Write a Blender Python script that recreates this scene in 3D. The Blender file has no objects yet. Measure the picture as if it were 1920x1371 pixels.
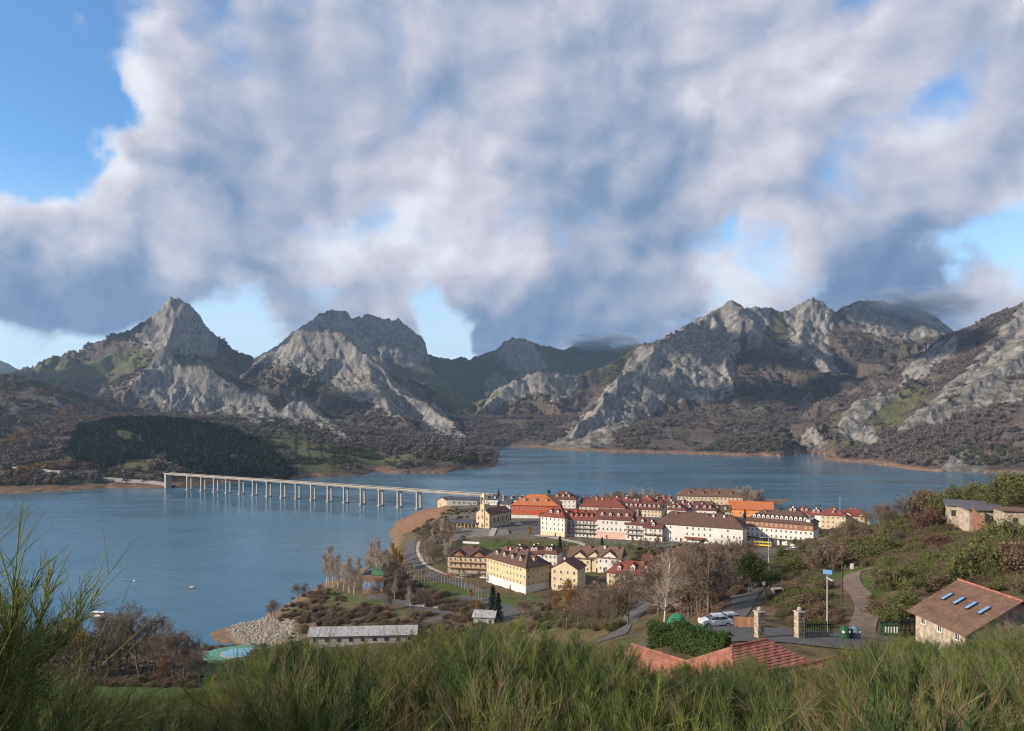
import bpy, bmesh, math, random
import numpy as np
from mathutils import Vector, Matrix

R = math.radians
random.seed(7)
rng = np.random.default_rng(11)
scene = bpy.context.scene
COL = scene.collection

# ------------------------------------------------------------------ camera
CAM_Z = 103.0          # metres above the lake
FOC = 1400.0           # focal length in photograph pixels (1920 wide)
HOR = 769.0            # horizon row of the photograph
cam_d = bpy.data.cameras.new('camera')
cam = bpy.data.objects.new('camera', cam_d)
COL.objects.link(cam)
cam.location = (0, 0, CAM_Z)
cam.rotation_euler = (R(90), 0, 0)
cam_d.sensor_width = 36.0
cam_d.lens = 36.0 * FOC / 1920.0
cam_d.shift_y = (HOR - 685.5) / 1920.0
cam_d.clip_start = 0.1
cam_d.clip_end = 60000
scene.camera = cam

# ------------------------------------------------------------------ sun, sky, exposure
SUN_EL = 23.0
SUN_DIR = Vector((-0.955, -0.30, 0)).normalized() * math.cos(R(SUN_EL)) + Vector((0, 0, math.sin(R(SUN_EL))))   # towards the sun
sun_d = bpy.data.lights.new('sun', 'SUN')
sun_d.energy = 5.0
sun_d.angle = R(0.5)
sun_d.color = (1.0, 0.86, 0.70)
sun = bpy.data.objects.new('sun', sun_d)
COL.objects.link(sun)
sun.rotation_euler = SUN_DIR.to_track_quat('Z', 'Y').to_euler()

scene.view_settings.view_transform = 'Standard'
scene.view_settings.look = 'None'
scene.view_settings.exposure = 0.56
scene.view_settings.gamma = 1.0
scene.view_settings.use_curve_mapping = False
scene.render.engine = 'CYCLES'
cy = scene.cycles
cy.max_bounces = 5
cy.diffuse_bounces = 2
cy.glossy_bounces = 2
cy.transmission_bounces = 3
cy.volume_bounces = 0
cy.transparent_max_bounces = 6
cy.use_denoising = True
cy.use_adaptive_sampling = True
cy.adaptive_threshold = 0.012
cy.denoising_prefilter = 'FAST'
scene.cycles.filter_width = 1.15
cy.sample_clamp_indirect = 6.0
cy.volume_step_rate = 4.0
cy.volume_max_steps = 64


class NT:
    """small wrapper to write node trees as expressions"""
    def __init__(self, tree):
        self.t = tree

    def n(self, typ, **kw):
        nd = self.t.nodes.new(typ)
        for k, v in kw.items():
            setattr(nd, k, v)
        return nd

    def put(self, sock, v):
        if hasattr(v, 'is_output'):
            self.t.links.new(v, sock)
        else:
            if hasattr(sock.default_value, '__len__') and not hasattr(v, '__len__'):
                v = [v] * len(sock.default_value)
            if hasattr(v, '__len__') and len(sock.default_value) == 4 and len(v) == 3:
                v = tuple(v) + (1.0,)
            sock.default_value = v

    def m(self, op, a, b=0.0, c=0.0, clamp=False):
        nd = self.n('ShaderNodeMath', operation=op, use_clamp=clamp)
        for i, v in enumerate((a, b, c)):
            self.put(nd.inputs[i], v)
        return nd.outputs[0]

    def v(self, op, a, b=(0, 0, 0), s=None):
        nd = self.n('ShaderNodeVectorMath', operation=op)
        self.put(nd.inputs[0], a)
        self.put(nd.inputs[1], b)
        if s is not None:
            self.put(nd.inputs['Scale'], s)
        return nd.outputs['Value'] if op in ('DOT_PRODUCT', 'LENGTH', 'DISTANCE') else nd.outputs[0]

    def noise(self, vec, scale, detail=4.0, rough=0.55, dist=0.0, dim='3D', out=0, lac=2.0):
        nd = self.n('ShaderNodeTexNoise', noise_dimensions=dim)
        if vec is not None:
            self.put(nd.inputs['Vector'], vec)
        self.put(nd.inputs['Scale'], scale)
        self.put(nd.inputs['Detail'], detail)
        self.put(nd.inputs['Roughness'], rough)
        self.put(nd.inputs['Lacunarity'], lac)
        self.put(nd.inputs['Distortion'], dist)
        return nd.outputs[out]

    def voro(self, vec, scale, feature='F1', out='Distance', rand=1.0):
        nd = self.n('ShaderNodeTexVoronoi', feature=feature)
        self.put(nd.inputs['Vector'], vec)
        self.put(nd.inputs['Scale'], scale)
        self.put(nd.inputs['Randomness'], rand)
        return nd.outputs[out]

    def rng(self, x, a, b, c=0.0, d=1.0, smooth=True):
        nd = self.n('ShaderNodeMapRange', interpolation_type='SMOOTHSTEP' if smooth else 'LINEAR')
        for i, v in enumerate((x, a, b, c, d)):
            self.put(nd.inputs[i], v)
        return nd.outputs[0]

    def mix(self, f, a, b, mode='MIX'):
        nd = self.n('ShaderNodeMix', data_type='RGBA', blend_type=mode)
        self.put(nd.inputs[0], f)
        self.put(nd.inputs[6], a)
        self.put(nd.inputs[7], b)
        return nd.outputs[2]

    def attr(self, name, out='Fac'):
        nd = self.n('ShaderNodeAttribute', attribute_name=name)
        return nd.outputs[out]

    def bump(self, h, strength=0.5, dist=0.1):
        nd = self.n('ShaderNodeBump')
        self.put(nd.inputs['Height'], h)
        self.put(nd.inputs['Strength'], strength)
        self.put(nd.inputs['Distance'], dist)
        return nd.outputs[0]


def pix_dir(px, py):
    return Vector(((px - 960) / FOC, 1.0, (HOR - py) / FOC)).normalized()


# ------------------------------------------------------------------ world: clear sky with broken cloud
world = bpy.data.worlds.new('World')
scene.world = world
world.use_nodes = True
wt = world.node_tree
wt.nodes.clear()
W = NT(wt)
geo = W.n('ShaderNodeTexCoord').outputs['Generated']
sky = W.n('ShaderNodeTexSky', sky_type='NISHITA')
sky.sun_disc = False
sky.sun_elevation = R(SUN_EL)
sky.sun_rotation = math.atan2(SUN_DIR.x, SUN_DIR.y)
sky.altitude = 1200
sky.air_density = 1.0
sky.dust_density = 0.4
sky.ozone_density = 3.0
clear = W.v('SCALE', sky.outputs[0], s=0.15)
clear = W.v('MULTIPLY', clear, (0.80, 1.14, 1.28))

sep = W.n('ShaderNodeSeparateXYZ')
W.put(sep.inputs[0], geo)
zz = W.m('MAXIMUM', sep.outputs[2], 0.0)
q = W.v('ADD', W.v('MULTIPLY', geo, (2.9, 2.9, 3.5)), (3.1, 1.7, 0.4))
warp = W.v('SCALE', W.v('SUBTRACT', W.noise(q, 1.6, 3, 0.5, out=1), (0.5, 0.5, 0.5)), s=0.30)
qw = W.v('ADD', q, warp)


def puffs(vec, sc):
    nd = W.n('ShaderNodeTexVoronoi', feature='F1')
    W.put(nd.inputs['Vector'], vec); W.put(nd.inputs['Scale'], sc); W.put(nd.inputs['Detail'], 1.0); W.put(nd.inputs['Roughness'], 0.55);
    return W.m('SUBTRACT', 0.42, nd.outputs['Distance'])


gwarp = W.v('SCALE', W.v('SUBTRACT', W.noise(geo, 5.0, 5, 0.55, out=1), (0.5, 0.5, 0.5)), s=0.26)
gw = W.v('NORMALIZE', W.v('ADD', geo, gwarp))


def lobes(lst):
    tot = None
    for px, py, rad, w in lst:
        d = pix_dir(px, py)
        dt = W.v('DOT_PRODUCT', gw, tuple(d))
        l = W.rng(dt, math.cos(R(rad)), 1.0, 0.0, w)
        tot = l if tot is None else W.m('ADD', tot, l)
    return tot


# where the cloud layer is thick, thin or open
cov_l = lobes([(-60, 10, 14, -0.66), (40, 220, 7, -0.24), (330, 10, 8, -0.16), (-420, 250, 18, -0.4), (40, 290, 4, -0.2),
               (90, 668, 5, -0.30), (230, 665, 4, -0.25), (430, 615, 5, -0.44), (560, 590, 4, -0.36), (850, 620, 5, -0.55), (790, 560, 3.5, -0.34), (640, 470, 3, -0.1),
               (240, 110, 5, 0.24), (50, 390, 8, 0.24), (260, 330, 9, 0.15), (1400, 560, 4.5, -0.34), (1300, 565, 3, -0.22), (1560, 560, 3.5, -0.28), (1870, 470, 6, -0.40), (1780, 0, 7, -0.20), (1040, 350, 6, -0.08), (700, 210, 5, -0.12), (1140, 440, 4, -0.12),
               (300, 500, 12, 0.14), (1040, 620, 6, 0.46), (1180, 650, 5, 0.45), (1720, 590, 6, 0.55), (1250, 120, 20, 0.12), (100, 590, 7, 0.16)])
n1 = W.m('ADD', W.noise(qw, 2.0, 7.5, 0.55), W.m('MULTIPLY', puffs(qw, 3.2), 0.26))
band = W.rng(W.m('ADD', zz, W.m('MULTIPLY', W.m('SUBTRACT', W.noise(geo, 6.0, 5, 0.6), 0.5), 0.09)), 0.045, 0.125, -0.66, 0.0)
cov = W.m('ADD', W.m('ADD', W.m('MULTIPLY_ADD', n1, 1.45, 0.27), cov_l), band)
alpha = W.rng(cov, 0.34, 0.76)
# light and shade inside the layer
qs = W.v('ADD', qw, (-0.05, -0.01, 0.07))
n2 = W.m('ADD', W.noise(qs, 2.0, 7.5, 0.55), W.m('MULTIPLY', puffs(qs, 3.2), 0.26))
relief = W.m('SUBTRACT', n1, n2)
big = W.noise(W.v('ADD', qw, (5.0, 2.0, 1.0)), 1.9, 5, 0.55)
edge = W.rng(cov, 0.45, 0.95, 1.0, 0.0)
lit_l = lobes([(770, 350, 7, 0.20), (830, 410, 6, 0.12), (60, 365, 6, 0.42), (235, 85, 5, 0.3), (340, 430, 4, 0.26), (640, 490, 4, 0.36), (1420, 530, 6, 0.22), (1290, 130, 13, 0.20), (1880, 470, 6, 0.36), (1850, 170, 9, 0.18), (1560, 300, 10, 0.12), (1400, 450, 7, 0.12), (970, 530, 5, 0.30), (190, 260, 5, 0.25), (520, 90, 10, 0.12),
               (100, 605, 8, -0.30), (330, 590, 6, -0.15), (950, 610, 6, -0.20), (1120, 610, 6, -0.20), (1200, 640, 6, -0.15), (1740, 550, 8, -0.24), (1170, 290, 8, -0.26), (1640, 480, 8, -0.15), (560, 540, 5, -0.12), (480, 330, 9, -0.06)])
s = W.m('ADD', W.m('MULTIPLY', relief, 1.35), W.m('MULTIPLY', W.m('SUBTRACT', big, 0.5), 0.75))
s = W.m('ADD', W.m('ADD', s, 0.45), lit_l)
s = W.m('ADD', s, W.m('MULTIPLY', edge, 0.14), clamp=True)
ramp = W.n('ShaderNodeValToRGB')
W.put(ramp.inputs[0], s)
els = ramp.color_ramp.elements
els[0].position = 0.0
els[0].color = (0.135, 0.215, 0.365, 1)
els[1].position = 1.0
els[1].color = (0.72, 0.74, 0.80, 1)
for p, c in ((0.25, (0.205, 0.285, 0.43, 1)), (0.5, (0.36, 0.405, 0.52, 1)), (0.74, (0.54, 0.54, 0.62, 1))):
    e = els.new(p)
    e.color = c
cloudcol = ramp.outputs[0]
clear2 = W.mix(W.rng(zz, 0.05, 0.30, 0.92, 0.0), clear, (0.62, 0.78, 0.90))
final = W.mix(alpha, clear2, cloudcol)
bg = W.n('ShaderNodeBackground')
W.put(bg.inputs[0], final)
bg.inputs[1].default_value = 0.79
out = W.n('ShaderNodeOutputWorld')
wt.links.new(bg.outputs[0], out.inputs[0])
world.cycles.sampling_method = 'MANUAL'
world.cycles.sample_map_resolution = 512

# ------------------------------------------------------------------ numeric helpers
def _hash(ix, iy, seed):
    h = (ix.astype(np.int64) * 374761393 + iy.astype(np.int64) * 668265263 + seed * 1442695041) & 0x7fffffff
    h = ((h ^ (h >> 13)) * 1274126177) & 0x7fffffff
    return ((h ^ (h >> 16)) & 0xffff).astype(np.float32) / np.float32(65535.0)


def perlin(x, y, seed=0):
    x0 = np.floor(x); y0 = np.floor(y)
    fx = x - x0; fy = y - y0
    u = fx * fx * fx * (fx * (fx * 6 - 15) + 10)
    v = fy * fy * fy * (fy * (fy * 6 - 15) + 10)

    def g(ax, ay, dx, dy):
        a = _hash(ax, ay, seed) * 6.2831853
        return np.cos(a) * dx + np.sin(a) * dy
    n00 = g(x0, y0, fx, fy); n10 = g(x0 + 1, y0, fx - 1, fy)
    n01 = g(x0, y0 + 1, fx, fy - 1); n11 = g(x0 + 1, y0 + 1, fx - 1, fy - 1)
    return 1.5 * ((n00 * (1 - u) + n10 * u) * (1 - v) + (n01 * (1 - u) + n11 * u) * v)


def fbm(x, y, octv=5, gain=0.5, seed=0):
    s = 0; a = 1.0; f = 1.0
    for i in range(octv):
        s = s + a * perlin(x * f, y * f, seed + i * 17)
        a *= gain; f *= 2.03
    return s


def ridged(x, y, octv=5, gain=0.55, seed=0):
    s = 0; a = 1.0; f = 1.0; tot = 0
    for i in range(octv):
        s = s + a * (1 - 2 * np.abs(perlin(x * f, y * f, seed + i * 13)))
        tot += a
        a *= gain; f *= 2.1
    return s / tot


def sstep(a, b, x):
    t = np.clip((x - a) / (b - a), 0, 1)
    return t * t * (3 - 2 * t)


def in_poly(px, py, poly):
    """signed-ish inside test, vectorised"""
    ins = np.zeros(px.shape, bool)
    n = len(poly)
    for i in range(n):
        x1, y1 = poly[i]; x2, y2 = poly[(i + 1) % n]
        if y1 == y2:
            continue
        c = ((y1 > py) != (y2 > py)) & (px < (x2 - x1) * (py - y1) / (y2 - y1) + x1)
        ins ^= c
    return ins


def P(px, py, D):
    return ((px - 960) / FOC * D, D, CAM_Z - (py - HOR) / FOC * D)


def D_of(py, z):
    return (CAM_Z - z) * FOC / (py - HOR)


# ------------------------------------------------------------------ object helpers
def tag(o, label=None, cat=None, group=None, kind=None):
    if label: o['label'] = label
    if cat: o['category'] = cat
    if group: o['group'] = group
    if kind: o['kind'] = kind
    return o


def link(name, data, parent=None, loc=None, mat=None):
    o = bpy.data.objects.new(name, data)
    COL.objects.link(o)
    if parent is not None: o.parent = parent
    if loc is not None: o.location = loc
    if mat is not None and data is not None: data.materials.append(mat)
    return o


def empty(name, loc=(0, 0, 0), rz=0.0):
    o = link(name, None, loc=loc)
    o.rotation_euler = (0, 0, rz)
    o.empty_display_size = 0.5
    return o


def copy_tree(o, parent=None):
    c = o.copy()
    COL.objects.link(c)
    c.parent = parent
    for ch in o.children:
        copy_tree(ch, c)
    return c


def np_mesh(name, verts, faces, smooth=True, colors=None, floats=None):
    """faces: (n,3) or (n,4) int array"""
    me = bpy.data.meshes.new(name)
    verts = np.asarray(verts, np.float32); faces = np.asarray(faces, np.int32)
    me.vertices.add(len(verts))
    me.vertices.foreach_set('co', verts.ravel())
    k = faces.shape[1]
    me.loops.add(faces.size)
    me.loops.foreach_set('vertex_index', faces.ravel())
    me.polygons.add(len(faces))
    me.polygons.foreach_set('loop_start', np.arange(0, faces.size, k, dtype=np.int32))
    if smooth:
        me.polygons.foreach_set('use_smooth', np.ones(len(faces), bool))
    me.update(calc_edges=True)
    if colors is not None:
        a = me.color_attributes.new('col', 'FLOAT_COLOR', 'POINT')
        c4 = np.ones((len(verts), 4), np.float32); c4[:, :3] = colors
        a.data.foreach_set('color', c4.ravel())
    for k2, arr in (floats or {}).items():
        a = me.attributes.new(k2, 'FLOAT', 'POINT')
        a.data.foreach_set('value', np.asarray(arr, np.float32).ravel())
    return me


class MB:
    """collects geometry for one mesh"""
    def __init__(self):
        self.v = []; self.f = []; self.mi = []; self.cur = 0

    def add(self, vs, fs):
        o = len(self.v)
        self.v.extend(vs)
        for f in fs:
            self.f.append(tuple(i + o for i in f)); self.mi.append(self.cur)
        return self

    def box(self, x0, x1, y0, y1, z0, z1, top=True, bottom=True):
        vs = [(x0, y0, z0), (x1, y0, z0), (x1, y1, z0), (x0, y1, z0), (x0, y0, z1), (x1, y0, z1), (x1, y1, z1), (x0, y1, z1)]
        fs = [(0, 1, 5, 4), (1, 2, 6, 5), (2, 3, 7, 6), (3, 0, 4, 7)]
        if top: fs.append((4, 5, 6, 7))
        if bottom: fs.append((3, 2, 1, 0))
        return self.add(vs, fs)

    def tube(self, p0, p1, r0, r1, n=6, cap=True):
        p0 = Vector(p0); p1 = Vector(p1)
        d = (p1 - p0)
        if d.length < 1e-9: return self
        d.normalize()
        a = d.orthogonal().normalized(); b = d.cross(a)
        vs = []
        for p, r in ((p0, r0), (p1, r1)):
            for i in range(n):
                t = 2 * math.pi * i / n
                vs.append(tuple(p + a * (r * math.cos(t)) + b * (r * math.sin(t))))
        fs = [(i, (i + 1) % n, n + (i + 1) % n, n + i) for i in range(n)]
        if cap:
            fs.append(tuple(range(n, 2 * n))); fs.append(tuple(reversed(range(n))))
        return self.add(vs, fs)

    def prism(self, poly, y0, y1):
        """polygon in xz extruded along y"""
        n = len(poly)
        vs = [(x, y0, z) for x, z in poly] + [(x, y1, z) for x, z in poly]
        fs = [(i, (i + 1) % n, n + (i + 1) % n, n + i) for i in range(n)]
        fs.append(tuple(reversed(range(n)))); fs.append(tuple(range(n, 2 * n)))
        return self.add(vs, fs)

    def extr(self, poly, z0, z1):
        n = len(poly)
        vs = [(x, y, z0) for x, y in poly] + [(x, y, z1) for x, y in poly]
        fs = [(i, (i + 1) % n, n + (i + 1) % n, n + i) for i in range(n)]
        fs.append(tuple(reversed(range(n)))); fs.append(tuple(range(n, 2 * n)))
        return self.add(vs, fs)

    def mesh(self, name, mats, smooth=False, bevel=0.0):
        me = bpy.data.meshes.new(name)
        me.from_pydata(self.v, [], self.f)
        if not isinstance(mats, (list, tuple)): mats = [mats]
        for m in mats: me.materials.append(m)
        if len(mats) > 1:
            me.polygons.foreach_set('material_index', self.mi)
        bm = bmesh.new(); bm.from_mesh(me)
        if bevel > 0:
            bmesh.ops.bevel(bm, geom=bm.edges[:], offset=bevel, segments=2, affect='EDGES', clamp_overlap=True)
        bmesh.ops.recalc_face_normals(bm, faces=bm.faces)
        bm.to_mesh(me); bm.free()
        if smooth:
            me.polygons.foreach_set('use_smooth', [True] * len(me.polygons))
        me.update()
        return me

    def build(self, name, mats, parent=None, loc=None, rz=None, smooth=False, bevel=0.0):
        o = link(name, self.mesh(name, mats, smooth, bevel), parent, loc)
        if rz is not None: o.rotation_euler = (0, 0, rz)
        return o


# ------------------------------------------------------------------ material helpers
def new_mat(name):
    m = bpy.data.materials.new(name)
    m.use_nodes = True
    t = m.node_tree
    b = t.nodes['Principled BSDF']
    return m, NT(t), b


def mat(name, col, rough=0.8, var=0.18, scale=1.5, bump=0.0, bscale=None, metal=0.0, spec=0.3, obj=True, dirt=None):
    """plain surface with uneven colour and a little relief; colours vary between objects"""
    m, T, b = new_mat(name)
    co = T.n('ShaderNodeTexCoord').outputs['Object']
    n = T.noise(co, scale, 5, 0.6)
    n2 = T.noise(co, scale * 9, 3, 0.6)
    f = T.m('ADD', T.m('MULTIPLY', n, 0.65), T.m('MULTIPLY', n2, 0.35))
    lo = tuple(c * (1 - var * 1.6) for c in col); hi = tuple(min(1, c * (1 + var * 1.2)) for c in col)
    c = T.mix(T.rng(f, 0.3, 0.7), lo, hi)
    if dirt:
        c = T.mix(T.rng(T.noise(co, scale * 0.5, 6, 0.65), 0.52, 0.75, 0, 0.6), c, dirt)
    T.put(b.inputs['Base Color'], c)
    b.inputs['Roughness'].default_value = rough
    b.inputs['Metallic'].default_value = metal
    b.inputs['Specular IOR Level'].default_value = spec
    if bump:
        T.put(b.inputs['Normal'], T.bump(T.noise(co, bscale or scale * 12, 4, 0.6), bump, 0.05))
    return m

# ------------------------------------------------------------------ far side of the lake: shore, hills, mountains
def make_far():
    NC, NR = 1240, 690
    tv = np.linspace(-1.02, 1.02, NC)
    dv = np.concatenate([np.geomspace(800, 3600, 560, endpoint=False), np.geomspace(3600, 7200, NR - 560)])
    T, D = np.meshgrid(tv, dv)
    T = T.astype(np.float32); D = D.astype(np.float32)
    X = T * D; Y = D.copy()
    PX = 960 + FOC * T
    # shoreline depth for every bearing
    sh = [(-500, 925), (-100, 922), (0, 924), (100, 940), (200, 985), (300, 985), (340, 1000), (400, 1040), (480, 1095), (560, 1128), (620, 1150), (688, 1205),
          (700, 1290), (780, 1302), (880, 1320), (930, 1358), (938, 1990), (945, 2075), (1020, 2085), (1035, 1975), (1100, 1872), (1200, 1905), (1280, 1872), (1292, 1737),
          (1400, 1680), (1500, 1735), (1514, 1830), (1540, 1960), (1590, 2010), (1600, 1975), (1604, 1690), (1640, 1462), (1700, 1302), (1760, 1246), (1850, 1214), (1920, 1228), (2400, 1240)]
    sx = [a for a, _ in sh]; sd = [b for _, b in sh]
    wob = 10 * fbm(X / 90, Y / 90, 4, 0.5, 3)
    DS = np.interp(PX + 0.5 * wob, sx, sd) + wob * 0.8
    k = np.interp(PX, [-500, 0, 300, 600, 900, 1000, 1250, 1500, 1600, 1900, 2400], [0.10, 0.10, 0.12, 0.12, 0.13, 0.2, 0.14, 0.12, 0.13, 0.12, 0.1])
    off = D - DS
    for sft in list(range(2, 20, 2)) + list(range(22, 200, 10)):
        for sg in (-1, 1):
            Dn = np.roll(DS, sg * sft, axis=1)
            off = np.where(off > 0, np.minimum(off, np.maximum(D - Dn, 0) + sft * float(tv[1] - tv[0]) * D), off)
    Z = np.where(off > 0, 5.0 * (1 - np.exp(-off / 14.0)) + np.minimum(off * k, 60 + off * 0.02), off * 0.25)
    Z = np.maximum(Z, -14)

    def ridge(pts, front, back, gully=0.35, gs=90.0, seed=1):
        nonlocal Z
        pts3 = np.array([P(*p) for p in pts])
        fr = np.array(list(front) + [(front[-1][0] + 1400, front[-1][1] + 1150)], float); bk = np.array(list(back) + [(back[-1][0] + 1400, back[-1][1] + 1150)], float)
        reach = max(fr[-1, 0], bk[-1, 0])
        xm0, xm1 = pts3[:, 0].min() - reach, pts3[:, 0].max() + reach
        ym0, ym1 = pts3[:, 1].min() - reach, pts3[:, 1].max() + reach
        r0 = np.searchsorted(dv, ym0); r1 = np.searchsorted(dv, ym1)
        if r1 <= r0: return
        t0 = min(xm0 / dv[r0], xm0 / dv[min(r1, NR - 1)]); t1 = max(xm1 / dv[r0], xm1 / dv[min(r1, NR - 1)])
        c0 = max(0, np.searchsorted(tv, t0)); c1 = min(NC, np.searchsorted(tv, t1) + 1)
        if c1 <= c0: return
        x = X[r0:r1, c0:c1]; y = Y[r0:r1, c0:c1]
        wx = x + 14 * fbm(x / 110, y / 110, 3, 0.5, seed + 40); wy = y + 14 * fbm(x / 110, y / 110, 3, 0.5, seed + 60)
        best = np.full(x.shape, 1e9, np.float32); zr = np.zeros(x.shape, np.float32); ss = np.zeros(x.shape, np.float32); ny = np.zeros(x.shape, np.float32)
        s0 = 0.0
        for i in range(len(pts3) - 1):
            a = [float(v) for v in pts3[i]]; b = [float(v) for v in pts3[i + 1]]
            d = (b[0] - a[0], b[1] - a[1]); L2 = d[0] * d[0] + d[1] * d[1]
            u = np.clip(((wx - a[0]) * d[0] + (wy - a[1]) * d[1]) / L2, 0, 1)
            qx = a[0] + u * d[0]; qy = a[1] + u * d[1]
            dd = np.hypot(wx - qx, wy - qy)
            m = dd < best
            best = np.where(m, dd, best)
            zr = np.where(m, a[2] + u * (b[2] - a[2]), zr)
            ss = np.where(m, s0 + u * math.sqrt(L2), ss)
            ny = np.where(m, qy - wy, ny)
            s0 += math.sqrt(L2)
        w = sstep(-0.5, 0.5, ny / (best + 1e-6))
        g = ridged((ss + 0.55 * gs * fbm(x / (gs * 1.3), y / (gs * 1.3), 2, 0.5, seed + 7)) / gs, best / (gs * 2.2), 4, 0.55, seed)
        grow = sstep(0, gs * 1.2, best)
        bd = best * (1 - gully * 0.55 * g * grow)
        drop = w * np.interp(bd, fr[:, 0], fr[:, 1]) + (1 - w) * np.interp(bd, bk[:, 0], bk[:, 1])
        zz = zr - drop
        kk = 8.0
        cur = Z[r0:r1, c0:c1]
        h = np.clip(0.5 + 0.5 * (zz - cur) / kk, 0, 1)
        Z[r0:r1, c0:c1] = np.where(best < reach, cur + (zz - cur) * h + kk * h * (1 - h) * 0.5, cur)

    back = [(0, 0), (200, 110), (900, 600), (1500, 1000)]
    # distant blue hill
    ridge([(-260, 640, 6500), (-120, 655, 6500), (-40, 668, 6500), (0, 676, 6500), (22, 684, 6500), (44, 698, 6500)], [(0, 0), (1500, 700)], back, 0.2, 200)
    # rear massif and the saddle
    ridge([(440, 690, 3900), (470, 673, 4000), (520, 645, 4000), (570, 610, 4050), (600, 591, 4100), (612, 582, 4100), (622, 578, 4100), (632, 581, 4100), (645, 588, 4100), (656, 597, 4150), (675, 594, 4200), (700, 592, 4200), (715, 600, 4200), (729, 594, 4200), (742, 598, 4200), (756, 606, 4200), (775, 620, 4250), (790, 632, 4250), (797, 645, 4250), (801, 662, 4250), (815, 668, 4350), (850, 674, 4700), (868, 667, 4800), (882, 675, 4850), (889, 666, 4870), (893, 665, 4870), (897, 673, 4870), (912, 670, 4850), (930, 655, 4800), (948, 640, 4750), (962, 633, 4700), (980, 633, 4700), (1000, 641, 4750), (1050, 654, 4900), (1090, 641, 4900), (1115, 636, 4900), (1150, 648, 4900), (1220, 640, 4900), (1320, 630, 4900)],
          [(0, 0), (60, 75), (250, 230), (700, 420), (1500, 640), (2200, 760)], back, 0.5, 130, 5)
    # left spur closing the gorge on the right flank of the rear massif
    ridge([(965, 634, 4700), (975, 690, 4200), (960, 730, 3700), (930, 770, 3300)], [(0, 0), (200, 120), (900, 420)], [(0, 0), (200, 120), (900, 420)], 0.5, 100, 15)
    # pyramid peak with its shoulders
    ridge([(-300, 700, 2500), (-100, 712, 2550), (40, 697, 2700), (120, 690, 2800), (165, 683, 2900), (200, 668, 2950), (230, 655, 3000), (258, 637, 3050), (280, 616, 3080), (296, 592, 3100), (306, 572, 3120), (314, 563, 3130), (324, 561, 3130), (333, 564, 3130), (342, 569, 3130), (352, 580, 3130), (364, 592, 3140), (379, 604, 3160), (390, 622, 3180), (402, 638, 3200), (420, 657, 3230), (440, 673, 3280), (470, 681, 3400)],
          [(0, 0), (40, 62), (130, 165), (320, 290), (700, 420), (1300, 560)], back, 0.4, 70, 9)
    ridge([(326, 561, 3130), (322, 600, 3040), (316, 640, 2930), (308, 668, 2800), (300, 695, 2640)], [(0, 0), (60, 70), (200, 170), (600, 380)], [(0, 0), (60, 80), (200, 210), (600, 430)], 0.5, 60, 11)
    ridge([(286, 690, 2560), (293, 664, 2580), (308, 655, 2590), (318, 662, 2590), (330, 690, 2570)], [(0, 0), (12, 40), (50, 80), (200, 140)], [(0, 0), (40, 40), (200, 120)], 0.3, 30, 12)
    # sunlit limestone band
    ridge([(236, 738, 2300), (246, 726, 2320), (262, 707, 2340), (285, 691, 2370), (330, 687, 2400), (375, 687, 2400), (402, 699, 2380), (422, 712, 2370), (441, 733, 2340), (470, 738, 2310), (490, 741, 2300), (507, 764, 2260), (527, 772, 2240)],
          [(0, 0), (22, 60), (70, 120), (160, 165), (450, 260), (900, 380)], [(0, 0), (200, 50), (900, 400)], 0.7, 42, 21)
    ridge([(516, 786, 2150), (530, 768, 2150), (545, 755, 2150), (565, 750, 2150), (580, 764, 2140), (600, 782, 2120), (618, 796, 2080), (660, 824, 1980), (695, 850, 1850)],
          [(0, 0), (14, 32), (50, 62), (250, 110), (600, 180)], [(0, 0), (200, 80), (900, 400)], 0.6, 32, 23)
    # brown wooded foothills
    ridge([(-500, 700, 1900), (-200, 716, 1950), (0, 702, 1980), (40, 712, 1960), (80, 733, 1920), (125, 765, 1860), (165, 800, 1760), (190, 825, 1650)],
          [(0, 0), (150, 40), (400, 120), (900, 200)], [(0, 0), (300, 70), (900, 300)], 0.4, 120, 31)
    ridge([(-500, 770, 1500), (-200, 765, 1500), (-50, 772, 1500), (20, 790, 1480), (70, 812, 1440), (110, 842, 1380)], [(0, 0), (120, 22), (350, 90), (600, 120)], [(0, 0), (200, 40), (700, 200)], 0.3, 90, 33)
    # pine knoll
    ridge([(84, 868, 1200), (110, 842, 1270), (145, 814, 1330), (200, 796, 1380), (270, 791, 1400), (335, 792, 1400), (385, 803, 1380), (430, 820, 1340), (480, 846, 1280), (520, 868, 1225), (556, 890, 1165)],
          [(0, 0), (70, 9), (180, 34), (330, 64), (520, 90)], [(0, 0), (100, 20), (400, 110)], 0.25, 80, 41)
    # scrub hill behind the knoll
    ridge([(360, 775, 1950), (440, 785, 1900), (520, 790, 1860), (600, 800, 1800), (660, 828, 1700), (720, 850, 1600)], [(0, 0), (200, 38), (500, 90), (800, 110)], [(0, 0), (300, 60), (800, 200)], 0.3, 90, 43)
    # wooded spit
    ridge([(640, 866, 1460), (700, 860, 1430), (750, 850, 1400), (800, 843, 1390), (850, 845, 1385), (880, 850, 1380), (905, 862, 1375), (934, 873, 1372)], [(0, 0), (25, 4), (70, 17), (150, 24)], [(0, 0), (60, 12), (200, 30)], 0.2, 40, 45)
    # front cliff left of the gorge
    ridge([(470, 684, 2950), (500, 666, 2850), (540, 647, 2720), (556, 627, 2690), (573, 620, 2680), (610, 623, 2680), (640, 628, 2680), (662, 646, 2650), (685, 668, 2620), (700, 672, 2600), (714, 680, 2590), (722, 700, 2550), (737, 719, 2500), (770, 744, 2420), (800, 757, 2350), (830, 780, 2260), (850, 795, 2200), (880, 825, 2110), (908, 842, 2040)],
          [(0, 0), (40, 70), (130, 170), (300, 280), (600, 370), (1000, 480)], [(0, 0), (150, 120), (700, 450)], 0.65, 62, 51)
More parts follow.
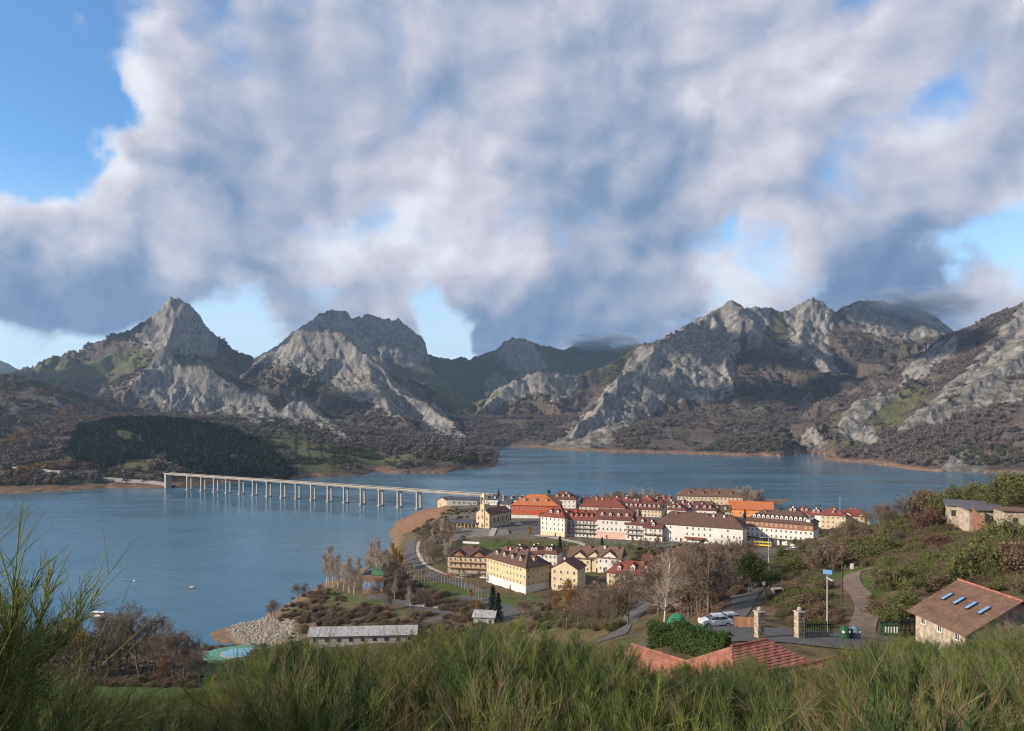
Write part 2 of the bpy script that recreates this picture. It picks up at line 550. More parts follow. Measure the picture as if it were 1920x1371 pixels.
    ridge([(690, 672, 2610), (700, 720, 2420), (735, 770, 2250), (770, 800, 2130), (800, 820, 2040)], [(0, 0), (50, 40), (200, 100), (500, 200)], [(0, 0), (50, 40), (200, 120), (500, 220)], 0.5, 50, 53)
    # mountain right of the gorge
    ridge([(886, 782, 2560), (905, 765, 2620), (930, 745, 2700), (958, 722, 2750), (985, 702, 2800), (1010, 699, 2800), (1030, 704, 2820), (1060, 706, 2850), (1100, 701, 2900), (1140, 684, 2950), (1200, 652, 3000)],
          [(0, 0), (30, 50), (120, 110), (400, 240), (900, 420)], back, 0.7, 70, 61)
    ridge([(1140, 684, 2960), (1200, 652, 3000), (1240, 634, 2970), (1280, 617, 2950), (1308, 604, 2950), (1330, 590, 3000), (1350, 575, 3040), (1368, 565, 3050), (1382, 567, 3050), (1392, 581, 3070), (1420, 578, 3100), (1447, 576, 3140), (1460, 585, 3150), (1482, 582, 3190), (1500, 577, 3200), (1511, 565, 3200), (1524, 556, 3200), (1538, 563, 3200), (1553, 578, 3240), (1565, 590, 3300), (1590, 574, 3400), (1612, 565, 3500), (1650, 566, 3600), (1700, 572, 3700), (1750, 590, 3750), (1795, 623, 3800), (1850, 650, 3800), (1950, 670, 3800)],
          [(0, 0), (35, 55), (130, 150), (320, 290), (700, 400), (1300, 520)], back, 0.42, 110, 63)
    ridge([(1300, 606, 2950), (1235, 648, 2720), (1190, 690, 2560), (1150, 727, 2400), (1115, 768, 2240), (1085, 800, 2120), (1050, 830, 2010), (1030, 843, 1960)],
          [(0, 0), (25, 35), (120, 120), (300, 210), (700, 420)], [(0, 0), (25, 35), (120, 120), (300, 210), (700, 420)], 0.62, 75, 65)
    ridge([(1338, 592, 2990), (1352, 640, 2830), (1366, 690, 2680), (1376, 735, 2540)], [(0, 0), (40, 50), (140, 150), (400, 280)], [(0, 0), (40, 60), (140, 160), (400, 280)], 0.5, 70, 67)
    ridge([(1415, 580, 3100), (1400, 630, 2980), (1395, 680, 2850)], [(0, 0), (40, 40), (140, 120), (400, 260)], [(0, 0), (40, 40), (140, 120), (400, 260)], 0.4, 70, 68)
    ridge([(1524, 557, 3200), (1505, 600, 3080), (1500, 632, 2960), (1525, 664, 2830), (1560, 694, 2700)], [(0, 0), (30, 40), (90, 110), (350, 230)], [(0, 0), (40, 60), (140, 150), (400, 260)], 0.7, 40, 69)
    ridge([(1600, 572, 3420), (1580, 610, 3250), (1610, 650, 3050), (1680, 690, 2850)], [(0, 0), (60, 40), (240, 120), (600, 260)], [(0, 0), (60, 40), (240, 120), (600, 260)], 0.25, 90, 71)
    ridge([(1795, 623, 3800), (1740, 665, 3400), (1690, 700, 3100)], [(0, 0), (100, 50), (500, 220)], [(0, 0), (100, 50), (500, 220)], 0.25, 90, 72)
    ridge([(1220, 800, 2060), (1300, 780, 2150), (1420, 775, 2200), (1520, 790, 2150), (1560, 800, 2100)], [(0, 0), (200, 45), (400, 80)], [(0, 0), (200, 20), (600, 160)], 0.2, 90, 73)
    # islet-like spit and small rock
    ridge([(1288, 851, 1742), (1330, 838, 1775), (1400, 822, 1790), (1440, 816, 1790), (1478, 828, 1785), (1512, 850, 1760)], [(0, 0), (40, 14), (110, 42)], [(0, 0), (60, 25), (120, 60)], 0.3, 40, 75)
    ridge([(1488, 834, 1940), (1505, 818, 1945), (1522, 803, 1950), (1536, 816, 1950), (1552, 834, 1945)], [(0, 0), (20, 18), (80, 40)], [(0, 0), (30, 26), (120, 60)], 0.5, 22, 76)
    ridge([(1764, 884, 1262), (1778, 858, 1280), (1792, 846, 1290), (1815, 848, 1295), (1832, 856, 1295), (1846, 884, 1270)], [(0, 0), (12, 14), (40, 30)], [(0, 0), (40, 10), (120, 30)], 0.5, 16, 77)
    # slab mountain on the right
    ridge([(1790, 632, 2700), (1830, 612, 2650), (1856, 602, 2600), (1868, 586, 2600), (1880, 577, 2600), (1891, 588, 2580), (1903, 577, 2450), (1915, 569, 2380), (1930, 560, 2350), (1980, 535, 2300), (2100, 490, 2250), (2300, 470, 2250), (2400, 500, 2300)],
          [(0, 0), (40, 36), (200, 150), (700, 360), (1200, 520)], back, 0.4, 80, 81)
    ridge([(1684, 728, 2330), (1697, 698, 2370), (1712, 684, 2400), (1746, 656, 2480), (1795, 632, 2600)], [(0, 0), (25, 45), (90, 95), (400, 220)], [(0, 0), (100, 60), (600, 400)], 0.6, 45, 83)
    ridge([(1560, 806, 1880), (1580, 780, 1930), (1600, 762, 1960), (1640, 742, 2010), (1690, 728, 2080), (1740, 716, 2150)], [(0, 0), (60, 26), (200, 84), (500, 170)], [(0, 0), (80, 40), (500, 300)], 0.35, 60, 85)
    ridge([(1918, 575, 2360), (1880, 632, 2180), (1840, 678, 2040), (1800, 716, 1930), (1760, 752, 1840), (1720, 786, 1760), (1680, 815, 1690)], [(0, 0), (20, 20), (120, 62), (420, 190), (700, 300)], [(0, 0), (60, 26), (150, 90), (500, 300)], 0.5, 40, 87)
    ridge([(1990, 600, 2000), (1925, 655, 1900), (1880, 690, 1830), (1830, 722, 1760), (1790, 745, 1700), (1745, 775, 1640)], [(0, 0), (14, 18), (60, 40), (300, 110), (700, 220)], [(0, 0), (60, 24), (150, 90), (500, 300)], 0.5, 40, 89)
    ridge([(1660, 846, 1500), (1710, 826, 1520), (1780, 800, 1560), (1850, 772, 1590), (1920, 745, 1620), (2050, 715, 1650), (2300, 700, 1650)], [(0, 0), (100, 28), (300, 90), (500, 130)], [(0, 0), (100, 20), (500, 200)], 0.4, 70, 91)

    PY = HOR - FOC * (Z - CAM_Z) / D

    # ground cover weights, painted on the land itself
    nx = 9 * fbm(X / 60, Y / 60, 4, 0.6, 101); nyy = 7 * fbm(X / 60 + 9, Y / 60, 4, 0.6, 111)
    qx = PX + nx; qy = PY + nyy
    rock_polys = [
        [(236, 645), (280, 610), (305, 556), (348, 556), (385, 600), (415, 645), (400, 668), (345, 672), (320, 655), (285, 655)],
        [(284, 694), (288, 664), (306, 652), (322, 658), (336, 694)],
        [(238, 738), (262, 703), (285, 686), (382, 683), (425, 708), (448, 733), (497, 740), (528, 782), (505, 792), (430, 786), (380, 784), (300, 768)],
        [(516, 790), (545, 750), (570, 745), (616, 794), (664, 826), (655, 834), (600, 803)],
        [(472, 682), (556, 618), (642, 622), (722, 678), (738, 716), (800, 754), (856, 792), (886, 832), (840, 824), (790, 796), (720, 778), (660, 745), (600, 712), (545, 690)],
        [(500, 662), (620, 572), (742, 590), (805, 640), (806, 680), (760, 690), (690, 655), (640, 615), (560, 640)],
        [(930, 665), (962, 628), (1000, 640), (1025, 690), (985, 700), (950, 690)],
        [(905, 715), (940, 700), (960, 730), (920, 735)],
        [(890, 782), (960, 718), (985, 698), (1062, 703), (1050, 735), (1000, 738), (960, 755)],
        [(1030, 735), (1060, 705), (1100, 702), (1080, 740), (1040, 760)],
        [(1025, 840), (1110, 770), (1190, 665), (1310, 600), (1370, 560), (1398, 585), (1385, 650), (1376, 745), (1310, 750), (1240, 760), (1180, 800), (1120, 846)],
        [(1395, 580), (1450, 572), (1440, 610), (1425, 650), (1400, 660)],
        [(1470, 590), (1524, 550), (1566, 590), (1550, 640), (1570, 700), (1540, 694), (1475, 660), (1480, 625)],
        [(1570, 590), (1612, 563), (1700, 575), (1790, 625), (1700, 640), (1620, 620)],
        [(1684, 732), (1698, 692), (1746, 652), (1800, 626), (1790, 665), (1730, 705)],
        [(1670, 818), (1760, 740), (1840, 665), (1920, 565), (2100, 480), (2400, 470), (2400, 640), (1920, 650), (1870, 690), (1790, 740), (1720, 812)],
        [(1700, 812), (1790, 757), (1850, 738), (1925, 712), (2100, 690), (2100, 720), (1925, 745), (1850, 768), (1770, 790)],
        [(1560, 812), (1598, 760), (1640, 745), (1690, 727), (1660, 755), (1620, 790), (1600, 830)],
        [(1735, 806), (1800, 735), (1870, 688), (1925, 645), (2100, 600), (2100, 680), (1925, 692), (1860, 738), (1790, 775)],
        [(1485, 838), (1522, 800), (1555, 838)], [(1762, 886), (1790, 843), (1836, 850), (1848, 886)],
        [(1590, 830), (1610, 800), (1650, 810), (1640, 835)],
    ]
    rock = np.zeros(X.shape)
    for pl in rock_polys:
        rock = np.maximum(rock, in_poly(qx, qy, pl).astype(float))
    ext = lambda a: (np.roll(a, 1, 0) + np.roll(a, -1, 0) + np.roll(a, 1, 1) + np.roll(a, -1, 1) + a) / 5
    for _ in range(2): rock = ext(rock)
    # slope adds crags
    gy = np.gradient(Z, axis=0) / np.maximum(np.gradient(D, axis=0), 1e-3)
    gx = np.gradient(Z, axis=1) / np.maximum(np.gradient(X, axis=1), 1e-3)
    slope = np.hypot(gx, gy)
    crag = sstep(0.12, 0.5, ridged(X / 130, Y / 130, 4, 0.6, 77) - 0.25) * sstep(0.55, 0.95, slope) * (Z > 25) * (PX > 1000) * (D < 2700) * 0.7
    rock = np.maximum(rock, crag * 0.30)
    pine = in_poly(qx, qy, [(128, 850), (150, 806), (205, 788), (335, 783), (430, 812), (500, 850), (560, 896), (430, 898), (345, 884), (300, 850), (245, 855), (225, 880), (140, 880)]).astype(float) * (D < 1600)
    scrub = in_poly(qx, qy, [(390, 800), (520, 790), (600, 797), (670, 830), (720, 850), (700, 890), (560, 890), (480, 845)]).astype(float) * (D < 2200)
    grassy = np.zeros(X.shape)
    for pl in ([(40, 690), (165, 680), (240, 655), (285, 650), (270, 690), (200, 710), (100, 720)], [(1440, 580), (1510, 572), (1500, 600), (1470, 640), (1430, 640)],
               [(90, 850), (130, 830), (160, 880), (100, 890)], [(225, 870), (245, 852), (300, 850), (340, 880), (240, 890)], [(690, 868), (760, 850), (800, 860), (740, 872)],
               [(810, 675), (930, 668), (960, 760), (880, 780), (800, 720)], [(1560, 780), (1680, 740), (1780, 700), (1680, 800), (1580, 850)], [(1000, 650), (1200, 640), (1150, 690), (1040, 700)]):
        grassy = np.maximum(grassy, in_poly(qx, qy, pl).astype(float))
    for _ in range(3): grassy = ext(grassy); scrub = ext(scrub); pine = ext(pine)
    # relief noise
    rw = np.clip(rock, 0, 1)
    det = ridged(X / 46, Y / 46, 5, 0.6, 131) * 8 + ridged(X / 150, Y / 150, 3, 0.55, 145) * 13 + fbm(X / 140, Y / 140, 3, 0.5, 141) * 7
    dg = np.where(PX > 1000, -0.85, 0.35)
    slab = 11 * ridged((X * 0.75 + Y * 0.25 + dg * Z) / 34, (X * 0.5 + Y * 0.8) / 260, 4, 0.6, 151)
    soft = fbm(X / 90, Y / 90, 5, 0.5, 161) * 5.0
    land = sstep(3, 30, Z)
    Z = Z + land * (rw * (det + slab - 12) * np.clip(D / 2400, 0.5, 1.5) + (1 - rw) * soft)
    # colours
    def cmix(c, w, new):
        return c * (1 - w[..., None]) + np.array(new) * w[..., None]
    nb = fbm(X / 120, Y / 120, 4, 0.55, 171)[..., None]
    C = np.ones(X.shape + (3,)) * np.array((0.090, 0.073, 0.067))
    C = C * (1 + 0.25 * nb)
    rust = sstep(0.15, 0.6, fbm(X / 70, Y / 70, 4, 0.55, 181)) * (PX < 220) * (D < 2000)
    C = cmix(C, rust * 0.6, (0.16, 0.088, 0.040))
    olive = sstep(0.05, 0.5, fbm(X / 160, Y / 160, 4, 0.55, 191)) * 0.6
    C = cmix(C, olive, (0.066, 0.068, 0.038))
    C = cmix(C, scrub * 0.85, (0.062, 0.072, 0.030))
    C = cmix(C, grassy * 0.85, (0.088, 0.094, 0.044))
    C = cmix(C, pine * 0.8, (0.030, 0.038, 0.018))
    C = cmix(C, sstep(3300, 4000, D) * 0.7, (0.060, 0.066, 0.044))
    beach = sstep(6.0, 3.0, Z + 2.0 * fbm(X / 25, Y / 25, 3, 0.5, 201))
    bc = np.ones(C.shape) * np.array((0.24, 0.155, 0.108)) * (1 + 0.3 * fbm(X / 18, Z / 1.5, 3, 0.5, 211))[..., None]
    redl = sstep(300, 700, np.abs(PX - 1250))
    bc = bc * (0.75 + 0.25 * redl[..., None]) * (0.62 + 0.38 * sstep(600, 1100, PX))[..., None]
    C = C * (1 - beach[..., None]) + bc * beach[..., None]
    veg = (1 - rw) * (1 - beach)
    V = np.stack([X, Y, Z], -1).reshape(-1, 3)
    idx = np.arange(NR * NC).reshape(NR, NC)
    F = np.stack([idx[:-1, :-1], idx[:-1, 1:], idx[1:, 1:], idx[1:, :-1]], -1).reshape(-1, 4)
    zf = Z.reshape(-1)[F].max(1)
    F = F[zf > -2.5]
    used = np.unique(F)
    remap = np.zeros(NR * NC, np.int64); remap[used] = np.arange(len(used))
    me = np_mesh('mountains', V[used], remap[F], True, C.reshape(-1, 3)[used], {'rock': rw.reshape(-1)[used]})
    o = link('mountains', me)
    tag(o, kind='structure')
    return o, dict(X=X, Y=Y, Z=Z, D=D, PX=PX, PY=HOR - FOC * (Z - CAM_Z) / D, rock=rw, pine=pine, scrub=scrub, grassy=grassy, beach=beach, tv=tv, dv=dv, C=C, slope=slope)


m_mount, T, b = new_mat('mountain ground')
co = T.n('ShaderNodeTexCoord').outputs['Object']
gm = T.n('ShaderNodeNewGeometry')
nz = T.n('ShaderNodeSeparateXYZ'); T.put(nz.inputs[0], gm.outputs['Normal'])
rk = T.attr('rock')
base = T.attr('col', 'Color')
fine = T.noise(co, 0.11, 6, 0.68)
fine2 = T.noise(co, 0.022, 5, 0.6)
vegc = T.mix(T.rng(fine, 0.3, 0.72), T.mix(1.0, base, (0.66, 0.66, 0.66), 'MULTIPLY'), T.mix(1.0, base, (1.38, 1.34, 1.30), 'MULTIPLY'))
_s = T.n('ShaderNodeSeparateXYZ'); T.put(_s.inputs[0], co)
_c = T.n('ShaderNodeCombineXYZ'); T.put(_c.inputs[0], T.m('MULTIPLY', T.m('SUBTRACT', _s.outputs[0], _s.outputs[2]), 0.75)); T.put(_c.inputs[1], T.m('MULTIPLY', _s.outputs[1], 0.5)); T.put(_c.inputs[2], T.m('MULTIPLY', T.m('ADD', _s.outputs[0], _s.outputs[2]), 0.16))
streak_v = T.noise(T.v('MULTIPLY', co, (1.0, 0.6, 0.26)), 0.085, 7, 0.68, 0.6)
streak_d = T.noise(_c.outputs[0], 0.085, 7, 0.68, 0.6)
_f = T.rng(_s.outputs[0], -200.0, 300.0)
streak = T.m('ADD', T.m('MULTIPLY', streak_d, _f), T.m('MULTIPLY', streak_v, T.m('SUBTRACT', 1.0, _f)))
rockc = T.mix(T.rng(streak, 0.30, 0.68), (0.088, 0.088, 0.090), (0.272, 0.260, 0.244))
rockc = T.mix(T.rng(fine2, 0.5, 0.7, 0, 0.45), rockc, (0.235, 0.20, 0.16))
crack = T.rng(T.noise(T.v('MULTIPLY', co, (1, 1, 0.4)), 0.05, 8, 0.75, 1.5), 0.36, 0.5, 0.42, 1.0)
rockc = T.mix(1.0, rockc, crack, 'MULTIPLY')
ledge = T.m('MULTIPLY', T.rng(nz.outputs[2], 0.66, 0.90), T.rng(T.noise(co, 0.035, 6, 0.65), 0.42, 0.57))
rockc = T.mix(T.m('MULTIPLY', ledge, 0.8), rockc, (0.085, 0.078, 0.046))
rmask = T.rng(T.m('ADD', rk, T.m('MULTIPLY', T.m('SUBTRACT', T.noise(co, 0.03, 7, 0.7), 0.5), 1.3)), 0.35, 0.6)
T.put(b.inputs['Base Color'], T.mix(rmask, vegc, rockc))
b.inputs['Roughness'].default_value = 0.95
b.inputs['Specular IOR Level'].default_value = 0.1
h = T.m('ADD', T.m('MULTIPLY', streak, 1.6), T.m('MULTIPLY', T.noise(co, 0.3, 4, 0.7), 0.6))
T.put(b.inputs['Normal'], T.bump(h, 0.7, 3.2))

far_obj, FAR = make_far()
far_obj.data.materials.append(m_mount)


def far_z(x, y):
    t = x / y
    c = np.interp(t, FAR['tv'], np.arange(len(FAR['tv']))); r = np.interp(y, FAR['dv'], np.arange(len(FAR['dv'])))
    c0 = np.clip(np.floor(c).astype(int), 0, len(FAR['tv']) - 2); r0 = np.clip(np.floor(r).astype(int), 0, len(FAR['dv']) - 2)
    fc = c - c0; fr = r - r0; Zg = FAR['Z']
    return (Zg[r0, c0] * (1 - fc) + Zg[r0, c0 + 1] * fc) * (1 - fr) + (Zg[r0 + 1, c0] * (1 - fc) + Zg[r0 + 1, c0 + 1] * fc) * fr

# ------------------------------------------------------------------ lake
m_water, T, b = new_mat('lake water')
co = T.n('ShaderNodeTexCoord').outputs['Object']
b.inputs['Base Color'].default_value = (0.034, 0.118, 0.185, 1)
b.inputs['IOR'].default_value = 1.33
b.inputs['Roughness'].default_value = 0.17
patch = T.noise(T.v('MULTIPLY', co, (0.25, 1.0, 1.0)), 0.010, 6, 0.65)
T.put(b.inputs['Roughness'], T.rng(patch, 0.40, 0.62, 0.09, 0.26))
w1 = T.noise(T.v('MULTIPLY', co, (0.45, 1.0, 1.0)), 0.35, 5, 0.62)
w2 = T.noise(T.v('MULTIPLY', co, (0.4, 1.0, 1.0)), 0.06, 4, 0.6)
hh = T.m('ADD', T.m('MULTIPLY', w1, 0.5), T.m('MULTIPLY', w2, 1.2))
T.put(b.inputs['Normal'], T.bump(hh, 0.40, 0.8))
me = MB().add([(-9000, 40, 0), (9000, 40, 0), (9000, 7300, 0), (-9000, 7300, 0)], [(0, 1, 2, 3)]).mesh('lake', m_water)
tag(link('lake', me), kind='structure')

# ------------------------------------------------------------------ air
m_haze = bpy.data.materials.new('haze')
m_haze.use_nodes = True
ht = m_haze.node_tree; ht.nodes.clear()
pv = ht.nodes.new('ShaderNodeVolumePrincipled')
pv.inputs['Color'].default_value = (0.46, 0.70, 1.0, 1)
pv.inputs['Density'].default_value = 0.000048
pv.inputs['Anisotropy'].default_value = 0.2
ho = ht.nodes.new('ShaderNodeOutputMaterial')
ht.links.new(pv.outputs[0], ho.inputs['Volume'])
hz = MB().box(-9600, 9600, -600, 7600, -40, 760).build('haze', m_haze)
tag(hz, kind='stuff')

# ------------------------------------------------------------------ mist caught on the summits
m_mist = bpy.data.materials.new('mist'); m_mist.use_nodes = True
mt = m_mist.node_tree; mt.nodes.clear(); M_ = NT(mt)
mv = mt.nodes.new('ShaderNodeVolumePrincipled'); mo = mt.nodes.new('ShaderNodeOutputMaterial'); mt.links.new(mv.outputs[0], mo.inputs['Volume'])
mv.inputs['Color'].default_value = (0.72, 0.84, 1.0, 1); mv.inputs['Anisotropy'].default_value = 0.3
mc = M_.n('ShaderNodeTexCoord').outputs['Object']
fall = M_.rng(M_.v('LENGTH', mc), 0.25, 0.95, 1.0, 0.0)
M_.put(mv.inputs['Density'], M_.m('MULTIPLY', M_.m('MULTIPLY', fall, M_.rng(M_.noise(mc, 2.2, 4, 0.6), 0.38, 0.66)), 0.028))


def mist(px, py, D, rx, ry, rz):
    bm = bmesh.new(); bmesh.ops.create_icosphere(bm, subdivisions=3, radius=1.0)
    me = bpy.data.meshes.new('mist'); bm.to_mesh(me); bm.free(); me.materials.append(m_mist)
    o = link('mist', me, None, P(px, py, D)); o.scale = (rx, ry, rz); tag(o, kind='stuff')


mist(1715, 572, 3540, 380, 260, 100)
mist(1130, 640, 4750, 330, 240, 80)
# ------------------------------------------------------------------ near side: hillside, village terrace, peninsula
def _cp():
    c = []
    def pz(px, py, z): 
        D = D_of(py, z); c.append(((px - 960) / FOC * D, D, z))
    def pd(px, py, D): c.append(P(px, py, D))
    def xd(px, D, z): c.append(((px - 960) / FOC * D, D, z))
    for x in (-60, -25, -8, 0, 8, 25, 60): c.append((x, 0, 101.2 + 0.02 * x)); c.append((x, -24, 107))
    for px, sl in ((-300, 0.34), (100, 0.35), (300, 0.36), (450, 0.335), (560, 0.30), (760, 0.28), (1000, 0.283), (1200, 0.318), (1330, 0.34), (1480, 0.312), (1650, 0.30), (1900, 0.275), (2300, 0.26)):
        for D in (6, 14, 26, 40): xd(px, D, 101.0 - sl * D)
    for px, D, z in ((-300, 100, 55), (300, 100, 57), (300, 170, 30), (600, 80, 74), (700, 150, 45), (700, 220, 23), (1000, 80, 72), (1000, 150, 48), (1000, 230, 27), (-300, 200, 20),
                     (1230, 62, 79), (1340, 64, 78.5), (1480, 62, 79), (1650, 66, 79.5), (1900, 64, 80.5), (1750, 86, 75.6), (1920, 80, 76), (2200, 80, 80), (2300, 140, 88)): xd(px, D, z)
    # lower meadow and sheds
    for a in ((400, 1295, 13), (250, 1285, 11), (120, 1275, 10), (600, 1215, 11), (700, 1200, 12), (780, 1195, 12), (460, 1228, 3.5), (540, 1215, 6), (930, 1165, 15), (960, 1140, 14), (700, 1112, 12), (620, 1110, 7), (660, 1130, 9), (820, 1110, 11), (760, 1145, 11), (880, 1130, 12)): pz(*a)
    # plateau with cars and gate
    for px, py, D in ((1350, 1175, 100), (1270, 1180, 92), (1425, 1195, 84), (1500, 1195, 84), (1551, 1190, 88), (1600, 1195, 85), (1230, 1222, 78), (1380, 1130, 130), (1430, 1092, 170), (1443, 1085, 190), (1180, 1170, 140), (1215, 1110, 205), (1170, 1195, 112),
                       (1320, 1110, 170), (1290, 1060, 260), (1250, 1120, 180)): pd(px, py, D)
    # village terrace
    for a in ((895, 990, 20), (866, 988, 20), (905, 1012, 18.5), (960, 1004, 19.5), (905, 1045, 14.5), (1000, 972, 20), (1038, 1004, 21), (1094, 1006, 21), (1151, 1010, 21), (1210, 1014, 21.5), (1240, 1014, 22), (1308, 1019, 22), (1385, 1026, 22), (1462, 1022, 22), (1519, 1027, 22.5), (1440, 1042, 23),
              (1330, 955, 20), (1405, 968, 20), (1565, 992, 20), (1602, 992, 20), (1056, 952, 20), (950, 948, 20), (835, 949, 18), (870, 947, 18.5), (905, 929, 19.3), (1200, 968, 20), (877, 1075, 11), (948, 1101, 12), (984, 1113, 12), (914, 1091, 12), (1000, 1060, 13.5), (1057, 1105, 14), (1115, 1072, 15), (1060, 1040, 17), (1150, 1040, 18),
              (1160, 1108, 17), (1105, 1135, 20), (760, 1020, 7), (790, 1060, 9), (770, 1000, 6), (1200, 952, 20), (1260, 950, 20), (830, 1020, 13), (1380, 945, 9), (1030, 926, 26)): pz(*a)
    pd(1268, 1086, 330)
    # right hillside
    for px, py, D in ((1500, 1030, 300), (1560, 1000, 285), (1640, 985, 265), (1700, 968, 250), (1770, 952, 232), (1850, 922, 212), (1920, 898, 200), (2100, 850, 200), (1500, 1090, 172), (1600, 1085, 150), (1640, 1064, 152), (1700, 1064, 142), (1800, 1045, 150), (1900, 1010, 155), (1620, 1115, 114), (1570, 1140, 104), (1800, 1003, 182), (1900, 1003, 178), (1480, 1070, 200), (1450, 1055, 235)): pd(px, py, D)
    for px, D, z in ((1330, 700, 15), (1395, 760, 11), (1430, 820, 6), (1180, 705, 13), (1120, 700, 14), (1000, 700, 17), (1560, 400, 34), (1700, 420, 30), (1900, 400, 48), (1700, 600, 3), (1900, 560, 20), (2200, 560, 30), (1620, 640, 4), (2300, 300, 85)): xd(px, D, z)
    # shores at lake level
    for px, py in ((742, 988), (738, 1010), (725, 1040), (660, 1075), (610, 1092), (560, 1120), (500, 1152), (450, 1168), (416, 1177), (432, 1198), (470, 1212), (430, 1217), (370, 1222), (300, 1215), (230, 1210), (150, 1200), (50, 1192), (-80, 1190), (-250, 1190), (770, 968), (830, 950)): pz(px, py, 0.2)
    for px, D in ((880, 800), (960, 820), (1040, 780), (1120, 750), (1240, 760), (1330, 760), (1400, 830), (1440, 860), (1480, 866), (1455, 815), (1410, 770), (1430, 700), (1520, 660), (1640, 660), (1750, 680), (1950, 700)): xd(px, D, 0.2)
    # lake bed
    for px, D in ((-300, 420), (0, 420), (200, 400), (380, 370), (330, 480), (520, 440), (580, 540), (640, 620), (690, 720), (770, 840), (880, 900), (1000, 900), (1150, 880), (1300, 880), (1430, 920), (1530, 880), (1500, 780), (1580, 740), (1700, 800), (2000, 830), (600, 480), (690, 560), (-300, 600), (100, 600), (455, 372)): xd(px, D, -7)
    return np.array(c)


CPT = _cp()


def _rbf_fit():
    d = np.hypot(CPT[:, None, 0] - CPT[None, :, 0], CPT[:, None, 1] - CPT[None, :, 1])
    n = len(CPT)
    K = np.sqrt(d * d + 4.0)
    K[np.diag_indices(n)] -= 0.0
    reg = np.minimum(np.hypot(CPT[:, 0], CPT[:, 1]) * 0.004, 2.0) + 0.05
    A = np.zeros((n + 1, n + 1)); A[:n, :n] = K - np.diag(reg); A[:n, n] = 1; A[n, :n] = 1
    return np.linalg.solve(A, np.append(CPT[:, 2], 0))


RW = _rbf_fit()


def gz(x, y):
    """ground height of the near side"""
    x = np.asarray(x, float); y = np.asarray(y, float)
    sh = x.shape; xf = x.ravel(); yf = y.ravel()
    out = np.empty(xf.shape)
    for i in range(0, len(xf), 20000):
        d = np.sqrt((xf[i:i + 20000, None] - CPT[None, :, 0]) ** 2 + (yf[i:i + 20000, None] - CPT[None, :, 1]) ** 2 + 4.0)
        out[i:i + 20000] = d @ RW[:-1] + RW[-1]
    out = out.reshape(sh)
    return out


def gz1(x, y): return float(gz(np.array([x]), np.array([y]))[0])


_ray = np.geomspace(4, 900, 700)


def gp(px, py):
    """where the sight line through a photograph pixel meets the near ground"""
    x = (px - 960) / FOC * _ray; z = CAM_Z - (py - HOR) / FOC * _ray
    g = gz(x, _ray)
    k = np.nonzero(z < g)[0]
    i = k[0] if len(k) else len(_ray) - 1
    if i > 0:
        a = z[i - 1] - g[i - 1]; b_ = z[i] - g[i]
        u = a / (a - b_) if a > b_ else 1
    else: u = 1
    D = _ray[i - 1] + u * (_ray[i] - _ray[i - 1])
    X = (px - 960) / FOC * D
    return X, D, gz1(X, D)


NEAR_GREEN = [[(150, 1272), (460, 1262), (470, 1400), (150, 1400)], [(830, 1022), (958, 1012), (1060, 1018), (1055, 1032), (960, 1058), (920, 1060), (850, 1045)], [(1060, 1012), (1200, 1016), (1190, 1045), (1075, 1035)],
              [(780, 1082), (910, 1110), (930, 1160), (800, 1120)], [(930, 1120), (1010, 1115), (1010, 1140), (930, 1135)], [(620, 1108), (720, 1130), (700, 1140), (600, 1118)], [(1545, 1060), (1640, 1050), (1640, 1068), (1560, 1085)], [(1600, 1085), (1680, 1075), (1660, 1120), (1620, 1115)],
              [(1370, 1120), (1420, 1090), (1440, 1080), (1400, 1080), (1340, 1125)], [(1260, 1020), (1310, 1025), (1290, 1045), (1250, 1040)], [(1195, 1090), (1230, 1080), (1220, 1110), (1190, 1125)], [(380, 1225), (500, 1218), (520, 1250), (380, 1258)],
              [(1490, 1165), (1560, 1130), (1570, 1165), (1520, 1200)], [(1760, 1012), (1920, 1000), (1920, 1020), (1780, 1025)], [(1700, 1070), (1920, 1045), (1920, 1060), (1720, 1085)]]


ROADS = [
    ('lakeside_road', [(772, 1012), (768, 1030), (772, 1048), (785, 1063), (806, 1077), (832, 1087), (870, 1097), (905, 1112)], 7.0),
    ('lakeside_pavement', [(786, 1016), (783, 1032), (789, 1048), (802, 1062), (822, 1072), (845, 1080), (870, 1085)], 2.2),
    ('hill_street', [(1300, 1200), (1345, 1172), (1375, 1140), (1395, 1115), (1425, 1092), (1450, 1080), (1475, 1070)], 6.5),
    ('village_street', [(1140, 1200), (1172, 1172), (1195, 1145), (1212, 1118), (1222, 1098)], 6.0),
    ('dirt_track', [(1610, 1200), (1618, 1172), (1626, 1145), (1617, 1120), (1598, 1098), (1597, 1082), (1615, 1071), (1650, 1063)], 3.1),
    ('access_road', [(935, 1168), (960, 1152), (945, 1138), (905, 1125), (860, 1118)], 7.0),
    ('shed_road', [(690, 1118), (740, 1128), (790, 1140), (840, 1152), (800, 1166), (770, 1172)], 6.0),
    ('shed_footpath', [(770, 1133), (810, 1138), (850, 1140)], 5.0),
    ('car_park', [(1225, 1195), (1300, 1190), (1380, 1186), (1480, 1190), (1600, 1200), (1700, 1205)], 12),
    ('village_square', [(1395, 1045), (1430, 1040), (1480, 1036), (1515, 1034)], 16),
    ('church_square', [(925, 995), (960, 990), (1000, 990), (1020, 1000)], 16),
    ('terrace_walk', [(1005, 1004), (1060, 1013), (1090, 1020), (1115, 1033)], 4.0),
]


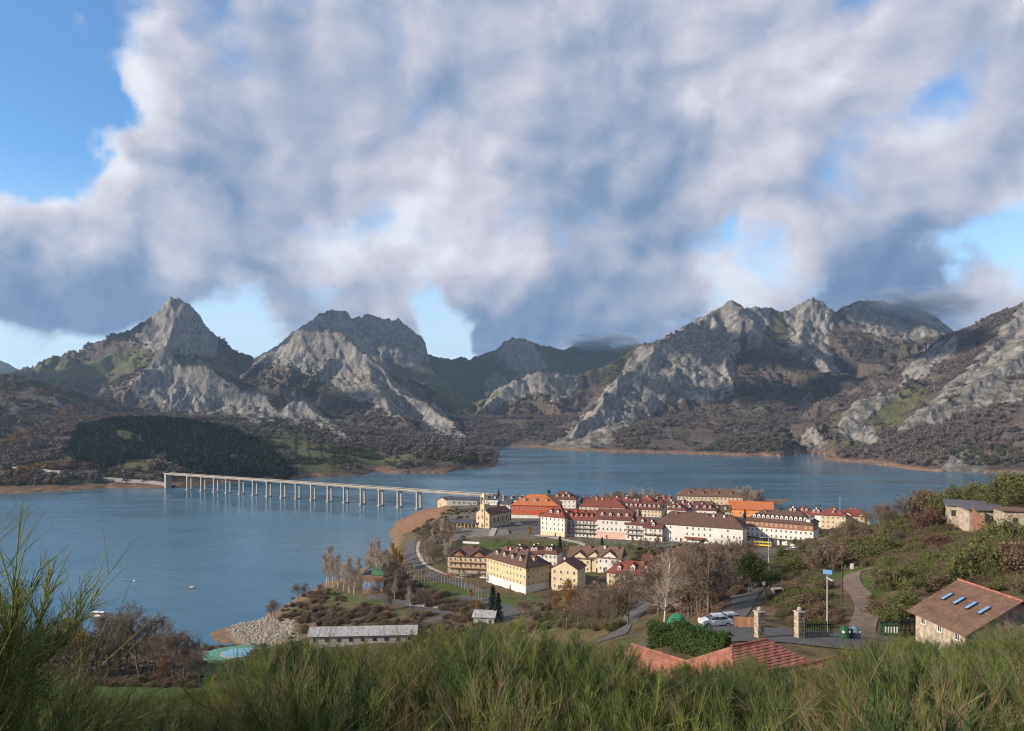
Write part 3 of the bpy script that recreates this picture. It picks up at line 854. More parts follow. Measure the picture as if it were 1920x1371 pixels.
def catmull(pts, n=8):
    out = []
    p = [np.array(q, float) for q in pts]
    p = [2 * p[0] - p[1]] + p + [2 * p[-1] - p[-2]]
    for i in range(1, len(p) - 2):
        for t in np.linspace(0, 1, n, endpoint=False):
            out.append(0.5 * ((2 * p[i]) + (-p[i - 1] + p[i + 1]) * t + (2 * p[i - 1] - 5 * p[i] + 4 * p[i + 1] - p[i + 2]) * t * t + (-p[i - 1] + 3 * p[i] - 3 * p[i + 1] + p[i + 2]) * t ** 3))
    out.append(p[-2])
    return np.array(out)


RC = {n_: catmull([gp(*q)[:2] for q in pix]) for n_, pix, w_ in ROADS}


def make_near():
    NR, NC = 560, 560
    yv = np.geomspace(4, 945, NR) - 26
    uv = np.linspace(-1, 1, NC); uv = np.sign(uv) * (0.8 * np.abs(uv) + 0.2 * np.abs(uv) ** 2)
    U, Y = np.meshgrid(uv, yv)
    X = U * (0.98 * np.maximum(Y, 0) + 70)
    Z = gz(X, Y)
    Dd = np.maximum(Y, 2)
    PX = 960 + FOC * X / Dd; PY = HOR - FOC * (Z - CAM_Z) / Dd
    qx = PX + 5 * fbm(X / 12, Y / 12, 3, 0.5, 5); qy = PY + 4 * fbm(X / 12, Y / 12, 3, 0.5, 15)
    green = np.zeros(X.shape)
    for pl in NEAR_GREEN: green = np.maximum(green, in_poly(qx, qy, pl).astype(float))
    ext = lambda a: (np.roll(a, 1, 0) + np.roll(a, -1, 0) + np.roll(a, 1, 1) + np.roll(a, -1, 1) + a) / 5
    green = ext(ext(green))
    C = np.ones(X.shape + (3,)) * np.array((0.105, 0.082, 0.052)) * (1 + 0.3 * fbm(X / 14, Y / 14, 4, 0.55, 25))[..., None]
    def cm(w, new):
        nonlocal C
        C = C * (1 - w[..., None]) + np.array(new) * w[..., None]
    cm(sstep(0.0, 0.5, fbm(X / 25, Y / 25, 4, 0.55, 35)) * 0.6, (0.075, 0.085, 0.032))
    cm(green * 0.95, (0.062, 0.094, 0.028))
    cm(sstep(60, 30, np.hypot(X, Y)) * 0.7, (0.070, 0.066, 0.034))
    vill = in_poly(PX, PY, [(850, 1005), (840, 960), (900, 935), (1400, 925), (1640, 985), (1530, 1045), (1420, 1050), (1240, 1028), (1060, 1012)]).astype(float)
    cm(ext(vill) * 0.75, (0.13, 0.125, 0.12))
    beach = sstep(4.2, 2.2, Z + 1.2 * fbm(X / 9, Y / 9, 3, 0.5, 45)) * (Y > 200)
    bank = in_poly(qx, qy, [(738, 995), (768, 965), (835, 944), (850, 955), (800, 985), (770, 1000)]).astype(float)
    cm(beach * 0.9, (0.20, 0.140, 0.098)); cm(bank * 0.85, (0.235, 0.135, 0.085))
    rip = in_poly(qx, qy, [(425, 1172), (470, 1158), (545, 1158), (560, 1200), (470, 1216), (440, 1200)]).astype(float)
    cm(ext(rip) * 0.9, (0.30, 0.265, 0.225))
    rd = np.full(X.shape, 99.0)
    for n_, pix, w_ in ROADS:
        c = RC[n_]
        m = (X > c[:, 0].min() - w_) & (X < c[:, 0].max() + w_) & (Y > c[:, 1].min() - w_) & (Y < c[:, 1].max() + w_)
        if m.any():
            dd = np.min(np.hypot(X[m][:, None] - c[None, :, 0], Y[m][:, None] - c[None, :, 1]), axis=1) - w_ / 2
            rd[m] = np.minimum(rd[m], dd)
    Z = Z + fbm(X / 5, Y / 5, 4, 0.5, 55) * np.clip(Y / 100, 0.15, 0.35) * (1 - vill) * sstep(0.5, 4.0, rd)
    V = np.stack([X, Y, Z], -1).reshape(-1, 3)
    idx = np.arange(NR * NC).reshape(NR, NC)
    F = np.stack([idx[:-1, :-1], idx[:-1, 1:], idx[1:, 1:], idx[1:, :-1]], -1).reshape(-1, 4)
    F = F[Z.reshape(-1)[F].max(1) > -3]
    me = np_mesh('hillside_ground', V, F, True, C.reshape(-1, 3), {'green': green.reshape(-1)})
    o = link('hillside_ground', me)
    tag(o, kind='structure')
    return o


m_near, T, b = new_mat('hillside ground')
co = T.n('ShaderNodeTexCoord').outputs['Object']
base = T.attr('col', 'Color')
f1 = T.noise(co, 0.35, 7, 0.68); f2 = T.noise(co, 3.5, 4, 0.65)
ff = T.m('ADD', T.m('MULTIPLY', f1, 0.6), T.m('MULTIPLY', f2, 0.4))
T.put(b.inputs['Base Color'], T.mix(T.rng(ff, 0.34, 0.68), T.mix(1.0, base, (0.6, 0.6, 0.6), 'MULTIPLY'), T.mix(1.0, base, (1.45, 1.4, 1.3), 'MULTIPLY')))
b.inputs['Roughness'].default_value = 0.95
b.inputs['Specular IOR Level'].default_value = 0.1
T.put(b.inputs['Normal'], T.bump(ff, 0.7, 0.5))
near_obj = make_near()
near_obj.data.materials.append(m_near)

# roads, tracks and plazas draped on the ground
m_asph = mat('asphalt', (0.085, 0.083, 0.084), 0.9, 0.2, 0.4)
m_dirt = mat('dirt track', (0.165, 0.122, 0.098), 0.95, 0.25, 0.8, 0.4)
m_conc = mat('pale concrete', (0.34, 0.31, 0.275), 0.9, 0.22, 0.7, 0.2)
m_pave = mat('grey paving', (0.20, 0.19, 0.18), 0.9, 0.2, 0.5)


def road(name, width, material, lift=0.3):
    c = RC[name]
    t = np.gradient(c, axis=0); t /= np.linalg.norm(t, axis=1)[:, None] + 1e-9
    nrm = np.stack([-t[:, 1], t[:, 0]], 1)
    k = 5
    rows = []
    for j in range(k):
        q = c + nrm * width * (j / (k - 1) - 0.5)
        rows.append(np.column_stack([q, gz(q[:, 0], q[:, 1]) + lift]))
    V = np.stack(rows, 1).reshape(-1, 3); n = len(c)
    idx = np.arange(n * k).reshape(n, k)
    F = np.stack([idx[:-1, :-1], idx[:-1, 1:], idx[1:, 1:], idx[1:, :-1]], -1).reshape(-1, 4)
    o = link(name, np_mesh(name, V, F), mat=material)
    tag(o, kind='structure')
    return o


road('lakeside_road', 7.0, m_asph, 0.12)
road('lakeside_pavement', 2.2, m_conc, 0.2)
road('hill_street', 6.5, m_asph, 0.12)
road('village_street', 6.0, m_asph, 0.12)
road('dirt_track', 3.1, m_dirt, 0.12)
road('access_road', 7.0, m_asph, 0.12)
road('shed_road', 6.0, m_asph, 0.12)
road('shed_footpath', 5.0, m_conc, 0.2)
road('car_park', 12, m_asph, 0.12)
road('village_square', 16, m_asph, 0.12)
road('church_square', 16, m_asph, 0.12)
road('terrace_walk', 4.0, m_conc, 0.2)
# ------------------------------------------------------------------ plants
def segs_mesh(name, segs, mats, n=3, leaves=None, smooth=True):
    """segs: list of (p0, p1, r0, r1); leaves: array (k,3,3) of triangles (second material)"""
    V = np.zeros((0, 3)); F = np.zeros((0, 3), int); MI = np.zeros(0, int)
    if len(segs):
        a = np.array([np.concatenate([s[0], s[1], [s[2], s[3]]]) for s in segs])
        p0, p1, r0, r1 = a[:, :3], a[:, 3:6], a[:, 6], a[:, 7]
        d = p1 - p0; d /= np.linalg.norm(d, axis=1)[:, None] + 1e-9
        up = np.where(np.abs(d[:, 2:3]) > 0.9, np.array([[1.0, 0, 0]]), np.array([[0, 0, 1.0]]))
        e1 = np.cross(d, up); e1 /= np.linalg.norm(e1, axis=1)[:, None] + 1e-9
        e2 = np.cross(d, e1)
        rings = []
        for k in range(n):
            t = 2 * np.pi * k / n
            o = e1 * math.cos(t) + e2 * math.sin(t)
            rings.append((p0 + o * r0[:, None], p1 + o * r1[:, None]))
        m = len(a)
        V = np.stack([r[0] for r in rings] + [r[1] for r in rings], 1).reshape(-1, 3)
        base = (np.arange(m) * 2 * n)[:, None]
        F = np.concatenate([np.concatenate([base + np.array([[k, (k + 1) % n, n + (k + 1) % n]]), base + np.array([[k, n + (k + 1) % n, n + k]])], 0) for k in range(n)], 0)
        MI = np.zeros(len(F), int)
    if leaves is not None and len(leaves):
        o = len(V)
        V = np.concatenate([V, leaves.reshape(-1, 3)], 0)
        F = np.concatenate([F, o + np.arange(len(leaves) * 3).reshape(-1, 3)], 0)
        MI = np.concatenate([MI, np.full(len(leaves), 1 if len(segs) else 0)])
    me = np_mesh(name, V, F, smooth)
    for m_ in (mats if isinstance(mats, (list, tuple)) else [mats]): me.materials.append(m_)
    if MI.max(initial=0) > 0: me.polygons.foreach_set('material_index', MI.astype(np.int32))
    return me


def leaf_tris(centres, size, r, flat=0.0):
    k = len(centres)
    a = r.normal(size=(k, 3)); a /= np.linalg.norm(a, axis=1)[:, None]
    b_ = r.normal(size=(k, 3)); b_ -= a * (a * b_).sum(1)[:, None]; b_ /= np.linalg.norm(b_, axis=1)[:, None]
    s = size * r.uniform(0.6, 1.4, (k, 1))
    return np.stack([centres - a * s, centres + a * s * 0.4 + b_ * s * 0.8, centres + a * s * 0.4 - b_ * s * 0.8], 1)


def leafmat(name, c1, c2, trans=0.35, island=True):
    m, T, b = new_mat(name)
    g = T.n('ShaderNodeNewGeometry').outputs['Random Per Island']
    oi = T.n('ShaderNodeObjectInfo').outputs['Random']
    c = T.mix(g, c1, c2)
    c = T.mix(T.m('MULTIPLY', oi, 0.4), c, T.mix(1.0, c, (0.55, 0.6, 0.6), 'MULTIPLY'))
    T.put(b.inputs['Base Color'], c)
    b.inputs['Roughness'].default_value = 0.7
    b.inputs['Specular IOR Level'].default_value = 0.2
    tr = T.n('ShaderNodeBsdfTranslucent'); T.put(tr.inputs[0], c)
    mx = T.n('ShaderNodeMixShader'); mx.inputs[0].default_value = trans
    o = [n for n in m.node_tree.nodes if n.type == 'OUTPUT_MATERIAL'][0]
    m.node_tree.links.new(b.outputs[0], mx.inputs[1]); m.node_tree.links.new(tr.outputs[0], mx.inputs[2]); m.node_tree.links.new(mx.outputs[0], o.inputs[0])
    return m


m_bark = leafmat('brown bark', (0.085, 0.066, 0.054), (0.15, 0.118, 0.098), 0.0)
m_twig = leafmat('bare twigs', (0.130, 0.096, 0.078), (0.23, 0.175, 0.142), 0.0)
m_twig2 = leafmat('pale twigs', (0.30, 0.245, 0.20), (0.45, 0.38, 0.31), 0.0)
m_birch = leafmat('white bark', (0.42, 0.39, 0.35), (0.56, 0.53, 0.48), 0.0)
m_yellow = leafmat('yellow autumn leaves', (0.34, 0.19, 0.035), (0.46, 0.27, 0.05))
m_ochre = leafmat('ochre autumn leaves', (0.24, 0.125, 0.035), (0.33, 0.19, 0.06))
m_pine = leafmat('dark pine needles', (0.012, 0.026, 0.014), (0.026, 0.045, 0.020), 0.1)
m_ever = leafmat('evergreen leaves', (0.030, 0.052, 0.016), (0.062, 0.082, 0.026))
m_bushg = leafmat('olive shrub leaves', (0.085, 0.110, 0.030), (0.175, 0.190, 0.060))
m_bushb = leafmat('russet shrub leaves', (0.15, 0.105, 0.062), (0.24, 0.175, 0.11))
m_bushr = leafmat('reddish bramble leaves', (0.105, 0.050, 0.040), (0.16, 0.085, 0.065))
m_hedge = leafmat('bright hedge leaves', (0.038, 0.082, 0.020), (0.075, 0.130, 0.034))
m_broom, T, b = new_mat('green broom stems')
_oi = T.n('ShaderNodeObjectInfo').outputs['Random']
_ri = T.n('ShaderNodeNewGeometry').outputs['Random Per Island']
_rp = T.n('ShaderNodeValToRGB'); T.put(_rp.inputs[0], T.m('ADD', T.m('MULTIPLY', _oi, 0.72), T.m('MULTIPLY', _ri, 0.28)))
_e = _rp.color_ramp.elements
_e[0].position = 0.0; _e[0].color = (0.022, 0.046, 0.020, 1); _e[1].position = 1.0; _e[1].color = (0.215, 0.205, 0.060, 1)
for _p, _c in ((0.35, (0.060, 0.100, 0.030, 1)), (0.7, (0.140, 0.172, 0.046, 1))): _x = _e.new(_p); _x.color = _c
T.put(b.inputs['Base Color'], _rp.outputs[0]); b.inputs['Roughness'].default_value = 0.6; b.inputs['Specular IOR Level'].default_value = 0.25
m_broomd = leafmat('dry broom stems', (0.16, 0.12, 0.065), (0.25, 0.20, 0.12), 0.1)
m_wood = leafmat('broom wood', (0.115, 0.080, 0.052), (0.20, 0.145, 0.095), 0.0)
m_grass = leafmat('grass blades', (0.060, 0.085, 0.018), (0.15, 0.15, 0.05), 0.3)


def branchy(seed, height, crown_r, trunk_r, levels=4, start=0.25, up=0.55, kids=(7, 5, 4), shape='round', wob=0.12):
    """returns (thick segments, twig segments, twig end points)"""
    r = np.random.default_rng(seed)
    thick, twig, ends = [], [], []

    def limb(p, d, L, rad, lev, n):
        pts = [p]
        for i in range(n):
            d = d + r.normal(size=3) * wob * (1.0 if lev else 0.35)
            d[2] += up * 0.12 * (lev > 0)
            d = d / np.linalg.norm(d)
            pts.append(pts[-1] + d * (L / n))
        rr = np.linspace(rad, rad * (0.45 if lev < levels - 1 else 0.25), n + 1)
        for i in range(n):
            (thick if lev <= 1 else twig).append((pts[i], pts[i + 1], rr[i], rr[i + 1]))
        if lev >= levels - 1:
            ends.extend(pts[1:])
            return
        kn = kids[min(lev, len(kids) - 1)]
        for j in range(kn):
            f = start + (1 - start) * ((j + r.uniform(0.2, 0.8)) / kn) if lev == 0 else 0.25 + 0.75 * (j + r.uniform(0.1, 0.9)) / kn
            i = min(int(f * n), n - 1); u = f * n - i
            q = pts[i] * (1 - u) + pts[i + 1] * u
            ax = (pts[i + 1] - pts[i]); ax /= np.linalg.norm(ax)
            side = r.normal(size=3); side -= ax * (side @ ax); side /= np.linalg.norm(side)
            spread = r.uniform(0.55, 0.95) if shape == 'round' else r.uniform(0.38, 0.66)
            nd = ax * (1 - spread * 0.5) + side * spread
            nd[2] += up * 0.35; nd /= np.linalg.norm(nd)
            if lev == 0:
                LL = crown_r * (1.25 - 0.75 * (f - start) / (1 - start)) * r.uniform(0.8, 1.15)
            else: LL = L * r.uniform(0.42, 0.62)
            limb(q, nd, LL, max(rr[i] * 0.55, 0.012), lev + 1, max(2, n - 1))
    limb(np.zeros(3), np.array([0, 0, 1.0]), height * 0.9, trunk_r, 0, 6)
    return thick, twig, np.array(ends)


PROTO = {}


def tree_meshes(kind, seed):
    key = (kind, seed)
    if key in PROTO: return PROTO[key]
    r = np.random.default_rng(seed + 100)
    if kind == 'bare':
        th, tw, en = branchy(seed, 10, 4.2, 0.22, 5, 0.20, 0.5, (15, 6, 4, 3))
        tw = [(a, b_, max(c, 0.030), max(d, 0.020)) for a, b_, c, d in tw]
        out = (segs_mesh('trunk', th, m_bark, 5), segs_mesh('crown', tw, m_twig, 3))
    elif kind == 'dense':
        th, tw, en = branchy(seed, 9, 4.6, 0.20, 5, 0.16, 0.45, (14, 6, 4, 3))
        tw = [(a, b_, max(c, 0.032), max(d, 0.024)) for a, b_, c, d in tw]
        lv = leaf_tris(en[r.integers(0, len(en), 500)] + r.normal(size=(500, 3)) * 0.12, 0.10, r)
        out = (segs_mesh('trunk', th, m_bark, 5), segs_mesh('crown', tw, [m_twig, m_ochre], 3, lv))
    elif kind == 'poplar':
        th, tw, en = branchy(seed, 14, 3.6, 0.16, 4, 0.14, 0.8, (24, 6, 5), 'tall')
        tw = [(a, b_, max(c, 0.034), max(d, 0.022)) for a, b_, c, d in tw]
        out = (segs_mesh('trunk', th[:6], m_birch, 5), segs_mesh('crown', th[6:] + tw, m_twig2, 3))
    elif kind == 'birch':
        th, tw, en = branchy(seed, 13, 3.2, 0.17, 4, 0.22, 0.5, (26, 7, 5), 'round')
        out = (segs_mesh('trunk', th[:6], m_birch, 6), segs_mesh('crown', th[6:] + [(a, b_, max(c, 0.020), max(d, 0.015)) for a, b_, c, d in tw], m_twig2, 3))
    elif kind in ('yellow', 'ochre'):
        th, tw, en = branchy(seed, 8, 2.2, 0.14, 4, 0.2, 0.9, (12, 6, 4), 'tall' if kind == 'yellow' else 'round')
        cnt = 2600 if kind == 'yellow' else 1500
        lv = leaf_tris(en[r.integers(0, len(en), cnt)] + r.normal(size=(cnt, 3)) * 0.25, 0.14, r)
        out = (segs_mesh('trunk', th, m_bark, 5), segs_mesh('crown', tw, [m_twig, m_yellow if kind == 'yellow' else m_ochre], 3, lv))
    elif kind == 'sapling':
        th, tw, en = branchy(seed, 7, 1.0, 0.075, 3, 0.5, 1.2, (9, 5), 'tall')
        th = [(a, b_, max(c, 0.08), max(d, 0.05)) for a, b_, c, d in th]
        lv = leaf_tris(en[r.integers(0, len(en), 140)] + r.normal(size=(140, 3)) * 0.15, 0.09, r)
        out = (segs_mesh('trunk', th[:6], m_birch, 5), segs_mesh('crown', th[6:] + tw, [m_twig2, m_ochre], 3, lv))
    elif kind == 'conifer':
        tw = []; lv = []
        H = 12.0
        for i in range(26):
            f = 0.06 + 0.92 * i / 26
            L = 2.6 * (1 - f) ** 0.85 + 0.15
            for k in range(9):
                a = r.uniform(0, 6.28)
                d = np.array([math.cos(a), math.sin(a), -0.22 + 0.3 * f])
                p = np.array([0, 0, f * H + r.uniform(-0.15, 0.15)])
                LL = L * r.uniform(0.75, 1.1)
                q_ = p + d * LL
                tw.append((p, q_, 0.03, 0.01))
                c = p + d * LL * r.uniform(0.15, 1.0, (16, 1)) + r.normal(size=(16, 3)) * np.array([0.16, 0.16, 0.10])
                lv.append(leaf_tris(c, 0.24, r))
        out = (segs_mesh('trunk', [(np.zeros(3), np.array([0, 0, H]), 0.2, 0.02)], m_bark, 6), segs_mesh('crown', tw, [m_bark, m_pine], 3, np.concatenate(lv)))
    elif kind == 'evergreen':
        th, tw, en = branchy(seed, 6, 2.6, 0.16, 4, 0.12, 0.4, (12, 6, 4))
        lv = leaf_tris(en[r.integers(0, len(en), 4200)] + r.normal(size=(4200, 3)) * 0.3, 0.15, r)
        out = (segs_mesh('trunk', th, m_bark, 5), segs_mesh('crown', tw, [m_bark, m_ever], 3, lv))
    PROTO[key] = out
    return out


def tree(kind, x, y, label, h=1.0, seed=None, group=None, cat='tree', name=None, z=None, wide=1.0):
    seed = random.randrange(4) if seed is None else seed
    tr, cr = tree_meshes(kind, seed)
    nm = name or {'bare': 'bare_tree', 'dense': 'bare_tree', 'poplar': 'poplar_tree', 'birch': 'birch_tree', 'yellow': 'autumn_tree', 'ochre': 'autumn_tree', 'sapling': 'sapling', 'conifer': 'conifer_tree', 'evergreen': 'evergreen_tree'}[kind]
    o = empty(nm, (x, y, (gz1(x, y) if z is None else z) - 0.25), random.uniform(0, 6.28))
    o.scale = (h * wide, h * wide, h)
    tag(o, label, cat, group)
    link('trunk', tr, o); link('crown', cr, o)
    return o


def bush_mesh(kind, seed):
    key = ('bush', kind, seed)
    if key in PROTO: return PROTO[key]
    r = np.random.default_rng(seed + 500)
    lm = {'olive': m_bushg, 'russet': m_bushb, 'red': m_bushr, 'twiggy': m_twig}[kind]
    tw = []; cs = []
    for i in range(70):
        a = r.uniform(0, 6.28); t = r.uniform(0.05, 1.25)
        d = np.array([math.cos(a) * math.sin(t), math.sin(a) * math.sin(t), math.cos(t) * 1.0 + 0.1])
        p = np.array([r.normal() * 0.15, r.normal() * 0.15, 0]); L = r.uniform(0.7, 1.15)
        rad = 0.022
        for k in range(4):
            q_ = p + d * L / 4 + r.normal(size=3) * 0.05
            tw.append((p, q_, rad, rad * 0.7)); rad *= 0.7
            if k > 0:
                for _ in range(4):
                    e = p + (q_ - p) * r.uniform() + (d + r.normal(size=3) * 0.7) * 0.16
                    tw.append((p, e, 0.008, 0.005)); cs.append(e)
                    cs.append(e + r.normal(size=3) * 0.05)
            p = q_
        cs.append(p)
    cs = np.array(cs); cs = cs[cs[:, 2] > 0.02]
    k = {'twiggy': 250}.get(kind, 2200)
    c = cs[r.integers(0, len(cs), k)] + r.normal(size=(k, 3)) * 0.06
    out = segs_mesh('branches', tw, m_twig, 3), segs_mesh('leaves', [], m_bushb if kind == 'twiggy' else lm, 3, leaf_tris(c, 0.062, r))
    PROTO[key] = out
    return out


def bush(kind, x, y, size, label, group=None, tall=1.0, z=None):
    br, lv = bush_mesh(kind, random.randrange(3))
    o = empty('shrub', (x, y, (gz1(x, y) if z is None else z) - 0.1 * size), random.uniform(0, 6.28))
    o.scale = (size, size * random.uniform(0.85, 1.15), size * tall)
    tag(o, label, 'shrub', group)
    link('branches', br, o); link('leaves', lv, o)
    return o


# ------------------------------------------------------------------ masses scattered over the land (uncountable)
def scatter(name, pts, scale, protos, mats_label):
    """one object: points that carry small plants (geometry nodes)"""
    me = bpy.data.meshes.new(name)
    me.vertices.add(len(pts)); me.vertices.foreach_set('co', np.asarray(pts, np.float32).ravel())
    a = me.attributes.new('sc', 'FLOAT', 'POINT'); a.data.foreach_set('value', np.asarray(scale, np.float32))
    o = link(name, me)
    ng = bpy.data.node_groups.new(name, 'GeometryNodeTree')
    ng.interface.new_socket('Geometry', in_out='INPUT', socket_type='NodeSocketGeometry')
    ng.interface.new_socket('Geometry', in_out='OUTPUT', socket_type='NodeSocketGeometry')
    gi = ng.nodes.new('NodeGroupInput'); go = ng.nodes.new('NodeGroupOutput')
    g2i = ng.nodes.new('GeometryNodeGeometryToInstance')
    for p in protos:
        ob = bpy.data.objects.new(name + '_source', p)          # not linked to the scene: source shape only
        oi = ng.nodes.new('GeometryNodeObjectInfo'); oi.inputs['Object'].default_value = ob; oi.inputs['As Instance'].default_value = True
        ng.links.new(oi.outputs['Geometry'], g2i.inputs[0])
    ip = ng.nodes.new('GeometryNodeInstanceOnPoints'); ip.inputs['Pick Instance'].default_value = True
    rv = ng.nodes.new('FunctionNodeRandomValue'); rv.data_type = 'FLOAT_VECTOR'; rv.inputs[1].default_value = (0.12, 0.12, 6.28); rv.inputs[0].default_value = (-0.12, -0.12, 0)
    na = ng.nodes.new('GeometryNodeInputNamedAttribute'); na.data_type = 'FLOAT'; na.inputs[0].default_value = 'sc'
    ng.links.new(gi.outputs[0], ip.inputs['Points']); ng.links.new(g2i.outputs[0], ip.inputs['Instance'])
    ng.links.new(rv.outputs[0], ip.inputs['Rotation']); ng.links.new(na.outputs[0], ip.inputs['Scale'])
    ng.links.new(ip.outputs[0], go.inputs[0])
    md = o.modifiers.new('scatter', 'NODES'); md.node_group = ng
    tag(o, kind='stuff')
    return o


def clump(seed, lm, n=150, tall=1.0, size=0.125, tw=True):
    """a small far tree: a few stems and an uneven head of leaf-sized faces, unit height about 1"""
    r = np.random.default_rng(seed)
    c = r.normal(size=(n, 3)) * np.array([0.23, 0.23, 0.20 * tall]); c[:, 2] += 0.55 * tall
    c = c[c[:, 2] > 0.05]
    sg = [(np.array([0, 0, -0.2]), np.array([r.normal() * 0.12, r.normal() * 0.12, 0.75 * tall]), 0.03, 0.01) for _ in range(3)] if tw else []
    return segs_mesh('clump', sg, [m_bark, lm] if tw else [lm], 3, leaf_tris(c, size, r))


def cone_clump(seed):
    r = np.random.default_rng(seed)
    z = r.uniform(0, 1, 90) ** 1.3
    rad = 0.27 * (1 - z) * r.uniform(0.5, 1.1, 90) + 0.015; a = r.uniform(0, 6.28, 90)
    c = np.stack([rad * np.cos(a), rad * np.sin(a), z + 0.08], 1)
    return segs_mesh('clump', [(np.array([0, 0, -0.2]), np.array([0, 0, 0.9]), 0.02, 0.005)], [m_bark, m_pine], 3, leaf_tris(c, 0.11, r))


def far_points(weight, n, seed):
    r = np.random.default_rng(seed)
    w = (weight * (np.abs(FAR['PX'] - 960) < 1150)).astype(float)
    area = FAR['D'] * np.gradient(FAR['D'], axis=0)
    p = (w * area).ravel(); p /= p.sum()
    k = r.choice(len(p), n, p=p)
    X = FAR['X'].ravel()[k] + r.uniform(-4, 4, n); Y = FAR['Y'].ravel()[k] + r.uniform(-4, 4, n)
    return np.column_stack([X, Y, far_z(X, Y) - 0.3]), r


FD, FZ, FPX, FPY = FAR['D'], FAR['Z'], FAR['PX'], FAR['PY']
m_wbrown = leafmat('far bare wood', (0.088, 0.070, 0.064), (0.165, 0.132, 0.120), 0.0)
m_wrust = leafmat('far rust wood', (0.15, 0.085, 0.042), (0.21, 0.125, 0.055), 0.0)
m_wgreen = leafmat('far green scrub', (0.045, 0.055, 0.022), (0.085, 0.092, 0.038), 0.0)
veg = (1 - FAR['rock']) * (FAR['beach'] < 0.2) * (FZ > 6) * (1 - FAR['pine'])
wood = veg * (1 - FAR['grassy'] * 0.9) * (1 - 0.7 * FAR['scrub']) * sstep(-0.25, 0.35, fbm(FAR['X'] / 180, FAR['Y'] / 180, 4, 0.55, 301)) * (FZ < 420)
pts, r_ = far_points(wood * (FD < 3300), 26000, 1)
scatter('bare_woodland', pts, r_.uniform(6, 12, len(pts)), [clump(s, m_wbrown) for s in (1, 2, 3)], '')
pts, r_ = far_points(veg * (FD < 2300) * (FPX < 230) * sstep(0.0, 0.5, fbm(FAR['X'] / 70, FAR['Y'] / 70, 4, 0.55, 181)), 2500, 2)
scatter('rust_woodland', pts, r_.uniform(6, 11, len(pts)), [clump(s, m_wrust) for s in (4, 5)], '')
pts, r_ = far_points(FAR['pine'] * (FD < 1500) * sstep(-0.55, -0.1, fbm(FAR['X'] / 60, FAR['Y'] / 60, 3, 0.5, 321)), 4200, 3)
scatter('pine_forest', pts, r_.uniform(9, 15, len(pts)), [cone_clump(s) for s in (1, 2, 3)], '')
pts, r_ = far_points(veg * (FD < 2600) * (0.25 + FAR['scrub']) * sstep(0.0, 0.4, fbm(FAR['X'] / 110, FAR['Y'] / 110, 4, 0.55, 331)), 9000, 4)
scatter('green_scrub', pts, r_.uniform(3, 7, len(pts)), [clump(s, m_wgreen, 110, 0.8) for s in (6, 7)], '')
spit = in_poly(FPX, FPY, [(1320, 845), (1370, 815), (1480, 815), (1500, 842), (1420, 848)]).astype(float) * (FD < 1900) * (FZ > 5) + in_poly(FPX, FPY, [(790, 860), (830, 838), (880, 842), (905, 865), (870, 872)]).astype(float) * (FD < 1500) * (FZ > 5) \
    + in_poly(FPX, FPY, [(0, 895), (100, 890), (330, 893), (330, 910), (0, 915)]).astype(float) * (FD < 1100) * (FZ > 6) * 0.25 + in_poly(FPX, FPY, [(1700, 870), (1760, 830), (1920, 830), (1920, 876)]).astype(float) * (FD < 1500) * (FZ > 6) * 0.35
pts, r_ = far_points(spit, 1100, 5)
scatter('shore_woodland', pts, r_.uniform(5, 10, len(pts)), [clump(8, m_wgreen), clump(9, m_wbrown), clump(10, m_wgreen)], '')
# ------------------------------------------------------------------ village
def tilemat(name, col, rowh=0.32):
    m, T, b = new_mat(name)
    co = T.n('ShaderNodeTexCoord').outputs['Object']
    n = T.noise(co, 0.8, 6, 0.65); n2 = T.noise(co, 5.0, 3, 0.6)
    oi = T.n('ShaderNodeObjectInfo').outputs['Random']
    f = T.m('ADD', T.m('MULTIPLY', n, 0.6), T.m('MULTIPLY', n2, 0.4))
    c = T.mix(T.rng(f, 0.3, 0.7), tuple(k * 0.6 for k in col), tuple(min(1, k * 1.4) for k in col))
    c = T.mix(T.m('MULTIPLY', oi, 0.35), c, T.mix(1.0, c, (0.62, 0.6, 0.62), 'MULTIPLY'))
    T.put(b.inputs['Base Color'], c)
    b.inputs['Roughness'].default_value = 0.85
    T.put(b.inputs['Normal'], T.bump(n2, 0.6, 0.08))
    return m


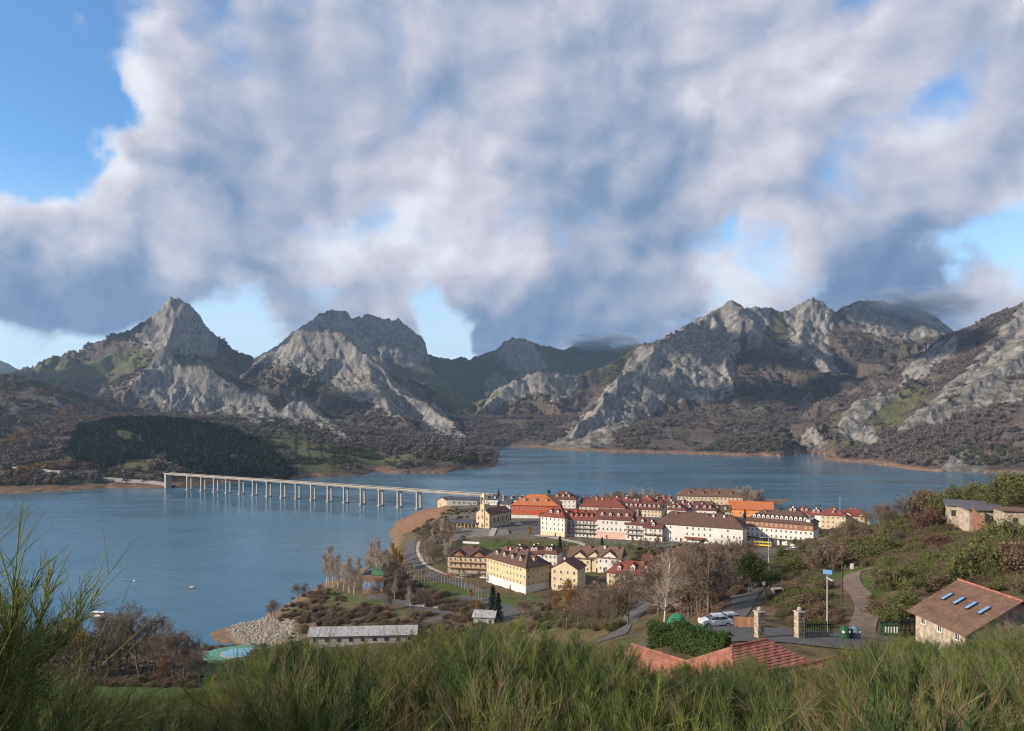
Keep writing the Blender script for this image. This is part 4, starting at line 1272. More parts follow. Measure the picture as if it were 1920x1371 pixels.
RF = dict(red=tilemat('red roof tiles', (0.185, 0.050, 0.034)), brown=tilemat('brown roof tiles', (0.095, 0.053, 0.040)), maroon=tilemat('maroon roof tiles', (0.120, 0.046, 0.036)),
          orange=tilemat('orange roof tiles', (0.44, 0.135, 0.045)), slate=tilemat('dark slate', (0.055, 0.062, 0.078)), grey=tilemat('grey sheet roof', (0.33, 0.33, 0.34)), terra=tilemat('terracotta tiles', (0.30, 0.118, 0.085)), umber=tilemat('umber tiles', (0.135, 0.080, 0.056)))
WL = dict(white=mat('white render', (0.66, 0.63, 0.58), 0.85, 0.10, 0.4, dirt=(0.5, 0.48, 0.45)), cream=mat('cream render', (0.60, 0.50, 0.34), 0.85, 0.09, 0.4, dirt=(0.5, 0.4, 0.28)), yellow=mat('yellow render', (0.55, 0.43, 0.24), 0.85, 0.09, 0.4),
          red=mat('red render', (0.48, 0.095, 0.045), 0.85, 0.1, 0.4), orange=mat('orange render', (0.72, 0.28, 0.075), 0.85, 0.08, 0.4), stone=mat('sandstone masonry', (0.52, 0.42, 0.28), 0.9, 0.2, 1.2, 0.3), pink=mat('pale pink render', (0.62, 0.42, 0.33), 0.85, 0.1, 0.4),
          brick=mat('brown brick', (0.26, 0.135, 0.085), 0.9, 0.15, 1.5), rubble=mat('pale rubble stone', (0.36, 0.31, 0.245), 0.95, 0.35, 1.6, 0.8, 3.0), grey=mat('grey render', (0.36, 0.36, 0.36), 0.9, 0.15, 0.5), wood=mat('varnished timber', (0.30, 0.135, 0.055), 0.7, 0.2, 1.0), darkwood=mat('dark timber', (0.075, 0.045, 0.030), 0.7, 0.2, 1.0))
m_glass, T, b = new_mat('window glass')
b.inputs['Base Color'].default_value = (0.035, 0.045, 0.055, 1); b.inputs['Roughness'].default_value = 0.12; b.inputs['Specular IOR Level'].default_value = 0.6
m_white = mat('white paint', (0.78, 0.77, 0.74), 0.6, 0.06, 1.0)
m_dark = mat('dark iron', (0.035, 0.035, 0.038), 0.6, 0.1, 1.0)
m_brownf = mat('brown window frame', (0.10, 0.055, 0.035), 0.6, 0.1, 1.0)


def win_mesh(name, fm, arch=False):
    b_ = MB()
    b_.cur = 0
    b_.box(-0.5, -0.42, -0.07, 0.05, -0.7, 0.7); b_.box(0.42, 0.5, -0.07, 0.05, -0.7, 0.7); b_.box(-0.42, 0.42, -0.07, 0.05, 0.62, 0.7); b_.box(-0.56, 0.56, -0.12, 0.05, -0.78, -0.70)
    b_.box(-0.03, 0.03, -0.05, 0.05, -0.70, 0.62)
    b_.cur = 1
    b_.box(-0.42, -0.03, -0.025, 0.05, -0.70, 0.62); b_.box(0.03, 0.42, -0.025, 0.05, -0.70, 0.62)
    return b_.mesh(name, [fm, m_glass])


WIN = dict(white=win_mesh('window_white', m_white), brown=win_mesh('window_brown', m_brownf))


def door_mesh():
    b_ = MB(); b_.box(-0.6, 0.6, -0.06, 0.05, 0, 2.2); b_.cur = 1; b_.box(-0.5, 0.5, -0.08, -0.02, 0.1, 2.1)
    return b_.mesh('door', [m_white, m_brownf])


DOOR = door_mesh()


def dormer_mesh(style, wallm, roofm):
    key = ('dormer', style, wallm.name, roofm.name)
    if key in PROTO: return PROTO[key]
    b_ = MB()
    if style == 'gable':
        b_.prism([(-0.75, -1.2), (0.75, -1.2), (0.75, 1.2), (0, 1.85), (-0.75, 1.2)], 0, 2.4)
        b_.cur = 1
        b_.prism([(-1.0, 1.05), (0, 1.95), (0, 2.12), (-1.0, 1.22)], -0.25, 2.6); b_.prism([(1.0, 1.05), (1.0, 1.22), (0, 2.12), (0, 1.95)], -0.25, 2.6)
    else:
        arc = [(0.85 * math.cos(a), 0.75 + 0.85 * math.sin(a)) for a in np.linspace(0, math.pi, 9)]
        b_.prism([(-0.85, -1.2), (0.85, -1.2)] + arc, 0, 2.2)
        b_.cur = 1
        arc2 = [(1.0 * math.cos(a), 0.78 + 1.0 * math.sin(a)) for a in np.linspace(0, math.pi, 9)]
        arc3 = [(0.9 * math.cos(a), 0.76 + 0.9 * math.sin(a)) for a in np.linspace(math.pi, 0, 9)]
        b_.prism(arc2 + arc3, 0.12, 2.4)
    PROTO[key] = b_.mesh('dormer', [wallm, roofm])
    return PROTO[key]


def chimney_mesh(wallm):
    key = ('chimney', wallm.name)
    if key not in PROTO:
        b_ = MB(); b_.box(-0.45, 0.45, -0.35, 0.35, -1.5, 1.3); b_.cur = 1; b_.box(-0.58, 0.58, -0.48, 0.48, 1.3, 1.45); b_.box(-0.3, 0.3, -0.2, 0.2, 1.45, 1.7)
        PROTO[key] = b_.mesh('chimney', [wallm, RF['maroon']])
    return PROTO[key]


def roof_mb(kind, w, d, h, rh, ov):
    b_ = MB(); x = w / 2 + ov; y0 = -ov; y1 = d + ov; t = 0.28; yc = d / 2
    if kind == 'flat':
        b_.box(-x, x, y0, y1, h, h + 0.4); return b_
    if kind == 'shed':
        b_.add([(-x, y0, h), (x, y0, h), (x, y1, h + rh), (-x, y1, h + rh), (-x, y0, h + t), (x, y0, h + t), (x, y1, h + rh + t), (-x, y1, h + rh + t)], [(3, 2, 1, 0), (4, 5, 6, 7), (0, 1, 5, 4), (1, 2, 6, 5), (2, 3, 7, 6), (3, 0, 4, 7)])
        return b_
    sl = rh / (d / 2 + ov) if kind != 'cross' else rh / (w / 2 + ov)
    e = h - sl * ov * 0.0 - 0.12
    if kind == 'cross':            # ridge runs front to back
        for s in (-1, 1):
            b_.add([(s * x, y0, e), (0, y0, h + rh), (0, y1, h + rh), (s * x, y1, e), (s * x, y0, e + t), (0, y0, h + rh + t), (0, y1, h + rh + t), (s * x, y1, e + t)],
                   [(0, 1, 2, 3), (4, 7, 6, 5), (0, 4, 5, 1), (3, 2, 6, 7), (0, 3, 7, 4)])
        return b_
    hx = 0 if kind == 'gable' else min(d / 2 + ov, w / 2 - 0.3)
    rx = x - hx
    lo = [(-x, y0, e), (x, y0, e), (x, y1, e), (-x, y1, e)]
    up = [(a, b2, c + t) for a, b2, c in lo]
    b_.add(lo + up + [(-rx, yc, h + rh + t), (rx, yc, h + rh + t)], [(0, 1, 5, 4), (1, 2, 6, 5), (2, 3, 7, 6), (3, 0, 4, 7), (3, 2, 1, 0), (4, 5, 9, 8), (6, 7, 8, 9), (5, 6, 9), (7, 4, 8)])
    # ridge capping
    b_.tube((-rx, yc, h + rh + t), (rx, yc, h + rh + t), 0.14, 0.14, 5)
    if kind == 'hip':
        for s in (-1, 1):
            for yy in (y0, y1): b_.tube((s * x, yy, e + t), (s * rx, yc, h + rh + t), 0.11, 0.11, 4)
    return b_


def facade(o, w, h0, h, nb, nf, side, depth, wm, ws=(1.0, 1.0), skip=0.0, zoff=0.0):
    """windows on one face; each its own part"""
    span = w if side in 'fb' else depth
    fh = (h - h0) / nf
    for j in range(nf):
        for i in range(nb):
            if random.random() < skip: continue
            u = (i + 0.5) / nb * span - span / 2
            z = h0 + fh * (j + 0.52) + zoff
            if side == 'f': loc, rz = (u, -0.0, z), 0
            elif side == 'r': loc, rz = (w / 2, depth / 2 + u, z), math.pi / 2
            elif side == 'l': loc, rz = (-w / 2, depth / 2 + u, z), -math.pi / 2
            c = link('window', wm, o, loc)
            c.rotation_euler = (0, 0, rz); c.scale = (ws[0], 1, ws[1])


def building(name, label, px, py, rz, w, d, h, roof='hip', rh=4.0, wall='white', rf='maroon', floors=3, bf=6, bs=3, sides='fr', base=None, dorm=0, dstyle='gable', dwall=None, dz=0.4, chim=0, group=None, ov=0.6, frame='white', ws=(1.0, 1.0), at=None, cat='building', balc=0, skip=0.06, gables=0, band=None, dside=None):
    x, y, z = at if at else gp(px, py)
    rzr = R(rz)
    o = empty(name, (x, y, z), rzr)
    if not at: o.scale = (1.06, 1.06, 1.12)
    tag(o, label, cat, group)
    wm = WL[wall]; rm = RF[rf]
    b_ = MB()
    hb = base[1] if base else -3.0
    if roof == 'gable':
        b_.box(-w / 2, w / 2, 0, d, hb, h, top=False)
        for s in (-1, 1): b_.add([(s * w / 2, 0, h), (s * w / 2, d, h), (s * w / 2, d / 2, h + rh)], [(0, 1, 2)])
    elif roof == 'cross':
        b_.box(-w / 2, w / 2, 0, d, hb, h, top=False)
        for yy in (0, d): b_.add([(-w / 2, yy, h), (w / 2, yy, h), (0, yy, h + rh)], [(0, 1, 2)])
    elif roof == 'shed':
        b_.add([(-w / 2, 0, hb), (w / 2, 0, hb), (w / 2, d, hb), (-w / 2, d, hb), (-w / 2, 0, h), (w / 2, 0, h), (w / 2, d, h + rh), (-w / 2, d, h + rh)], [(0, 1, 5, 4), (1, 2, 6, 5), (2, 3, 7, 6), (3, 0, 4, 7)])
    else:
        b_.box(-w / 2, w / 2, 0, d, hb, h + 0.02, top=True)
    b_.build('wall', wm, o)
    if base:
        b2 = MB(); b2.box(-w / 2 - 0.06, w / 2 + 0.06, -0.06, d + 0.06, -3.0, hb + 0.002); b2.build('plinth', WL[base[0]], o)
    if band:
        b2 = MB(); b2.box(-w / 2 - 0.04, w / 2 + 0.04, -0.04, d + 0.04, band[1], h - 0.05); b2.build('brick_band', WL[band[0]], o)
    roof_o = roof_mb(roof, w, d, h, rh, ov).build('roof', rm, o)
    h0 = 0.0
    for s in sides:
        facade(o, w, h0, h, bf if s == 'f' else bs, floors, s, d, WIN[frame], ws, skip)
    if 'f' in sides and floors > 0:
        dd = link('door', DOOR, o, (w * random.choice((-0.21, 0.12, 0.3)), -0.08, 0))
    dw = WL[dwall or wall]
    hx = (d / 2 + ov) if roof == 'hip' else 0.3
    for i in range(dorm):
        f = dz
        u = (i + 0.5) / dorm
        xr = w / 2 + ov - hx * f - 0.9
        yy = -ov + (d / 2 + ov) * f
        dm = link('dormer', dormer_mesh(dstyle, dw, rm), o, (-xr + 2 * xr * u, yy - 0.6, h + rh * f + 0.1))
        wi = link('window', WIN[frame], dm, (0, -0.01, 0.35)); wi.scale = (0.95, 1, 0.8)
    if dside:
        for i in range(dside):
            dm = link('dormer', dormer_mesh(dstyle, dw, rm), o, (w / 2 + ov - (d / 2 + ov) * dz + 0.6, d * (i + 0.5) / dside, h + rh * dz + 0.1)); dm.rotation_euler = (0, 0, math.pi / 2)
            wi = link('window', WIN[frame], dm, (0, -0.01, 0.35)); wi.scale = (0.95, 1, 0.8)
    for i in range(chim):
        u = (i + 0.5 + random.uniform(-0.25, 0.25)) / chim
        yy = d / 2 + random.choice((-1, 1)) * d * 0.12
        zz = h + rh * (1 - abs(yy - d / 2) / (d / 2 + ov)) + 0.2
        xr = w / 2 - (hx if roof == 'hip' else 0.8)
        link('chimney', chimney_mesh(dw if random.random() < 0.5 else WL['brick']), o, (-xr + 2 * xr * u, yy, zz))
    for i in range(gables):
        u = (i + 0.5) / gables * w - w / 2
        gw = w / gables * 0.62; gh = gw * 0.36
        g = MB()
        g.prism([(-gw / 2, h - 0.3), (gw / 2, h - 0.3), (gw / 2, h + 0.6), (0, h + 0.6 + gh), (-gw / 2, h + 0.6)], -0.35, d * 0.35)
        g.cur = 1
        for s in (-1, 1):
            g.add([(s * (gw / 2 + 0.5), -0.9, h + 0.35), (0, -0.9, h + 0.7 + gh), (0, d * 0.42, h + 0.7 + gh), (s * (gw / 2 + 0.5), d * 0.42, h + 0.35), (s * (gw / 2 + 0.5), -0.9, h + 0.6), (0, -0.9, h + 0.95 + gh), (0, d * 0.42, h + 0.95 + gh), (s * (gw / 2 + 0.5), d * 0.42, h + 0.6)],
                  [(0, 1, 2, 3), (4, 7, 6, 5), (0, 4, 5, 1), (3, 2, 6, 7), (0, 3, 7, 4)])
        go = g.build('front_gable', [dw, rm], o, (u, 0, 0))
        wi = link('window', WIN[frame], go, (0, -0.36, h + 0.25)); wi.scale = (1.2, 1, 0.85)
    for j in range(balc):
        fh = h / (balc + 1)
        bb = MB(); zz = fh * (j + 1)
        bb.box(-w / 2 + 0.3, w / 2 - 0.3, -1.25, -0.01, zz - 0.12, zz + 0.02)
        bo = bb.build('balcony', WL['darkwood'] if wall != 'cream' else WL['wood'], o)
        rl = MB(); n = max(6, int(w / 0.55))
        rl.box(-w / 2 + 0.3, w / 2 - 0.3, -1.25, -1.18, zz + 0.95, zz + 1.03)
        for i in range(n + 1):
            xx = -w / 2 + 0.33 + (w - 0.66) * i / n
            rl.box(xx - 0.04, xx + 0.04, -1.235, -1.19, zz + 0.02, zz + 0.95)
        rl.build('railing', WL['darkwood'] if wall != 'cream' else WL['wood'], bo)
        for i in range(max(2, int(w / 5)) + 1):
            xx = -w / 2 + 0.4 + (w - 0.8) * i / max(2, int(w / 5))
            ps = MB(); ps.box(xx - 0.09, xx + 0.09, -1.17, -1.0, zz + 0.02, min(zz + fh - 0.13, h)); ps.build('balcony_post', WL['darkwood'] if wall != 'cream' else WL['wood'], bo)
    return o


# --- church
def church():
    x, y, z = gp(905, 990)
    o = empty('church', (x, y, z), R(-40)); o.scale = (1.12, 1.12, 1.12); tag(o, 'sandstone church with slender bell tower on the terraced square', 'church')
    w, d, h = 10.5, 21, 8.6
    b_ = MB(); b_.box(-w / 2, w / 2, 0.6, d, -3, h, top=False)
    for yy in (0.6, d): b_.add([(-w / 2, yy, h), (w / 2, yy, h), (0, yy, h + 3.2)], [(0, 1, 2)])
    b_.build('nave_wall', WL['stone'], o)
    f = MB(); f.prism([(-w / 2 - 0.3, -3), (w / 2 + 0.3, -3), (w / 2 + 0.3, h + 0.2), (1.7, h + 2.8), (-1.7, h + 2.8), (-w / 2 - 0.3, h + 0.2)], 0, 0.6); f.build('front_wall', WL['stone'], o)
    roof_mb('cross', w, d - 0.7, h, 3.2, 0.5).build('roof', RF['maroon'], o, (0, 0.9, 0))
    for i in range(5):
        bt = MB(); yy = 3 + i * 4; bt.box(w / 2 + 0.002, w / 2 + 0.6, yy - 0.35, yy + 0.35, -3, h - 1.5); bt.build('buttress', WL['stone'], o)
        wi = link('window', WIN['brown'], o, (w / 2, yy + 2, h * 0.55)); wi.rotation_euler = (0, 0, math.pi / 2); wi.scale = (0.9, 1, 2.2)
    t = MB(); t.box(-1.7, 1.7, -0.45, 2.9, -3, 14.5); to = t.build('bell_tower', WL['stone'], o)
    c = MB(); c.box(-1.9, 1.9, -0.65, 3.1, 14.5, 14.9); c.build('cornice', WL['stone'], to)
    up = MB()
    for sx in (-1, 1):
        for yy in (-0.3, 2.2): up.box(sx * 1.5 - 0.4 if sx > 0 else -1.5, 1.5 if sx > 0 else -1.1, yy, yy + 0.55, 14.9, 19.2)
    up.box(-1.5, 1.5, -0.3, 2.75, 19.2, 19.7); up.build('belfry', WL['stone'], to)
    bl = MB()
    for k, (r0, r1, z0, z1) in enumerate(((0.62, 0.5, 16.2, 16.7), (0.5, 0.36, 16.7, 17.5), (0.36, 0.1, 17.5, 17.8))): bl.tube((0, 1.2, z0), (0, 1.2, z1), r0, r1, 10)
    bl.tube((-1.1, 1.2, 17.9), (1.1, 1.2, 17.9), 0.08, 0.08, 5); bl.build('bell', m_brownf, to)
    sp = MB(); sp.add([(-1.6, -0.4, 19.7), (1.6, -0.4, 19.7), (1.6, 2.85, 19.7), (-1.6, 2.85, 19.7), (0, 1.2, 22.4)], [(0, 1, 4), (1, 2, 4), (2, 3, 4), (3, 0, 4)]); sp.build('spire', WL['stone'], to)
    cr = MB(); cr.box(-0.06, 0.06, 1.14, 1.26, 22.3, 23.6); cr.box(-0.4, 0.4, 1.14, 1.26, 23.0, 23.12); cr.build('cross', m_dark, to)
    dd = link('door', DOOR, o, (0, -0.46, 0)); dd.scale = (1.3, 1, 1.4)
    for u in (-3.6, 3.6):
        for zz in (2.5, 6.0):
            wi = link('window', WIN['brown'], o, (u, -0.01, zz)); wi.scale = (0.8, 1, 1.1)
    for zz in (7.0, 11.0):
        wi = link('window', WIN['brown'], o, (0, -0.46, zz)); wi.scale = (0.8, 1, 1.1)
    # arcade
    x, y, z = gp(864, 990)
    a = empty('church_arcade', (x, y, z), R(-12)); tag(a, 'low slate-roofed arcade with pale columns beside the church', 'arcade')
    MB().box(-11, 11, 3, 8, -3, 3.6).build('wall', WL['stone'], a)
    roof_mb('hip', 22, 8, 3.62, 1.6, 0.5).build('roof', RF['slate'], a)
    for i in range(9):
        cl = MB(); xx = -10.8 + 21.6 * i / 8; cl.box(xx - 0.28, xx + 0.28, 0, 0.56, -3, 3.61); cl.build('column', WL['stone'], a)
    bm_ = MB(); bm_.box(-11, 11, -0.05, 0.6, 3.1, 3.6); bm_.build('beam', WL['cream'], a)
    # terrace steps
    x, y, z = gp(905, 1002)
    s = empty('terrace_steps', (x, y, z), R(-8)); tag(s, 'broad grey stone terraces stepping down below the church', 'steps')
    for i in range(7):
        st = MB(); st.box(-20 + i * 0.3, 20 - i * 0.6, -7 + i * 1.9, -7 + i * 1.9 + 1.898, -4, 0.15 + i * 0.42); st.build('step', m_pave, s, bevel=0.03)
    st = MB(); st.add([(5, -7.2, 0.0), (9, -7.2, 0.0), (9, 6.5, 3.1), (5, 6.5, 3.1), (5, -7.2, 0.4), (9, -7.2, 0.4), (9, 6.5, 3.5), (5, 6.5, 3.5)], [(3, 2, 1, 0), (4, 5, 6, 7), (0, 1, 5, 4), (1, 2, 6, 5), (2, 3, 7, 6), (3, 0, 4, 7)]); st.build('ramp', m_conc, s)


church()

# --- large buildings along the terrace
building('town_hall', 'red-walled hall with orange hipped roof and white-framed windows', 1002, 972, -12, 34, 22, 8.8, 'hip', 6.2, 'red', 'orange', 2, 12, 6, 'fr', ('white', 2.0), dorm=3, dwall='white', chim=2)
building('corner_house', 'pale pink-white corner house with maroon roof and bay windows above the lawn', 1036, 1005, -33, 17, 15, 11, 'hip', 5.5, 'white', 'red', 4, 6, 5, 'fr', ('cream', 2.6), dorm=2, chim=2, dside=1)
building('balcony_hotel', 'hotel wing with dark timber balconies under a red roof', 1094, 1007, -20, 20, 13, 9.6, 'gable', 5.0, 'white', 'red', 4, 9, 3, 'f', dorm=6, dwall='red', chim=3, balc=3)
building('hotel_wing', 'white hotel wing with salmon base and cream arched dormers', 1151, 1011, -20, 21, 13, 11, 'gable', 5.0, 'white', 'maroon', 3, 8, 3, 'f', ('pink', 4.0), dorm=4, dstyle='arch', dwall='cream', chim=2)
building('stepped_house', 'white stepped house with dark balconies beside the salmon-based hotel wing', 1194, 1013, -22, 13, 11, 8.6, 'gable', 3.6, 'white', 'maroon', 3, 5, 3, 'fr', dorm=2, dwall='white', chim=1, balc=2)
building('stepped_house', 'narrow white house with maroon roof against the long white block', 1224, 1015, -24, 11, 11, 7.2, 'gable', 3.4, 'white', 'maroon', 3, 4, 3, 'fr', dorm=1, chim=1, balc=1)
wb = building('white_block', 'long white apartment block with maroon hipped roof facing the slope', 1310, 1019, -26.6, 49, 14, 9.4, 'hip', 6.0, 'white', 'brown', 3, 15, 4, 'fr', ('grey', 0.6), chim=6, skip=0.25, dorm=0, ov=0.8)
aw = MB(); aw.add([(-8, -0.05, 3.1), (4, -0.05, 3.1), (4, -2.0, 2.4), (-8, -2.0, 2.4), (-8, -0.05, 3.25), (4, -0.05, 3.25), (4, -2.0, 2.55), (-8, -2.0, 2.55)], [(0, 1, 2, 3), (7, 6, 5, 4), (0, 4, 5, 1), (1, 5, 6, 2), (2, 6, 7, 3), (3, 7, 4, 0)]); aw.build('awning', RF['red'], wb)
# pent roof extension
ab = building('arcade_block', 'white block with brick top storey, many arched dormers and ground arcade', 1460, 1022, -32, 37, 16, 12, 'hip', 5.2, 'white', 'brown', 4, 14, 6, 'fr', dorm=12, dstyle='arch', dwall='white', chim=4, band=('brick', 8.6), dz=0.35, balc=0, dside=4)
for i in range(9):
    c_ = MB(); xx = -17.5 + 35 * i / 8; c_.box(xx - 0.35, xx + 0.35, -1.6, -0.9, -3, 3.0); c_.build('arcade_pier', WL['white'], ab)
c_ = MB(); c_.box(-18, 18, -1.75, -0.07, 3.0, 3.4); c_.build('arcade_slab', WL['darkwood'], ab)
building('back_hotel', 'long cream hotel with orange-brown roof in front of the leafless poplar stand', 1331, 955, -12, 50, 14, 9.6, 'hip', 4.6, 'cream', 'umber', 3, 17, 4, 'fr', dorm=4, dwall='red', chim=5)
building('orange_house', 'bright orange house with orange roof, gable towards the lake', 1388, 969, -18, 16, 15, 5.0, 'gable', 5.0, 'orange', 'orange', 1, 3, 2, 'f', chim=1)
building('orange_house', 'wider bright orange house beside the brick-topped arcade block', 1425, 969, -18, 19, 15, 4.6, 'gable', 5.2, 'orange', 'orange', 1, 4, 2, 'fr', chim=1)
building('cream_house', 'cream three-storey house with red roof beside the overgrown hillside', 1562, 993, -22, 16, 12, 9.4, 'hip', 4.2, 'cream', 'red', 3, 5, 3, 'fr', dorm=1, chim=2, at=P(1562, 992, 521))
building('cream_house', 'cream house with twin front gables partly behind the hillside shrubs', 1603, 995, -22, 19, 12, 8.6, 'hip', 4.2, 'cream', 'red', 3, 6, 3, 'fr', gables=2, chim=2, at=P(1602, 991, 524))
building('dormer_terrace', 'terrace with nine cream arched dormers behind the balcony hotel', 1200, 969, -20, 31, 12, 5.2, 'gable', 4.4, 'cream', 'maroon', 2, 12, 3, 'f', dorm=9, dstyle='arch', dwall='cream', chim=4)
building('market_hall', 'long building with broad red-brown roof behind the balcony hotel', 1128, 967, -18, 34, 18, 6.0, 'hip', 5.5, 'cream', 'red', 2, 10, 4, 'f', chim=3)
building('school', 'maroon hip-roofed villa with pale walls near the chapel knoll', 1055, 953, -15, 21, 14, 6.6, 'hip', 5.0, 'white', 'maroon', 2, 6, 4, 'fr', dorm=3, chim=3)
building('flat_house', 'small flat-roofed white house below the chapel knoll', 1060, 932, -15, 9, 8, 5, 'flat', 0, 'white', 'grey', 1, 4, 2, 'f')

# --- houses behind the large blocks
hv = [('small house with maroon roof and two chimneys behind the white block', 1300, 976, 11, 9, 7), ('house with maroon gable behind the white block', 1326, 978, 12, 9, 7.4), ('dark-roofed house between the white block and orange houses', 1352, 978, 12, 9, 6.6),
      ('red-roofed house behind the white block next to the stepped houses', 1268, 978, 13, 10, 7.5), ('narrow maroon-roofed house behind the arcade block', 1486, 986, 10, 9, 8), ('maroon-roofed house with pale dormer behind the arcade block', 1508, 987, 10, 9, 8.5), ('maroon-roofed house wedged against the cream houses', 1530, 989, 10, 9, 8)]
for l, px, py, w, d, h in hv:
    building('village_house', l, px, py, random.uniform(-28, -15), w, d, h, random.choice(('gable', 'hip')), 3.6, random.choice(('white', 'cream')), random.choice(('maroon', 'red', 'brown')), 2, 4, 3, 'f', dorm=2, chim=2, group='village houses')
for i in range(9):
    px = 1098 + i * 19
    rk_, wk_, fk_, dk_ = random.choice(('gable', 'hip')), random.choice(('white', 'cream', 'pink')), random.choice(('maroon', 'red')), i % 3
    building('village_house', 'small %s house with %s %s roof, %s, in the rear row facing the lake' % (wk_, fk_, 'gabled' if rk_ == 'gable' else 'hipped', ('no dormers', 'one dormer', 'two dormers')[dk_]), px, 953 + random.uniform(-2, 3), random.uniform(-25, -8), 9.5, 8, random.uniform(4.2, 6), rk_, 3.2, wk_, fk_, 2, 4, 2, 'f', dorm=dk_, chim=2, group='rear row houses')
for i in range(5):
    px = 1262 + i * 18
    building('village_house', 'maroon-roofed house in the row below the cream hotel', px, 964 + random.uniform(-2, 2), random.uniform(-25, -8), 9, 8, random.uniform(4.5, 6), random.choice(('gable', 'hip')), 3.2, random.choice(('white', 'cream')), random.choice(('maroon', 'red', 'brown')), 2, 4, 2, 'f', dorm=1, chim=2, group='row below the hotel')
for i in range(6):
    building('slate_cottage', 'white cottage with dark slate roof in the row near the bridge', 912 + i * 15.5, 947 + 0.3 * i, -18, 7.2, 8, 4.2, 'gable', 2.4, 'white', 'slate', 1, 3, 2, 'f', dorm=1, chim=1, group='slate cottages near the bridge')
building('slate_cottage', 'pale block with slate roof beside the bell tower', 945, 958, -18, 10, 9, 5, 'gable', 2.6, 'white', 'slate', 2, 4, 2, 'f', chim=1)
building('barn', 'pale gabled barn at the bridge end above the red bank', 829, 950, -35, 11, 14, 5.2, 'cross', 2.6, 'stone', 'umber', 1, 2, 2, 'f')
building('storage_shed', 'long open-fronted shed with dark roof beside the bridge end', 866, 948, -10, 26, 9, 4.4, 'shed', 1.0, 'grey', 'slate', 1, 6, 2, 'f', ws=(2.6, 1.6))

# --- houses on the lower slope
ch = building('chalet', 'timber chalet hotel with twin gables and wooden balconies on the lower lawn', 877, 1076, -12, 22, 14, 8.6, 'hip', 4.2, 'cream', 'brown', 3, 8, 4, 'fr', ('rubble', 2.6), gables=2, balc=2, chim=1, frame='white', dwall='wood')
sg = MB(); sg.box(-4.5, 4.5, 6.8, 6.95, 14.0, 15.0); so = sg.build('sign', m_white, ch)
for s_ in (-3.5, 0, 3.5):
    p_ = MB(); p_.box(s_ - 0.06, s_ + 0.06, 6.96, 7.08, 12.0, 15.0); p_.build('sign_post', m_dark, so)
building('yellow_apartments', 'yellow four-storey apartment house with white base and brown dormered roof', 948, 1102, -53, 32, 14, 11.6, 'hip', 5.6, 'yellow', 'brown', 4, 12, 5, 'fr', ('white', 3.5), dorm=4, dwall='cream', chim=4, ov=0.9, ws=(0.9, 1.05), dside=1)
for i, px in enumerate((972, 1000, 1028)):
    building('terraced_house', 'maroon-roofed terraced house behind the yellow apartments', px, 1061, -20, 9.5, 11, 6.2, 'hip', 3.8, 'white', 'maroon', 2, 4, 3, 'f', dorm=2, chim=2, group='terraced houses behind the yellow apartments')
building('gabled_house', 'cream house behind the leafy ochre tree next to the yellow apartments', 1058, 1107, -25, 13, 11, 9.5, 'cross', 3.6, 'cream', 'maroon', 3, 4, 3, 'fr', chim=1)
for i, px in enumerate((1086, 1114, 1142)):
    building('gabled_house', 'cream house with front gable and red-brown roof in the middle row', px, 1073, -22, 12, 11, 6.8, 'gable', 4.6, 'cream' if i < 2 else 'white', 'umber', 2, 4, 3, 'fr', gables=1, chim=2, group='gabled houses of the middle row')
building('red_roof_house', 'cream house with bright red roof and large dormer on the lower slope', 1160, 1109, -25, 11, 9, 7.6, 'hip', 3.6, 'cream', 'red', 3, 4, 3, 'fr', dorm=1, chim=2, dwall='white')
building('red_roof_house', 'low red-roofed extension beside the cream house with large dormer', 1198, 1107, -25, 10, 8, 4.6, 'gable', 3.2, 'white', 'red', 2, 3, 2, 'fr', dorm=2, chim=1)
building('cottage', 'small low cottage with maroon gable roof in the trees above the lower road', 1104, 1136, -30, 10, 9, 3.8, 'cross', 3.0, 'cream', 'maroon', 1, 2, 2, 'fr', chim=1)
building('cottage', 'red-roofed house half hidden behind the bare trees', 1268, 1087, -22, 10, 9, 4.8, 'hip', 3.4, 'cream', 'red', 2, 3, 2, 'fr', chim=2)
building('cottage', 'maroon-roofed cottage among the bare trees next to the white birch', 1225, 1078, -22, 11, 9, 4.6, 'gable', 3.2, 'white', 'maroon', 2, 3, 2, 'fr', chim=2)

# --- chapel on its knoll
x, y, z = gp(1030, 927)
cp = empty('chapel', (x, y, z), R(-20)); tag(cp, 'old stone chapel with bell gable on the wooded knoll', 'chapel')
b_ = MB(); b_.box(-5, 5, 0, 6, -3, 4.2, top=False)
for s in (-1, 1): b_.add([(s * 5, 0, 4.2), (s * 5, 6, 4.2), (s * 5, 3, 6.2)], [(0, 1, 2)])
b_.build('wall', WL['rubble'], cp); roof_mb('gable', 10, 6, 4.2, 2.0, 0.4).build('roof', RF['umber'], cp)
b_ = MB(); b_.box(-6.2, -4.6, 1.2, 4.8, -3, 8.0); b_.box(-6.1, -4.7, 1.2, 2.0, 8.0, 10); b_.box(-6.1, -4.7, 4.0, 4.8, 8.0, 10); b_.prism([(-6.3, 10), (-4.5, 10), (-5.4, 11.2)], 1.0, 5.0); b_.build('bell_gable', WL['rubble'], cp)
facade(cp, 10, 0, 4.2, 3, 1, 'f', 6, WIN['brown'], (0.7, 1.0))

